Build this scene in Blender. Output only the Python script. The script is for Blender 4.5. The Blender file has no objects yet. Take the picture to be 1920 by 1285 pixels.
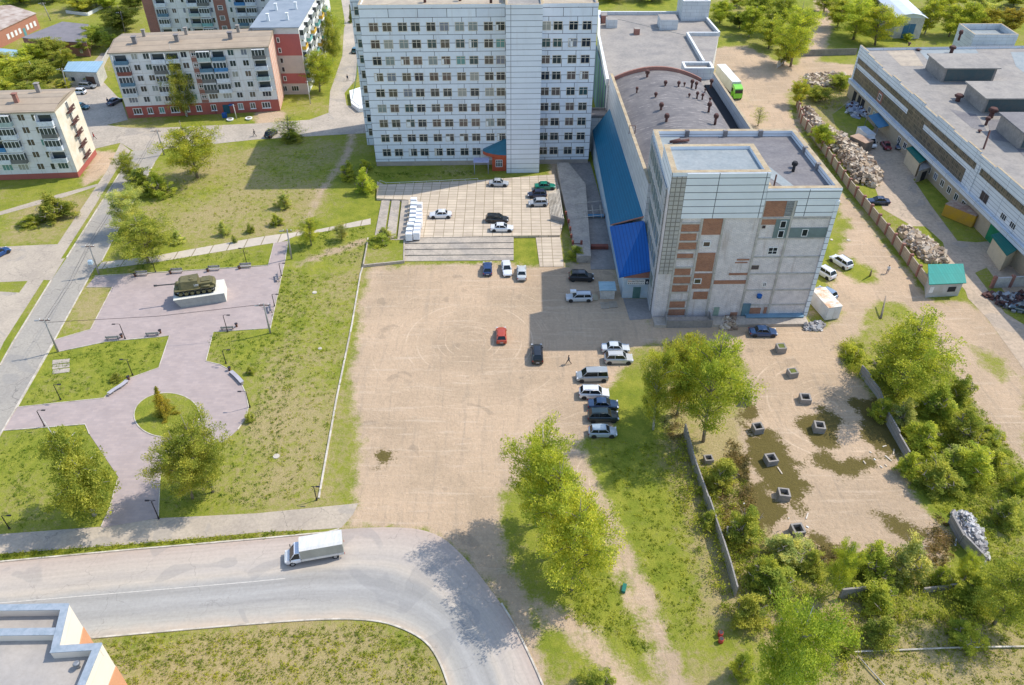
import bpy, math, random
import numpy as np
from mathutils import Vector, Matrix
R=math.radians
S=bpy.context.scene
COL=S.collection
# ---------------------------------------------------------------- camera, sky, sun
CH=80.0; CF=1480.0; CT=R(38.8)
cam=bpy.data.cameras.new("camera"); camo=bpy.data.objects.new("camera",cam); COL.objects.link(camo)
camo.location=(0,0,CH); camo.rotation_euler=(R(90)-CT,0,0)
cam.sensor_width=36; cam.lens=36*CF/1920; cam.clip_end=6000; cam.clip_start=1
S.camera=camo
SUN_AZ=(0.925,0.38); SUN_EL=R(50)
w=bpy.data.worlds.new("World"); S.world=w; w.use_nodes=True
nt=w.node_tree; nt.nodes.clear()
sky=nt.nodes.new("ShaderNodeTexSky"); sky.sky_type='NISHITA'; sky.sun_disc=False
sky.sun_elevation=SUN_EL; sky.sun_rotation=math.atan2(SUN_AZ[0],SUN_AZ[1]); sky.air_density=1.0; sky.dust_density=0.7
bg=nt.nodes.new("ShaderNodeBackground"); bg.inputs[1].default_value=0.15
wo=nt.nodes.new("ShaderNodeOutputWorld"); nt.links.new(sky.outputs[0],bg.inputs[0]); nt.links.new(bg.outputs[0],wo.inputs[0])
sl=bpy.data.lights.new("sun","SUN"); sl.energy=2.35; sl.angle=R(0.55); sl.color=(1,0.94,0.84)
so=bpy.data.objects.new("sun",sl); COL.objects.link(so)
sd=Vector((SUN_AZ[0]*math.cos(SUN_EL),SUN_AZ[1]*math.cos(SUN_EL),math.sin(SUN_EL)))
so.rotation_euler=(-sd).to_track_quat('-Z','Y').to_euler(); so.location=(60,60,150)
S.view_settings.view_transform='Standard'; S.view_settings.look='None'
S.view_settings.exposure=0.88; S.view_settings.gamma=1
# ---------------------------------------------------------------- surveying helpers (photo pixel -> ground point)
def ray(px,py):
    x=(px-960)/CF; y=(py-642.5)/CF
    return (x, math.cos(CT)-y*math.sin(CT), -math.sin(CT)-y*math.cos(CT))
def G(px,py,z=0.0):
    r=ray(px,py); t=(z-CH)/r[2]; return Vector((r[0]*t,r[1]*t,z))
def PX(p):
    dz=p[2]-CH; d=p[1]*math.cos(CT)-dz*math.sin(CT); v=-p[1]*math.sin(CT)-dz*math.cos(CT)
    return (960+CF*p[0]/d, 642.5+CF*v/d, CF/d)
def hgt(b,ty):
    lo,hi=0.05,60.0
    for _ in range(40):
        m=(lo+hi)/2
        if PX((b.x,b.y,b.z+m))[1]>ty: lo=m
        else: hi=m
    return lo
def gl(pts,z=0.0): return [G(x,y,z) for x,y in pts]
# ---------------------------------------------------------------- object helpers
def thing(name,label,cat,loc=(0,0,0),rz=0,group=None):
    o=bpy.data.objects.new(name,None); COL.objects.link(o); o.empty_display_size=.5
    o.location=loc; o.rotation_euler=(0,0,rz); o['label']=label; o['category']=cat
    if group: o['group']=group
    return o
def tag(o,label,cat,group=None,kind=None):
    o['label']=label; o['category']=cat
    if group: o['group']=group
    if kind: o['kind']=kind
    return o
def struct(o,label=None):
    o['kind']='structure'
    o['label']=label or o.name; o['category']=o.name.split('.')[0].replace('_',' ')
    return o
def inst(name,me,par=None,loc=(0,0,0),rz=0,sc=None,color=None):
    o=bpy.data.objects.new(name,me); COL.objects.link(o); o.parent=par; o.location=loc; o.rotation_euler=(0,0,rz)
    if sc: o.scale=sc if hasattr(sc,'__len__') else (sc,sc,sc)
    if color: o.color=(*color,1)
    return o
def dup(root,loc,rz=0,label=None,sc=None):
    r=root.copy(); COL.objects.link(r); r.location=loc; r.rotation_euler=(0,0,rz)
    if label: r['label']=label
    if sc: r.scale=(sc,sc,sc)
    for ch in root.children:
        c=ch.copy(); COL.objects.link(c); c.parent=r
        for g in ch.children:
            d=g.copy(); COL.objects.link(d); d.parent=c
    return r
class MB:
    """collects faces with material slots and metric UVs"""
    def __init__(s): s.v=[]; s.f=[]; s.m=[]; s.sm=[]
    def face(s,pts,m=0,smooth=False):
        b=len(s.v); s.v+= [tuple(p) for p in pts]; s.f.append(tuple(range(b,b+len(pts)))); s.m.append(m); s.sm.append(smooth)
    def box(s,x0,x1,y0,y1,z0,z1,m=0,top=None,open_bottom=False):
        t=m if top is None else top
        a=[(x0,y0),(x1,y0),(x1,y1),(x0,y1)]
        s.prism(a,z0,z1,m,t,open_bottom)
        return s
    def prism(s,poly,z0,z1,m=0,top=None,open_bottom=False):
        t=m if top is None else top
        n=len(poly)
        ar=sum(poly[i][0]*poly[(i+1)%n][1]-poly[(i+1)%n][0]*poly[i][1] for i in range(n))
        if ar<0: poly=poly[::-1]
        for i in range(n):
            p=poly[i]; q=poly[(i+1)%n]
            s.face([(p[0],p[1],z0),(q[0],q[1],z0),(q[0],q[1],z1),(p[0],p[1],z1)],m)
        s.face([(p[0],p[1],z1) for p in poly],t)
        if not open_bottom: s.face([(p[0],p[1],z0) for p in poly[::-1]],m)
    def obox(s,c,ax,hx,hy,hz,m=0):
        """box centred at c, long axis direction ax (3D)"""
        ax=Vector(ax).normalized(); up=Vector((0,0,1)) if abs(ax.z)<.95 else Vector((1,0,0))
        ay=up.cross(ax).normalized(); az=ax.cross(ay)
        c=Vector(c); P=lambda i,j,k:c+ax*hx*i+ay*hy*j+az*hz*k
        for q in (((-1,-1,-1),(-1,1,-1),(1,1,-1),(1,-1,-1)),((-1,-1,1),(1,-1,1),(1,1,1),(-1,1,1)),((-1,-1,-1),(1,-1,-1),(1,-1,1),(-1,-1,1)),((1,-1,-1),(1,1,-1),(1,1,1),(1,-1,1)),((1,1,-1),(-1,1,-1),(-1,1,1),(1,1,1)),((-1,1,-1),(-1,-1,-1),(-1,-1,1),(-1,1,1))):
            s.face([P(*k) for k in q],m)
    def tube(s,path,rad,n=6,m=0,cap=True):
        path=[Vector(p) for p in path]; rs=rad if hasattr(rad,'__len__') else [rad]*len(path)
        rings=[]; b0=len(s.v)
        for i,p in enumerate(path):
            d=(path[min(i+1,len(path)-1)]-path[max(i-1,0)]).normalized()
            up=Vector((0,0,1)) if abs(d.z)<.9 else Vector((1,0,0))
            x=up.cross(d).normalized(); y=d.cross(x)
            for k in range(n):
                a=2*math.pi*k/n; s.v.append(tuple(p+(x*math.cos(a)+y*math.sin(a))*rs[i]))
        for i in range(len(path)-1):
            for k in range(n):
                a=b0+i*n+k; b=b0+i*n+(k+1)%n
                s.f.append((a,b,b+n,a+n)); s.m.append(m); s.sm.append(True)
        if cap:
            s.f.append(tuple(b0+k for k in range(n))[::-1]); s.m.append(m); s.sm.append(False)
            s.f.append(tuple(b0+(len(path)-1)*n+k for k in range(n))); s.m.append(m); s.sm.append(False)
    def cyl(s,x,y,z0,z1,r,n=12,m=0,r2=None): s.tube([(x,y,z0),(x,y,z1)],[r,r if r2 is None else r2],n,m)
    def mesh(s,name,mats):
        me=bpy.data.meshes.new(name); me.from_pydata(s.v,[],s.f)
        for mt in (mats if isinstance(mats,(list,tuple)) else [mats]): me.materials.append(mt)
        me.polygons.foreach_set('material_index',s.m); me.polygons.foreach_set('use_smooth',s.sm)
        uv=me.uv_layers.new(name='UVMap'); buf=np.zeros(len(me.loops)*2,dtype=np.float32)
        for p in me.polygons:
            n=p.normal
            if abs(n.z)>.8: f=lambda c:(c.x,c.y)
            else:
                t=Vector((-n.y,n.x,0)).normalized(); f=lambda c:(c.x*t.x+c.y*t.y,c.z)
            for li in p.loop_indices:
                a=f(me.vertices[me.loops[li].vertex_index].co); buf[2*li]=a[0]; buf[2*li+1]=a[1]
        uv.data.foreach_set('uv',buf); me.update()
        return me
    def obj(s,name,mats,par=None,loc=(0,0,0),rz=0,color=None):
        return inst(name,s.mesh(name,mats),par,loc,rz,None,color)
# ---------------------------------------------------------------- materials
MATS={}
def nmat(name):
    m=bpy.data.materials.new(name); m.use_nodes=True; t=m.node_tree; t.nodes.clear()
    o=t.nodes.new('ShaderNodeOutputMaterial'); b=t.nodes.new('ShaderNodeBsdfPrincipled'); t.links.new(b.outputs[0],o.inputs[0])
    MATS[name]=m
    return m,t,b,o
class NT:
    """tiny node writer"""
    def __init__(s,t): s.t=t
    def n(s,ty,**k):
        x=s.t.nodes.new(ty)
        for a,b in k.items(): setattr(x,a,b)
        return x
    def l(s,a,b): s.t.links.new(a,b)
    def val(s,x,sock):
        if isinstance(x,(int,float)): sock.default_value=x
        elif isinstance(x,tuple): sock.default_value=x if len(x)==len(sock.default_value) else (*x,1)
        else: s.l(x,sock)
    def math(s,op,a,b=0.0,c=None,clamp=False):
        x=s.n('ShaderNodeMath',operation=op,use_clamp=clamp); s.val(a,x.inputs[0]); s.val(b,x.inputs[1])
        if c is not None: s.val(c,x.inputs[2])
        return x.outputs[0]
    def mix(s,f,a,b,bt='MIX'):
        x=s.n('ShaderNodeMix',data_type='RGBA',blend_type=bt); s.val(f,x.inputs[0]); s.val(a,x.inputs[6]); s.val(b,x.inputs[7]); return x.outputs[2]
    def ramp(s,x,lo,hi):
        r=s.n('ShaderNodeMapRange',interpolation_type='SMOOTHSTEP'); s.val(x,r.inputs[0]); r.inputs[1].default_value=lo; r.inputs[2].default_value=hi
        return r.outputs[0]
    def noise(s,vec,scale,detail=4,rough=.6,dist=0.0):
        x=s.n('ShaderNodeTexNoise'); s.l(vec,x.inputs['Vector']); x.inputs['Scale'].default_value=scale; x.inputs['Detail'].default_value=detail; x.inputs['Roughness'].default_value=rough; x.inputs['Distortion'].default_value=dist
        return x.outputs[0]
    def obj(s): return s.n('ShaderNodeTexCoord').outputs['Object']
    def uv(s): return s.n('ShaderNodeTexCoord').outputs['UV']
    def geo(s): return s.n('ShaderNodeNewGeometry').outputs['Position']
    def attr(s,name): return s.n('ShaderNodeAttribute',attribute_name=name).outputs['Fac']
    def scalev(s,v,sc,loc=(0,0,0),rot=(0,0,0)):
        x=s.n('ShaderNodeMapping'); s.l(v,x.inputs[0]); x.inputs['Scale'].default_value=sc; x.inputs['Location'].default_value=loc; x.inputs['Rotation'].default_value=rot; return x.outputs[0]
    def bump(s,b,h,dist,strg=1.0):
        x=s.n('ShaderNodeBump'); x.inputs['Distance'].default_value=dist; x.inputs['Strength'].default_value=strg; s.l(h,x.inputs['Height']); s.l(x.outputs[0],b.inputs['Normal'])
def tint(c,k): return tuple(min(1,x*k) for x in c)
def mat(name,c,c2=None,sc=.6,rough=.85,metal=0.0,fine=6.0,fs=.25,bump=.0,ocol=False,stretch=None,spec=.35,coat=0,crack=0):
    """weathered surface: two colours mixed by noise, fine grain, optional object colour"""
    if name in MATS: return MATS[name]
    m,t,b,o=nmat(name); N=NT(t)
    P=N.geo() if stretch is None else N.scalev(N.geo(),stretch)
    base=c
    if ocol:
        oi=N.n('ShaderNodeObjectInfo'); base=oi.outputs['Color']
    c2=c2 or tint(c,.75)
    if ocol: c2=N.mix(1.0,base,(.72,.72,.74),'MULTIPLY')
    f=N.ramp(N.noise(P,sc,6,.65),.35,.72)
    a=N.mix(f,base,c2)
    g=N.noise(N.geo(),fine,3,.7)
    a=N.mix(fs,a,N.mix(g,tint3(0.25),tint3(1.75)),'MULTIPLY') if fs else a
    if crack: a=cracks(N,N.geo(),a,crack)
    N.l(a,b.inputs['Base Color']); b.inputs['Roughness'].default_value=rough; b.inputs['Metallic'].default_value=metal
    b.inputs['Specular IOR Level'].default_value=spec; b.inputs['Coat Weight'].default_value=coat; b.inputs['Coat Roughness'].default_value=.08
    if bump: N.bump(b,g,bump)
    return m
def tint3(x): return (x,x,x)
def cracks(N,P,col,scale=.16,wid=.010,amt=.55):
    ds=N.n('ShaderNodeVectorMath',operation='ADD'); N.l(P,ds.inputs[0]); nn=N.n('ShaderNodeTexNoise'); nn.inputs['Scale'].default_value=.5; nn.inputs['Detail'].default_value=4; N.l(P,nn.inputs['Vector']); sc=N.n('ShaderNodeVectorMath',operation='SCALE'); sc.inputs['Scale'].default_value=2.6; N.l(nn.outputs['Color'],sc.inputs[0]); N.l(sc.outputs[0],ds.inputs[1])
    v=N.n('ShaderNodeTexVoronoi',feature='DISTANCE_TO_EDGE'); v.inputs['Scale'].default_value=scale; N.l(ds.outputs[0],v.inputs['Vector'])
    f=N.math('MULTIPLY',N.ramp(v.outputs['Distance'],wid,wid*.3),N.ramp(N.noise(P,.09,3,.6),.40,.55))
    pt=N.ramp(N.noise(P,.11,2,.3,1.5),.60,.62)
    col=N.mix(N.math('MULTIPLY',pt,.28),col,(.22,.215,.21))
    return N.mix(N.math('MULTIPLY',f,amt),col,(.12,.11,.10))
def bricks(name,c1,c2,mortar,bw,rh,ms,off=.5,rough=.85,noise=.35,nsc=.5,streak=0.0,stc=(.35,.27,.2),sq=1.0,ocol=False,bias=0.0):
    if name in MATS: return MATS[name]
    m,t,b,o=nmat(name); N=NT(t)
    x=N.n('ShaderNodeTexBrick'); N.l(N.uv(),x.inputs['Vector']); x.offset=off; x.squash=sq
    if ocol:
        oi=N.n('ShaderNodeObjectInfo'); N.l(oi.outputs['Color'],x.inputs['Color1']); N.l(N.mix(1.0,oi.outputs['Color'],c2,'MULTIPLY'),x.inputs['Color2'])
    else:
        N.val(c1,x.inputs['Color1']); N.val(c2,x.inputs['Color2'])
    N.val(mortar,x.inputs['Mortar'])
    x.inputs['Scale'].default_value=1; x.inputs['Mortar Size'].default_value=ms; x.inputs['Mortar Smooth'].default_value=.1; x.inputs['Bias'].default_value=bias
    x.inputs['Brick Width'].default_value=bw; x.inputs['Row Height'].default_value=rh
    nz=N.noise(N.geo(),nsc,6,.7)
    a=N.mix(noise,x.outputs['Color'],N.mix(nz,tint3(.45),tint3(1.5)),'MULTIPLY')
    if streak:
        st=N.noise(N.scalev(N.geo(),(1.2,1.2,.12)),1.0,5,.7)
        a=N.mix(N.math('MULTIPLY',N.ramp(st,.52,.75),streak),a,stc)
    N.l(a,b.inputs['Base Color']); b.inputs['Roughness'].default_value=rough; b.inputs['Specular IOR Level'].default_value=.3
    return m
# ---------------------------------------------------------------- ground sheet with real cover boundaries
def sdist(XY,polys,reach=8.0):
    out=np.full(len(XY),-99.0)
    for poly in polys:
        P=np.array([(p.x,p.y) for p in gl(poly)]); lo=P.min(0)-reach; hi=P.max(0)+reach
        idx=np.where((XY[:,0]>lo[0])&(XY[:,0]<hi[0])&(XY[:,1]>lo[1])&(XY[:,1]<hi[1]))[0]
        if not len(idx): continue
        Q=XY[idx]; d=np.full(len(Q),1e9); ins=np.zeros(len(Q),bool)
        for i in range(len(P)):
            a=P[i]; b=P[(i+1)%len(P)]; e=b-a; L=max(float(e@e),1e-9)
            t=np.clip(((Q-a)@e)/L,0,1); dd=np.hypot(Q[:,0]-a[0]-t*e[0],Q[:,1]-a[1]-t*e[1]); d=np.minimum(d,dd)
            c=((a[1]>Q[:,1])!=(b[1]>Q[:,1])); 
            with np.errstate(divide='ignore',invalid='ignore'):
                xi=(b[0]-a[0])*(Q[:,1]-a[1])/(b[1]-a[1])+a[0]
            ins^=c&(Q[:,0]<xi)
        out[idx]=np.maximum(out[idx],np.where(ins,d,-d))
    return out
DIRT=[[(690,503),(1150,495),(1180,560),(1215,598),(1240,640),(1185,655),(1165,700),(1130,740),(1150,800),(1110,822),(1072,835),(1030,850),(985,880),(950,920),(935,970),(940,1020),(958,1060),(985,1110),(1003,1165),(1016,1240),(1030,1300),(1005,1300),(990,1245),(945,1140),(905,1092),(870,1050),(830,1012),(790,996),(730,990),(636,993),(668,945),(660,900),(682,840),(662,770),(655,700),(674,620),(672,565),(690,530)],
 [(1050,835),(1090,838),(1131,930),(1178,1020),(1221,1110),(1268,1225),(1296,1300),(1246,1300),(1230,1225),(1187,1110),(1145,1020),(1097,935),(1058,870)],
 [(1100,960),(1112,960),(1150,1030),(1183,1110),(1223,1190),(1251,1262),(1228,1262),(1203,1190),(1163,1110),(1132,1030)],
 [(990,1118),(1030,1134),(1078,1152),(1120,1190),(1167,1250),(1208,1300),(1138,1300),(1124,1258),(1095,1220),(1056,1188),(1005,1168)],
 [(1205,590),(1510,598),(1548,560),(1570,500),(1585,440),(1570,380),(1530,300),(1500,260),(1490,215),(1500,212),(1590,352),(1660,440),(1745,545),(1800,555),(1850,590),(1925,680),(1925,880),(1870,820),(1800,730),(1745,640),(1700,600),(1640,610),(1600,640),(1572,662),(1600,700),(1640,740),(1690,850),(1720,940),(1790,1010),(1760,1060),(1640,1040),(1560,1050),(1460,1020),(1400,950),(1390,870),(1385,780),(1400,700),(1380,650),(1230,645)],
 [(1330,90),(1400,86),(1450,112),(1495,122),(1518,80),(1530,20),(1525,0),(1560,0),(1560,60),(1545,97),(1530,116),(1605,121),(1603,140),(1560,150),(1500,157),(1475,178),(1485,215),(1510,260),(1400,240),(1340,150)],
 [(552,436),(572,402),(592,368),(612,335),(636,305),(650,275),(655,250),(665,250),(664,275),(648,308),(622,338),(603,370),(584,404),(566,440)],
 [(555,492),(640,462),(692,445),(693,452),(645,469),(560,499)],
 [(150,340),(180,282),(232,285),(226,300),(196,330),(160,350)],
 [(600,470),(690,500),(680,520),(560,515)][:0] or [(1030,305),(1058,305),(1062,340),(1032,345)],
 [(400,160),(480,215),(525,210),(530,205),(560,235),(480,240),(300,245)][:0] or [(480,212),(530,206),(540,222),(520,236),(480,232)],
 [(960,492),(1150,490),(1150,500),(690,506),(700,500)],
 [(0,0),(0,0),(0,1)]]
NEG=[[(1500,252),(1590,372),(1680,485),(1752,568),(1820,566),(1820,545),(1745,535),(1660,430),(1590,345),(1505,235)],
 [(1545,478),(1600,486),(1642,508),(1645,530),(1612,532),(1570,505)],[(1618,590),(1648,566),(1700,572),(1712,598),(1670,612),(1615,612)],
 [(1500,604),(1560,566),(1578,588),(1545,614),(1508,616)],[(1822,648),(1872,668),(1895,700),(1880,716),(1845,690)],[(1556,402),(1592,410),(1595,430),(1560,428)],
 [(1570,655),(1660,590),(1740,640),(1700,700),(1600,690)],[(965,443),(1003,441),(1012,497),(963,500)]]
MOSS=[[(1408,828),(1440,805),(1470,840),(1490,880),(1508,905),(1500,965),(1470,940),(1430,900),(1410,870)],[(1495,795),(1545,765),(1572,790),(1568,830),(1535,850),(1520,820)],[(1518,862),(1545,848),(1578,872),(1550,878)],[(1625,770),(1680,800),(1695,845),(1660,858),(1620,815)],[(1518,1003),(1550,1012),(1600,1048),(1575,1060),(1540,1030)],[(1368,848),(1400,862),(1398,905),(1380,890)],[(1400,960),(1440,930),(1480,955),(1440,990)],[(1640,960),(1700,975),(1745,1010),(1700,1005)],[(708,852),(732,850),(735,868),(715,874)],[(1400,905),(1440,930),(1425,1000),(1395,960)],[(1590,755),(1640,745),(1670,790),(1640,800)],[(1560,870),(1640,860),(1600,900)],[(1385,770),(1415,768),(1400,800)]]
DRY=[([(160,1195),(420,1165),(720,1165),(800,1205),(835,1285),(835,1330),(100,1330)],.95),([(230,420),(300,330),(420,275),(640,262),(640,320),(560,440),(200,480)],.42),
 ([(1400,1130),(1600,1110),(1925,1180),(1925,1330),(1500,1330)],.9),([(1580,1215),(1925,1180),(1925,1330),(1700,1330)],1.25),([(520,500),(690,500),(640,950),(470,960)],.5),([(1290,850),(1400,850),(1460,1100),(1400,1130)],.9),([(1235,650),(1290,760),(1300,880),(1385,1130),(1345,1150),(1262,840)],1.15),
 ([(0,400),(180,360),(110,460),(0,460)],.6),([(110,620),(165,540),(210,540),(168,618)],.85),([(1290,800),(1370,760),(1400,900),(1330,900)],1.1),([(1230,1270),(1380,1255),(1380,1330),(1000,1330),(1000,1262)],1.0),([(1570,660),(1650,600),(1925,880),(1925,1120),(1700,860)],.25),([(1600,1060),(1760,1040),(1800,1120),(1600,1120)],.9),([(1480,180),(1600,150),(1700,330),(1560,300)],.8)]
def axis(lo,hi,st):
    a=list(np.arange(lo,hi+.01,st)); return np.array([lo-1800,lo-900,lo-400,lo-150,lo-50,lo-15]+a+[hi+15,hi+50,hi+150,hi+400,hi+900,hi+1800])
gx=axis(-190,190,.8); gy=axis(30,310,.8)
XX,YY=np.meshgrid(gx,gy); XY=np.stack([XX.ravel(),YY.ravel()],1); nx,ny=len(gx),len(gy)
me=bpy.data.meshes.new('ground'); nv=nx*ny
co=np.zeros((nv,3),np.float32); co[:,:2]=XY
ii=np.arange(nv).reshape(ny,nx); q=np.stack([ii[:-1,:-1].ravel(),ii[:-1,1:].ravel(),ii[1:,1:].ravel(),ii[1:,:-1].ravel()],1)
me.vertices.add(nv); me.vertices.foreach_set('co',co.ravel()); me.loops.add(q.size); me.loops.foreach_set('vertex_index',q.ravel().astype(np.int32))
me.polygons.add(len(q)); me.polygons.foreach_set('loop_start',np.arange(0,q.size,4,dtype=np.int32)); me.update(calc_edges=True)
d=sdist(XY,DIRT); dn=sdist(XY,NEG); d=np.where(dn>-4,np.minimum(d,-dn),d)
def setattr_(name,v):
    a=me.attributes.new(name,'FLOAT','POINT'); a.data.foreach_set('value',v.astype(np.float32))
setattr_('dirt',np.clip(d+3,0,6)); setattr_('moss',np.clip(sdist(XY,MOSS)+3,0,6))
dv=np.zeros(len(XY))
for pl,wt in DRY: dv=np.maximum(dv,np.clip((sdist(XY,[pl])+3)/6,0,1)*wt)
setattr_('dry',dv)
m,t,b,o=nmat('ground'); N=NT(t); P=N.geo()
nb=N.noise(P,.35,7,.7); nl=N.noise(P,.045,4,.6); nf=N.noise(P,3.2,5,.75); nm=N.noise(P,1.1,5,.7,.6)
GR=N.mix(N.ramp(nb,.35,.68),(.175,.21,.022),(.29,.29,.040))
GR=N.mix(N.ramp(nl,.42,.62),GR,N.mix(nf,(.15,.195,.018),(.33,.31,.055)))
GR=N.mix(N.math('MULTIPLY',N.ramp(nm,.55,.72),.6),GR,(.075,.12,.012))
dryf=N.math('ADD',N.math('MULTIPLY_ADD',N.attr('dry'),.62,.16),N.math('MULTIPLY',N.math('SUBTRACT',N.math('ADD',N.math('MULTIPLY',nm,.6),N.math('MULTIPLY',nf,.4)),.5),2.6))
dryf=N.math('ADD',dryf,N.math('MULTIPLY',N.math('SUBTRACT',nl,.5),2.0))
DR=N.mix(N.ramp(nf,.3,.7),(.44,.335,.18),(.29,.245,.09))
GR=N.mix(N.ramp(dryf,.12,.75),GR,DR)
GR=N.mix(.75,GR,N.mix(N.noise(P,7,3,.8),tint3(.15),tint3(1.85)),'MULTIPLY')
# bare trodden earth: pale, streaked by tyres, darker damp spots
def rings(cx,cy,per):
    d=N.n('ShaderNodeVectorMath',operation='DISTANCE'); N.l(P,d.inputs[0]); c=G(cx,cy); d.inputs[1].default_value=(c.x,c.y,0)
    cmb=N.n('ShaderNodeCombineXYZ'); N.l(d.outputs['Value'],cmb.inputs[0]); x=N.n('ShaderNodeTexNoise'); x.inputs['Scale'].default_value=per; x.inputs['Detail'].default_value=3; N.l(N.n('ShaderNodeVectorMath',operation='ADD').outputs[0],x.inputs['Vector']) if False else N.l(cmb.outputs[0],x.inputs['Vector'])
    near=N.ramp(d.outputs['Value'],30,12); brk=N.ramp(N.noise(P,.16,3,.6),.42,.6)
    return N.math('MULTIPLY',N.math('MULTIPLY',N.ramp(x.outputs[0],.54,.66),near),brk)
tr=N.noise(N.scalev(P,(.08,1.0,1),rot=(0,0,.55)),1.2,5,.7,.4); tr2=N.noise(N.scalev(P,(1.1,.09,1),rot=(0,0,.15)),1.0,5,.7,.4)
rg=N.math('MAXIMUM',N.math('MAXIMUM',rings(880,640,2.2),rings(1180,900,1.6)),N.math('MAXIMUM',rings(1560,760,2.0),rings(1900,500,1.8)))
SO=N.mix(N.ramp(N.noise(P,.07,6,.65),.35,.68),(.53,.385,.255),(.42,.31,.205))
SO=N.mix(N.math('MULTIPLY',N.ramp(tr,.52,.7),.32),SO,(.58,.43,.29)); SO=N.mix(N.math('MULTIPLY',rg,.8),SO,(.64,.49,.34)); SO=N.mix(N.math('MULTIPLY',N.ramp(tr2,.5,.7),.45),SO,(.34,.265,.19))
SO=N.mix(N.math('MULTIPLY',N.ramp(nb,.56,.74),.5),SO,(.31,.245,.17)); tr3=N.noise(N.scalev(P,(.07,.9,1),rot=(0,0,2.2)),1.4,5,.7,.5); SO=N.mix(N.math('MULTIPLY',N.ramp(tr3,.54,.66),.45),SO,(.60,.47,.34))
SO=N.mix(N.math('MULTIPLY',N.ramp(N.noise(P,.22,2,.4,.8),.66,.70),.35),SO,(.24,.19,.135)); SO=N.mix(N.math('MULTIPLY',N.ramp(N.noise(P,5.5,2,.5),.70,.76),.6),SO,(.72,.66,.58))
SO=N.mix(.6,SO,N.mix(N.noise(P,1.9,6,.8),tint3(.45),tint3(1.55)),'MULTIPLY')
ed=N.math('ADD',N.attr('dirt'),N.math('ADD',N.math('MULTIPLY',N.math('SUBTRACT',nb,.5),5.5),N.math('MULTIPLY',N.math('SUBTRACT',nf,.5),3)))
CO=N.mix(N.ramp(ed,2.2,3.9),GR,SO)
mo=N.math('ADD',N.attr('moss'),N.math('ADD',N.math('MULTIPLY',N.math('SUBTRACT',nb,.5),6),N.math('MULTIPLY',N.math('SUBTRACT',nf,.5),4)))
CO=N.mix(N.math('MULTIPLY',N.ramp(mo,2.3,3.0),.95),CO,N.mix(nf,(.055,.045,.012),(.17,.135,.03)))
N.l(CO,b.inputs['Base Color']); b.inputs['Roughness'].default_value=.95; b.inputs['Specular IOR Level'].default_value=.15
N.bump(b,N.math('ADD',nf,nm),.12)
me.materials.append(m)
gnd=bpy.data.objects.new('ground',me); COL.objects.link(gnd); struct(gnd,'grass and bare earth ground reaching the horizon')
M_GRASS=m
# ---------------------------------------------------------------- sheets, strips, kerbs
def sheet(name,pts,z,m,label=None,lift=None):
    P=[Vector((p.x,p.y,0)) for p in gl(pts)]
    mb=MB()
    from mathutils.geometry import tessellate_polygon
    for tri in tessellate_polygon([P]):
        a=[P[i] for i in tri]
        if (a[1]-a[0]).cross(a[2]-a[0]).z<0: a=a[::-1]
        mb.face([(p.x,p.y,z) for p in a])
    if lift:
        n=len(P); ar=sum(P[i].x*P[(i+1)%n].y-P[(i+1)%n].x*P[i].y for i in range(n))
        Q=P if ar>0 else P[::-1]
        for i in range(n):
            a,c=Q[i],Q[(i+1)%n]; mb.face([(a.x,a.y,0),(c.x,c.y,0),(c.x,c.y,z),(a.x,a.y,z)])
    return struct(mb.obj(name,m),label)
def resample(P,n):
    L=[0]
    for i in range(1,len(P)): L.append(L[-1]+(P[i]-P[i-1]).length)
    out=[];j=0
    for k in range(n):
        s=L[-1]*k/(n-1)
        while j<len(P)-2 and L[j+1]<s: j+=1
        f=(s-L[j])/max(L[j+1]-L[j],1e-6); out.append(P[j].lerp(P[j+1],min(1,max(0,f))))
    return out
def smooth(P,it=3):
    for _ in range(it):
        Q=[P[0]]
        for i in range(len(P)-1): Q+= [P[i].lerp(P[i+1],.25),P[i].lerp(P[i+1],.75)]
        P=Q+[P[-1]]
    return P
def kerb(name,pts,m,wd=.22,h=.13,sm=False,label=None,closed=False,world=False,z=0):
    P=pts if world else gl(pts)
    if sm: P=smooth(P)
    if closed: P=P+[P[0]]
    mb=MB(); n=len(P); L=[];Rr=[]
    for i in range(n):
        d=(P[min(i+1,n-1)]-P[max(i-1,0)]); d.z=0; d.normalize(); q=Vector((-d.y,d.x,0))*wd/2
        L.append(P[i]+q); Rr.append(P[i]-q)
    for i in range(n-1):
        a,b_,c,d_=Rr[i],Rr[i+1],L[i+1],L[i]; T=lambda p,zz:(p.x,p.y,zz)
        mb.face([T(a,z+h),T(b_,z+h),T(c,z+h),T(d_,z+h)]); mb.face([T(a,z),T(b_,z),T(b_,z+h),T(a,z+h)]); mb.face([T(c,z),T(d_,z),T(d_,z+h),T(c,z+h)])
    o=mb.obj(name,m); return struct(o,label)
M_KERB=mat('kerb_stone',(.60,.54,.45),(.36,.31,.24),sc=.5,fine=1.5,fs=.6)
M_ASPH=mat('asphalt',(.38,.34,.28),(.31,.28,.24),sc=.12,fine=2.5,fs=.45,stretch=(1,.6,1),crack=.14)
M_ASPH2=mat('asphalt_pale',(.47,.40,.32),(.36,.31,.25),sc=.16,fine=1.8,fs=.55,crack=.2)
M_WALK=mat('pavement',(.46,.385,.295),(.37,.31,.245),sc=.2,fine=2.5,fs=.45,crack=.25)
M_PAVER=bricks('pink_paver',(.42,.335,.30),(.37,.30,.275),(.36,.30,.29),.9,.45,.02,noise=.45,nsc=.35)
M_SLAB=bricks('concrete_slab',(.60,.50,.38),(.50,.41,.31),(.28,.22,.14),1.9,1.1,.06,off=0,noise=.5,nsc=.5)
M_CONC=mat('concrete',(.47,.40,.32),(.34,.295,.245),sc=.4,fine=2.5,fs=.55,crack=.3)
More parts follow.
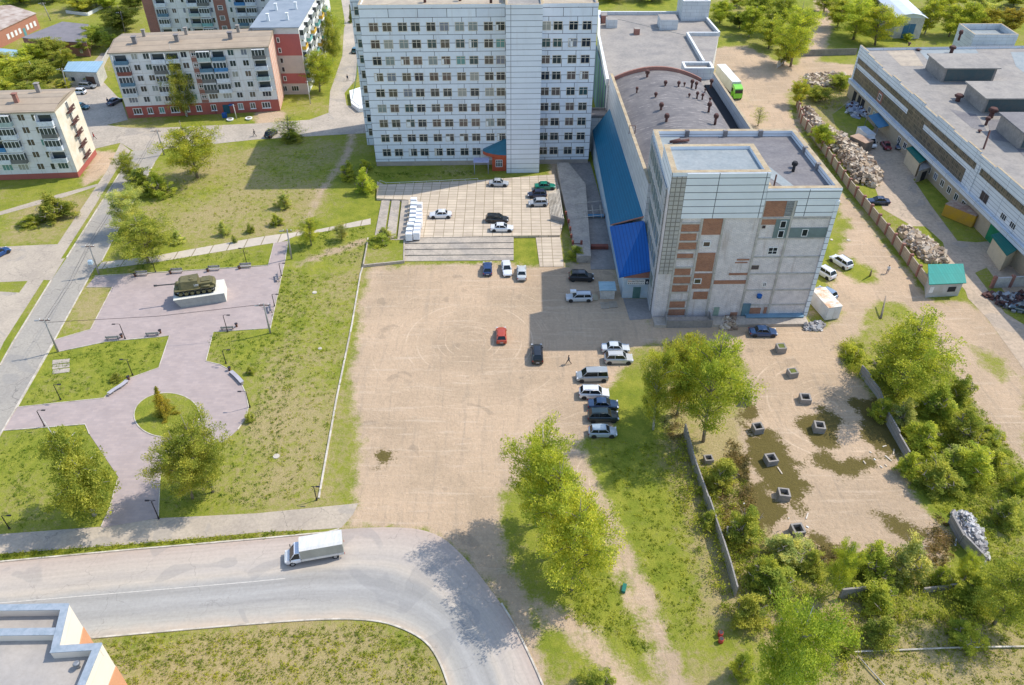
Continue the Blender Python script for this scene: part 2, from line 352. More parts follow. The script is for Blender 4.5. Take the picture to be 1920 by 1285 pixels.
M_CONC2=mat('concrete_dark',(.30,.27,.24),(.22,.20,.185),sc=.35,fine=2,fs=.5)
M_PATH=bricks('path_slab',(.56,.48,.38),(.50,.43,.345),(.27,.22,.13),3.0,30,.10,off=0,noise=.5,nsc=.6)
M_PAINT=mat('road_paint',(.62,.58,.52),(.42,.39,.35),sc=3,fine=6,fs=.4)
# left road
rl=[(-40,780),(0,685),(24,642),(96,526),(125,484),(226,323),(250,283)]
rr=[(-40,880),(0,817),(32,762),(100,642),(175,506),(191,490),(227,421),(239,400),(290,305),(308,280)]
sheet('road',rl+rr[::-1],.02,M_ASPH,'grey asphalt road running up the left side')
sheet('street',[(226,268),(250,283),(308,280),(480,262),(580,256),(688,250),(689,205),(650,198),(646,175),(667,150),(671,100),(665,45),(668,0),(640,0),(646,37),(642,105),(619,172),(616,212),(580,225),(480,232),(300,240),(240,240),(200,235),(240,225),(228,190),(190,150),(200,100),(190,100),(120,178),(150,200),(165,245),(175,280)],.026,M_ASPH2,'pale worn street and yard in front of the flats')
# bottom road : tan outer lane, grey inner lane with tyre darkening
m,t,b,o=nmat('bend_asphalt'); N=NT(t); U=N.uv(); P=N.geo()
sp=N.n('ShaderNodeSeparateXYZ'); N.l(N.n('ShaderNodeAttribute',attribute_name='across').outputs['Vector'],sp.inputs[0]); v=sp.outputs[1]; ul=sp.outputs[0]
cr=N.n('ShaderNodeValToRGB'); e=cr.color_ramp.elements
e[0].position=0; e[0].color=(.50,.41,.31,1); e[1].position=1; e[1].color=(.46,.36,.29,1)
for p_,c_ in ((.04,(.46,.39,.31)),(.12,(.40,.37,.32)),(.24,(.32,.305,.28)),(.34,(.37,.355,.33)),(.44,(.31,.295,.27)),(.50,(.35,.33,.30)),(.58,(.47,.41,.34)),(.66,(.42,.37,.32)),(.76,(.47,.405,.34)),(.92,(.45,.37,.31))):
    x=e.new(p_); x.color=(*c_,1)
nz=N.noise(P,.25,5,.6)
N.l(N.math('ADD',v,N.math('MULTIPLY',N.math('SUBTRACT',nz,.5),.13)),cr.inputs[0])
lon=N.n('ShaderNodeCombineXYZ'); N.l(N.math('MULTIPLY',ul,.05),lon.inputs[0]); N.l(N.math('MULTIPLY',v,16.0),lon.inputs[1])
a=N.mix(.6,cr.outputs[0],N.mix(N.noise(lon.outputs[0],1.4,5,.7),tint3(.6),tint3(1.4)),'MULTIPLY')
a=N.mix(.45,a,N.mix(N.noise(P,2.5,4,.75),tint3(.55),tint3(1.45)),'MULTIPLY'); a=cracks(N,P,a,.13,.006,.28); N.l(a,b.inputs['Base Color']); b.inputs['Roughness'].default_value=.85
M_BEND=m
inner=gl([(-120,1225),(0,1215),(170,1197),(475,1170),(625,1160),(710,1164),(760,1180),(800,1203),(822,1235),(838,1275),(862,1360)])
outer=gl([(-120,1068),(0,1054),(250,1031),(475,1012),(613,999),(640,992),(730,988),(790,992),(832,1008),(872,1046),(907,1088),(945,1140),(985,1210),(1030,1310),(1050,1370)])
A=resample(smooth(inner,2),90); B=resample(smooth(outer,2),90)
mb=MB(); uvv=[]
NA=12
for i in range(89):
    for j in range(NA):
        f=j/NA; g=(j+1)/NA
        q=[A[i].lerp(B[i],f),A[i+1].lerp(B[i+1],f),A[i+1].lerp(B[i+1],g),A[i].lerp(B[i],g)]
        if (q[1]-q[0]).cross(q[2]-q[0]).z<0: q=q[::-1]; fl=[(i,g),(i+1,g),(i+1,f),(i,f)]
        else: fl=[(i,f),(i+1,f),(i+1,g),(i,g)]
        mb.face([(p.x,p.y,.02) for p in q]); uvv+=fl
o=mb.obj('road',M_BEND); a=o.data.attributes.new('across','FLOAT_VECTOR','POINT')
a.data.foreach_set('vector',np.array([(u_,v_,0) for u_,v_ in uvv],np.float32).ravel()); struct(o,'wide asphalt road bending down to the right in the foreground')
kerb('kerb',A,M_KERB,.2,.14,world=True,label='kerb along the inside of the bend')
kerb('kerb',[(-120,1068),(0,1054),(250,1031),(475,1012),(613,999),(636,993)],M_KERB,.18,.14,label='kerb between road and grass verge')
kerb('kerb',[(940,1132),(960,1164),(985,1212),(1014,1275),(1040,1340)],M_KERB,.2,.14,sm=True,label='kerb at the outside of the bend')
kerb('centre_line',[(-120,1141),(0,1131),(250,1110),(475,1091),(535,1085)],M_PAINT,.10,.026,label='thin white centre line on the foreground road')
for k,(a_,b_) in enumerate([(20,24),(25,27)]): pass
# pavements
kw=M_WALK
sheet('pavement',[(-120,1015),(0,1002),(190,988),(300,972),(480,963),(672,944),(662,965),(640,990),(600,993),(480,999),(300,1017),(0,1039),(-120,1052)],.024,kw,'pale pavement along the foreground road')
sheet('pavement',[(200,321),(226,268),(245,283),(217,321),(180,383),(114,486),(122,484),(96,526),(82,525),(7,642),(-20,700),(-60,640),(-60,540),(0,547),(36,549),(52,527),(-60,532),(-60,466),(0,463),(108,458),(185,343)],.012,kw,'pavement and parking bay left of the side road')
sheet('path',[(-60,408),(0,397),(105,366),(183,345),(181,350),(105,375),(0,404),(-60,416)],.016,kw,'narrow footpath towards the left block of flats')
sheet('path',[(191,492),(285,481),(480,446),(520,440),(590,432),(695,410),(695,421),(555,443),(527,454),(480,461),(287,493),(180,506)],.028,M_PATH,'concrete slab footpath between lawn and memorial square')
kerb('kerb',[(0,686),(24,643),(96,526)],M_KERB,.2,.12,label='kerb on the left of the side road, lower stretch')
kerb('kerb',[(125,484),(226,323),(248,285)],M_KERB,.2,.12,label='kerb on the left of the side road, upper stretch')
kerb('kerb',[(-40,880),(0,817),(32,762),(100,642),(175,506)],M_KERB,.2,.12,label='kerb between side road and memorial lawns')
kerb('kerb',[(191,490),(227,421),(239,400),(290,305)],M_KERB,.2,.12,label='kerb between side road and the big lawn')
# memorial square
cc=G(348,775)
arc=[(386,678),(412,684),(432,695),(450,714),(461,738),(466,764),(461,784),(446,806),(425,826),(385,843),(345,850),(306,850)]
sq=[(178,519),(300,512),(503,499),(514,456),(540,452),(535,486),(507,616),(400,623)]+arc+[(300,900),(297,972),(190,990),(205,955),(222,895),(168,815),(160,796),(5,808),(33,764),(195,747),(208,733),(240,711),(298,690),(318,630),(298,632),(200,641),(110,660),(100,644),(103,638),(170,618),(211,539),(162,539)]
sheet('square',sq,.036,M_PAVER,'pinkish paved memorial square')
for nm_,pt,lb in [('kerb',[(178,518),(300,511),(503,498),(514,456)],'kerb along the top of the memorial square'),('kerb',[(540,452),(535,486),(507,616),(400,623)]+arc[:8],'kerb along the right side of the memorial square'),('kerb',[(110,660),(200,641),(298,632),(318,630),(298,690),(240,711),(208,733),(195,747),(33,764),(100,646)],'kerb round the lawn left of the round bed'),('kerb',[(297,972),(300,900),(306,850)],'kerb right of the lower path'),('kerb',[(5,808),(160,796),(168,815)],'kerb above the lower left lawn'),('kerb',[(222,895),(205,955),(190,988)],'kerb left of the lower path'),('kerb',[(162,539),(211,539),(170,618),(103,638)],'kerb of the small triangular lawn')]:
    kerb(nm_,pt,M_KERB,.12,.1,label=lb)
bed=[(313+61.5*math.cos(a),779+41.5*math.sin(a)) for a in [i*2*math.pi/40 for i in range(40)]]
sheet('lawn',bed,.09,M_GRASS,'round lawn bed in the memorial square',lift=True); kerb('kerb',bed,M_KERB,.14,.12,closed=True,label='kerb of the round bed')
# yard and plaza hard standing
sheet('yard',[(1655,392),(1640,350),(1600,300),(1560,215),(1595,185),(1640,225),(1700,285),(1743,329),(1855,441),(1925,515),(1925,700),(1850,596),(1815,560),(1810,545),(1770,500),(1720,430)],.018,mat('dusty_yard',(.49,.375,.265),(.38,.30,.215),sc=.15,fine=1.6,fs=.6,crack=.22),'concrete yard between the brick pillared fence and the long factory')
for pt in ([(1712,336),(1738,332),(1800,392),(1852,441),(1862,452),(1830,455),(1795,452),(1745,385)],[(1828,512),(1850,502),(1892,560),(1925,570),(1925,612),(1885,588)],[(1668,424),(1735,425),(1768,455),(1778,490),(1758,498),(1700,470)],[(1560,215),(1595,190),(1640,240),(1600,290),(1575,262)]):
    sheet('lawn',pt,.03,M_GRASS,'patch of rough grass in the factory yard')
sheet('apron',[(1168,560),(1219,560),(1222,598),(1181,601)],.05,M_CONC2,'concrete apron before the blue roofed annexe')
sheet('forecourt',[(1190,612),(1225,600),(1520,596),(1530,604),(1400,612),(1200,625)],.04,M_CONC,'concrete strip under the brick building') if False else None
# slab paved parking terrace in front of the tower, 0.5 m above the lot, with steps
TZ=.5
def block(name,pts,z1,m,label,z0=0,kind=True):
    P=[(p.x,p.y) for p in gl(pts,z1)]; mb=MB(); mb.prism(P,z0,z1,0,0,True); o=mb.obj(name,m)
    return struct(o,label)
block('parking_terrace',[(707,340),(720,346),(900,338),(1040,327),(1050,352),(1058,412),(1050,441),(760,446),(766,375),(706,372)],TZ,M_SLAB,'slab paved car park in front of the white tower')
for k in range(4):
    y0=446+k*11.2; z=TZ-.1*(k+1)
    block('step',[(758-k*.5,y0+.6),(963,y0-1.4),(963,y0+8.3),(758-k*.5,y0+10)],z,M_CONC,'broad concrete step below the car park, row %d from the top'%(k+1))
for k in range(3):
    x=752-k*19; z=TZ-.11*(k+1)
    block('step',[(x+1.5,376),(x+17,375.5),(x+11-k*3,450),(x-7-k*3,450)],z,M_CONC,'broad concrete step left of the car park, row %d from the right'%(k+1))
block('path',[(1004,441),(1050,441),(1058,500),(1012,500)],.1,M_SLAB,'slab path from the car park down to the earth lot')
# ---------------------------------------------------------------- building kit
rnd=random.Random(7)
def glassmat(name,c,rough=.12,ocol=False):
    m,t,b,o=nmat(name); N=NT(t)
    if ocol:
        oi=N.n('ShaderNodeObjectInfo'); N.l(oi.outputs['Color'],b.inputs['Base Color'])
    else: b.inputs['Base Color'].default_value=(*c,1)
    b.inputs['Roughness'].default_value=rough; b.inputs['Specular IOR Level'].default_value=.55
    return m
M_GLASS=glassmat('window_glass',(.03,.04,.045),.15,True)
M_FRW=mat('white_frame',(.78,.78,.76),(.68,.68,.66),sc=3,fine=8,fs=.2,rough=.6)
M_FRC=mat('cream_frame',(.66,.60,.50),(.5,.42,.33),sc=3,fine=8,fs=.3,rough=.7)
M_ROOFT=mat('tarred_roof',(.215,.20,.195),(.155,.145,.15),sc=.35,fine=2.5,fs=.5,stretch=(.5,1,1))
M_ROOFG=mat('grey_roof_felt',(.33,.295,.255),(.24,.22,.20),sc=.25,fine=1.8,fs=.4)
M_ROOFB=mat('pale_blue_felt',(.30,.325,.325),(.235,.27,.28),sc=.4,fine=2,fs=.35)
M_COPE=mat('coping',(.46,.37,.24),(.34,.25,.15),sc=.7,fine=3,fs=.4)
M_DARK=mat('dark_void',(.03,.03,.033),fs=0)
M_RUST=mat('rusty_steel',(.12,.055,.045),(.07,.035,.03),sc=2,fine=6)
M_STEEL=mat('grey_steel',(.32,.33,.34),(.22,.23,.24),sc=2,fine=6,rough=.5,metal=.3)
M_OBJ=mat('painted_panel',(.8,.8,.8),ocol=True,sc=1.2,fine=4,fs=.3,rough=.6)
M_BRICK=bricks('red_brick',(.36,.13,.085),(.27,.105,.075),(.30,.22,.19),.5,.16,.02,noise=.5,nsc=.6)
M_WBRICK=bricks('silicate_brick',(.76,.68,.64),(.66,.60,.58),(.50,.46,.45),.6,.2,.025,noise=.75,nsc=.8,streak=.6,stc=(.34,.25,.20))
M_BRICKB=bricks('brown_brick',(.40,.165,.085),(.30,.12,.065),(.34,.24,.18),.5,.16,.02,noise=.7,nsc=.9)
M_PANEL=bricks('white_facing_panel',(.74,.77,.80),(.67,.70,.74),(.10,.10,.11),5.8,1.685,.055,off=.5,noise=.3,nsc=.3,streak=.35,stc=(.42,.38,.33))
M_PANELP=bricks('pylon_panel',(.75,.77,.79),(.70,.72,.745),(.16,.16,.17),30,1.12,.05,off=0,noise=.2,nsc=.3,streak=.15)
_wm={}
def winmesh(w,h,nv=2,tr=.0,fr=.08,fm=None,sill=False):
    k=(w,h,nv,tr,fr,fm.name if fm else '',sill)
    if k in _wm: return _wm[k]
    fm=fm or M_FRW; mb=MB(); y=-.05
    mb.face([(-w/2,-.02,0),(w/2,-.02,0),(w/2,-.02,h),(-w/2,-.02,h)],1)
    mb.box(-w/2,-w/2+fr,y,.0,0,h,0); mb.box(w/2-fr,w/2,y,0,0,h,0); mb.box(-w/2+fr,w/2-fr,y,0,h-fr,h,0); mb.box(-w/2+fr,w/2-fr,y,0,0,fr,0)
    for i in range(1,nv):
        x=-w/2+w*i/nv; mb.box(x-fr*.45,x+fr*.45,y+.005,0,fr,h-fr,0)
    if tr: mb.box(-w/2+fr,w/2-fr,y+.01,0,h*tr-fr*.4,h*tr+fr*.4,0)
    if sill: mb.box(-w/2-.1,w/2+.1,-.2,0,-.1,-.004,0)
    _wm[k]=mb.mesh('window',[fm,M_GLASS]); return _wm[k]
DKG=[(.02,.03,.035),(.03,.045,.05),(.01,.02,.035),(.05,.055,.05),(.09,.07,.06),(.13,.10,.085),(.10,.09,.07),(.04,.08,.08)]
def wcol(r=.15):
    c=rnd.choice(DKG)
    if rnd.random()<r: c=rnd.choice([(.22,.26,.25),(.32,.32,.28),(.12,.28,.26),(.18,.20,.24)])
    return c
def windows(par,me,pts,rz=0,cap=100,colf=wcol,name='window'):
    """pts nearest first; past the cap the rest become one part"""
    for p in pts[:cap]: inst(name,me,par,p,rz,None,colf())
    rest=pts[cap:]
    if rest:
        mb=MB(); c,s=math.cos(rz),math.sin(rz)
        for p in rest:
            for f in me.polygons:
                mb.face([(p[0]+c*v.x-s*v.y,p[1]+s*v.x+c*v.y,p[2]+v.z) for v in (me.vertices[i].co for i in f.vertices)],f.material_index)
        o=mb.obj(name,[me.materials[0],M_GLASS],par); o['kind']='stuff'; o.color=(.03,.04,.045,1)
def parapet(par,poly,z0,z1,th,m,name='parapet',cope=None,ch=.08):
    """ring wall along polygon (counter-clockwise, local coords)"""
    n=len(poly); P=[Vector((p[0],p[1],0)) for p in poly]; I=[]
    for i in range(n):
        a=(P[i]-P[i-1]).normalized(); c=(P[(i+1)%n]-P[i]).normalized()
        na=Vector((-a.y,a.x,0)); nc=Vector((-c.y,c.x,0)); bis=(na+nc); bis=bis/max(bis.length_squared/2,1e-3)
        I.append(P[i]+bis*th)
    mb=MB()
    for i in range(n):
        a,b_,c,d_=P[i],P[(i+1)%n],I[(i+1)%n],I[i]; T=lambda p,z:(p.x,p.y,z)
        mb.face([T(a,z0),T(b_,z0),T(b_,z1),T(a,z1)],0); mb.face([T(c,z0),T(d_,z0),T(d_,z1),T(c,z1)],0)
        mb.face([T(a,z1),T(b_,z1),T(c,z1),T(d_,z1)],1)
    return mb.obj(name,[m,cope or M_COPE],par)
def grow(poly,e):
    cx=sum(p[0] for p in poly)/len(poly); cy=sum(p[1] for p in poly)/len(poly)
    return [(p[0]+(e if p[0]>cx else -e),p[1]+(e if p[1]>cy else -e)) for p in poly]
def vent(par,x,y,z,h=1.2,r=.35,m=None,name='roof_vent'):
    mb=MB(); mb.cyl(x,y,z,z+h*.65,r*.55,8); mb.cyl(x,y,z+h*.65,z+h*.8,r,10); mb.tube([(x,y,z+h*.8),(x,y,z+h)],[r*1.15,r*.75],10)
    return mb.obj(name,m or M_RUST,par)
def shaft(par,x,y,z,h=1.6,a=.45,m=None,name='chimney'):
    mb=MB(); mb.box(x-a,x+a,y-a,y+a,z,z+h); mb.box(x-a*1.35,x+a*1.35,y-a*1.35,y+a*1.35,z+h+.18,z+h+.3)
    for i in (-1,1):
        for j in (-1,1): mb.box(x+i*a*.9-.06,x+i*a*.9+.06,y+j*a*.9-.06,y+j*a*.9+.06,z+h,z+h+.18)
    return mb.obj(name,m or M_ROOFG,par)
# ================================================================= white tower
TO=G(706,312); TY=R(1.6)
tw=thing('office_tower','nine storey white panel office tower with a windowless shaft on its front','building',(TO.x,TO.y,0),TY)
mb=MB(); mb.prism([(0,0),(29.05,0),(29.05,14),(0,14)],1.1,34,0,0); mb.prism([(36.2,0),(47.5,0),(47.5,14),(36.2,14)],1.1,34,0); mb.obj('wall',M_PANEL,tw)
mb=MB(); mb.prism([(.05,.06),(47.4,.06),(47.4,13.9),(.05,13.9)],0,1.1,0); mb.obj('plinth',mat('plinth',(.45,.37,.30),(.36,.30,.26)),tw)
mb=MB(); mb.prism([(29.05,-4.2),(36.2,-4.2),(36.2,14.02),(29.05,14.02)],0,35.1,0,1); mb.obj('lift_shaft',[M_PANELP,M_ROOFG],tw)
mb=MB(); mb.prism([(-3.3,11),(-.004,11),(-.004,24),(-3.3,24)],0,33.4,0); mb.prism([(-.003,14.02),(47.5,14.02),(47.5,24),(-.003,24)],0,33,0); mb.obj('rear_wing',M_PANEL,tw)
M_ROOFTAN=mat('gravel_roof',(.46,.38,.28),(.34,.28,.22),sc=.5,fine=2,fs=.6)
mb=MB(); mb.face([(.3,.3,34.02),(28.9,.3,34.02),(28.9,13.8,34.02),(.3,13.8,34.02)]); mb.face([(36.4,.3,34.02),(47.2,.3,34.02),(47.2,13.8,34.02),(36.4,13.8,34.02)]); mb.obj('roof',M_ROOFTAN,tw)
parapet(tw,[(-.05,-.06),(29.0,-.06),(29.0,14.05),(-.05,14.05)],33.85,34.5,.45,M_PANELP); parapet(tw,[(36.26,-.06),(47.55,-.06),(47.55,14.05),(36.26,14.05)],33.85,34.5,.45,M_PANELP)
parapet(tw,[(29.0,-4.25),(36.25,-4.25),(36.25,14.06),(29.0,14.06)],35.05,35.5,.4,M_PANELP)
WO=winmesh(1.88,1.78,2,.70,.11,M_FRC)
zs=[29.32-3.37*k for k in range(9)]
xs=[2.65,5.30,8.42,10.98,14.1,16.75,19.83,22.5,25.6,28.0,37.25,39.6,42.75,45.45]
pts=[(x,-.01,z) for z in zs for x in xs]
windows(tw,WO,pts,colf=lambda:wcol(.14))
for k in range(16): x=rnd.choice(xs); z=rnd.choice(zs); MB().box(x-.9,x-.9+rnd.choice((.5,.85)),-.035,-.028,z+.12,z+rnd.choice((1.15,1.6))).obj('curtain',rnd.choice([M_FRW,M_FRC,M_FRW]),tw)
for k,z in enumerate(zs): inst('window',WO,tw,(-1.7,10.99,z),0,None,wcol(.1)); inst('window',WO,tw,(-1.7,10.99,z),0) if False else None
for x,y in ((13,3),(20,4),(44,5)): vent(tw,x,y,34,1.5,.5)
mb=MB(); mb.tube([(26.2,2,34),(26.2,2,36),(27.2,2,36.6),(28,2,36),(28,2,35.4)],.28,8); mb.obj('vent_pipe',M_RUST,tw)
# porch with curved teal roof beside the shaft
po=thing('entrance_porch','red rendered entrance porch with curved teal roof at the foot of the tower shaft','porch',(TO.x,TO.y,0),TY)
prof=[(23.9,0),(23.9,-1.0),(24.6,-1.9),(26.0,-2.7),(27.4,-3.2),(29.0,-3.4),(29.0,0)]
M_REDR=mat('red_render',(.50,.10,.04),(.40,.08,.04),sc=1.2)
mb=MB(); mb.prism([(25.9,-.02),(25.9,-3.1),(29.0,-3.1),(29.0,-.02)],0,3.1,0); mb.obj('wall',M_REDR,po)
mb=MB(); mb.prism([(a,b_-.02) for a,b_ in prof],3.1,3.9,0); mb.obj('fascia',M_REDR,po)
M_TEAL=mat('teal_sheet',(.03,.16,.22),(.03,.13,.17),sc=1,rough=.4,spec=.5)
mb=MB(); n_=len(prof)
for i in range(1,n_-2):
    a,c=prof[i],prof[i+1]; mb.face([(a[0],a[1]-.1,3.9),(c[0],c[1]-.1,3.9),(29.02,-.03,6.3)],0)
mb.face([(23.9,-.03,3.9),(23.9,-1.1,3.9),(29.02,-.03,6.3)],0); mb.obj('roof',M_TEAL,po)
inst('window',winmesh(1.5,1.7,3,.65,.09,M_FRW),po,(27.4,-3.11,1.0),0,None,(.1,.1,.1))
mb=MB(); mb.box(21.8,25.2,-4.6,-2.2,2.75,2.85)
for x in (22,25.0): mb.cyl(x,-4.5,0,2.75,.06,6)
mb.obj('canopy',mat('canopy_lilac',(.45,.45,.60)),po)
# ================================================================= annexe with blue roofs
AO=Vector((19.0,111.9,0)); 
an=thing('annexe','long low annexe with teal and bright blue sheet roofs left of the brick block','building',(AO.x,AO.y,0),0)
M_BLUE=bricks('bright_blue_sheet',(.005,.115,.40),(.01,.10,.34),(.0,.06,.24),.5,40,.05,off=0,noise=.45,nsc=.6,rough=.45)
M_BLUET=bricks('teal_blue_sheet',(.006,.125,.235),(.006,.115,.215),(.01,.16,.27),60,.45,.05,off=0,noise=.45,nsc=.35,rough=.5)
M_BLUEW=mat('blue_stained_wall',(.50,.54,.56),(.30,.42,.50),sc=.5,fine=2,fs=.4)
xl=lambda y: -.15-.0095*(y-111.9)*1.0
mb=MB(); mb.prism([(.1,0),(4.45,0),(3.2,58),(-.75,58)],0,4.15,0); mb.obj('wall',M_BLUEW,an)
def roofq(y0,y1,x0,x1,x2,x3,zl,zr,m,th=.14,zl2=None,zr2=None):
    zl2=zl if zl2 is None else zl2; zr2=zr if zr2 is None else zr2
    mb=MB(); a=[(x0,y0,zl),(x1,y0,zr),(x2,y1,zr2),(x3,y1,zl2)]; b_=[(p[0],p[1],p[2]-th) for p in a]
    mb.face(a); mb.face(b_[::-1])
    for i in range(4): j=(i+1)%4; mb.face([b_[i],b_[j],a[j],a[i]])
    return mb.obj('roof',m,an)
def roofp(pts,m,th=.14):
    mb=MB(); b_=[(p[0],p[1],p[2]-th) for p in pts]; mb.face(pts); mb.face(b_[::-1])
    for i in range(4): j=(i+1)%4; mb.face([b_[i],b_[j],pts[j],pts[i]])
    return mb.obj('roof',m,an)
roofp([(-.75,-.3,4.5),(4.75,-.3,5.9),(4.3,9.8,9.7),(-.75,16.6,4.5)],M_BLUE)
roofp([(-.6,16.8,4.7),(4.3,10.2,10.3),(3.0,58,10.6),(-.7,58,5.2)],M_BLUET)
mb=MB(); mb.obox((1.9,13.4,7.55),(4.9,-6.6,5.6),4.9,.12,.1); mb.face([(.1,0,4.15),(4.5,0,4.15),(4.5,0,5.7),(.1,0,4.5)]); mb.obj('gable',M_BRICK,an)
mb=MB(); mb.box(1.9,3.2,-.06,0,0,2.3); mb.obj('door',mat('green_door',(.10,.19,.17)),an)
def text(s,size,m,par,loc,rx=R(90),rz=0,ext=.01,name='lettering',sx=1):
    c=bpy.data.curves.new('t','FONT'); c.body=s; c.size=size; c.extrude=ext; c.align_x='LEFT'
    tmp=bpy.data.objects.new('t',c); COL.objects.link(tmp); bpy.context.view_layer.update()
    me=bpy.data.meshes.new_from_object(tmp.evaluated_get(bpy.context.evaluated_depsgraph_get()))
    bpy.data.objects.remove(tmp); me.materials.clear(); me.materials.append(m); me.name=name
    o=bpy.data.objects.new(name,me); COL.objects.link(o); o.parent=par; o.location=loc; o.rotation_euler=(rx,0,rz); o.scale=(sx,1,1); return o
sg=thing('shop_sign','white sign board with black lettering and a dark number square over the annexe door','sign',(AO.x+.75,AO.y-.18,3.0),0)
MB().box(0,3.0,-.06,.06,0,.95,0).obj('board',mat('sign_white',(.78,.76,.70),(.7,.66,.6)),sg); MB().box(3.02,3.75,-.06,.06,0,.95,0).obj('number_plate',mat('sign_dark',(.02,.035,.05)),sg)
M_INK=mat('ink',(.02,.03,.05),fs=0); M_INKO=mat('ink_orange',(.5,.16,.03),fs=0)
text('РЕМ',.42,M_INKO,sg,(.08,-.075,.5),sx=.72); text('БЫТТЕХНИКА',.42,M_INK,sg,(.78,-.075,.5),sx=.72); text('6',.75,M_FRW,sg,(3.2,-.075,.2))
mb=MB()
for k in range(8): mb.box(.12+k*.36,.12+k*.36+.2-.01*k,-.075,-.06,.12,.30-.015*(k%3))
mb.obj('pictograms',M_INK,sg)
# ================================================================= hall with barrel roof
HP=[(23.0,127.3),(45.6,144.5),(44.4,173.9),(21.7,173.3)]
hall=thing('workshop_hall','long hall with a dark tarred barrel roof behind the brick block','building',(22.3,127,0),0)
hx=lambda y: -.55-(y-127)*.029+.6
M_HW=bricks('hall_panel',(.50,.52,.53),(.44,.46,.48),(.27,.28,.30),6,1.2,.05,off=.5,noise=.45,nsc=.4,streak=.5,stc=(.36,.33,.30))
# left wall plane continues forward to the brick block
def seg(y0,y1,x0,x1,z0,z1,m,nm,top=None,th=.6):
    mb=MB(); mb.prism([(x0,y0),(x0+th,y0),(x1+th,y1),(x1,y1)],z0,z1,0,1); return mb.obj(nm,[m,top or M_COPE],hall)
seg(-5.6,46.3,.9,-.6,0,17.0,M_HW,'side_wall')
seg(16.8,47,23.6,22.3,0,16.9,M_HW,'right_wall',th=.5)
mb=MB(); NR=20
Y0,Y1=-.0,46.4
def arcpt(f,y):
    xa=(.75 if y<20 else -.05)+0; xa=.95-.0335*(y+5.6); xb=23.3-.042*(y-17) ; xb=xb-2.2
    x=xa+.5+(xb-xa-.5)*f; z=15.0+2.7*(1-(2*f-1)**2); return x,z
ys=[-5+i*(51.4)/12 for i in range(13)]
for i in range(12):
    for k in range(NR):
        f0,f1=k/NR,(k+1)/NR
        a=arcpt(f0,ys[i]); b_=arcpt(f1,ys[i]); c=arcpt(f1,ys[i+1]); d_=arcpt(f0,ys[i+1])
        mb.face([(a[0],ys[i],a[1]),(b_[0],ys[i],b_[1]),(c[0],ys[i+1],c[1]),(d_[0],ys[i+1],d_[1])],0,True)
m,t,b,o=nmat('barrel_felt'); N=NT(t); P=N.geo()
w_=N.noise(N.scalev(P,(.35,2.6,.3),rot=(0,0,-.22)),1.0,5,.7)
a=N.mix(N.ramp(N.noise(P,.3,6,.65),.35,.7),(.185,.168,.16),(.125,.115,.115)); a=N.mix(N.math('MULTIPLY',N.ramp(w_,.57,.66),.75),a,(.42,.37,.34)); a=N.mix(N.math('MULTIPLY',N.ramp(w_,.44,.34),.5),a,(.11,.095,.10))
N.l(a,b.inputs['Base Color']); b.inputs['Roughness'].default_value=.85
mb.obj('roof',m,hall)
mb=MB(); mb.box(20.7,23.0,17,46.4,14.0,14.45); mb.obj('gutter',M_DARK,hall)
mb=MB()
for k in range(NR):
    a=arcpt(k/NR,46.4); c=arcpt((k+1)/NR,46.4); mb.face([(a[0],46.38,13.5),(c[0],46.38,13.5),(c[0],46.38,c[1]+.75),(a[0],46.38,a[1]+.75)]); mb.face([(a[0],46.38,a[1]+.75),(c[0],46.38,c[1]+.75),(c[0],46.9,c[1]+.75),(a[0],46.9,a[1]+.75)])
mb.obj('end_wall',M_BRICK,hall)
vp=[(1213,143,1.9),(1247,159,1.5),(1272,159,1.4),(1283,157,1),(1297,158,1.6),(1305,160,1.4),(1333,157,1.6),(1194,168,1.2),(1229,180,1.4),(1292,178,1),(1307,178,1.3),(1317,180,1.2),(1322,167,.8),(1331,186,1.0),(1239,204,1.8),(1329,203,1.8),(1249,226,1.9),(1341,226,1.9)]
for x,y,h in vp:
    p=G(x,y+3,17.2); p=G(x,y+4,16.6+1.0*(1-abs(p.x-34)/12)); vent(hall,p.x-22.3,p.y-127,p.z-.4,h*1.15,h*.25,M_RUST)
mb=MB(); mb.tube([(-.1,14.6,17),(-.1,14.6,18.6),(1,14.6,18.6),(1,14.6,17)],.08,6); mb.obj('ladder_hoop',M_RUST,hall)
# ================================================================= flat roofed block behind
rb=thing('flat_roof_block','big flat roofed block behind the barrel roof hall with a white parapet','building',(0,0,0),0)
Z=15.0
BB=[(21.4,174.1),(45.7,174.1),(46.3,187.2),(45.0,187.2),(45.2,208.4),(53.4,208.4),(52.2,225),(24.0,226.2),(22.0,205)]
M_WHP=bricks('white_block_wall',(.60,.61,.60),(.55,.565,.56),(.33,.34,.35),3.0,.9,.03,noise=.4,nsc=.4,streak=.3)
mb=MB(); mb.prism([(21.4,174.1),(45.7,174.1),(46.2,187.1),(45.2,208.4),(24.0,226.2),(22.0,205)],0,Z-1,0,1); mb.obj('wall',[M_WHP,M_ROOFG],rb)
mb=MB(); mb.prism([(45.25,187.1),(47.5,187.1),(53.4,208.4),(52.2,226),(24.3,226.21),(45.25,208.5)],0,Z-.9,0,1); mb.obj('side_wing',[mat('pale_render',(.62,.58,.50),(.54,.50,.45)),M_ROOFG],rb)
mb=MB()
def wl(a,c,z0,z1,th,m=0,top=1):
    A_=Vector((a[0],a[1],0)); C_=Vector((c[0],c[1],0)); d=(C_-A_).normalized(); n=Vector((-d.y,d.x,0))*th/2
    mb.prism([(A_-n)[:2],(C_-n)[:2],(C_+n)[:2],(A_+n)[:2]],z0,z1,m,top)
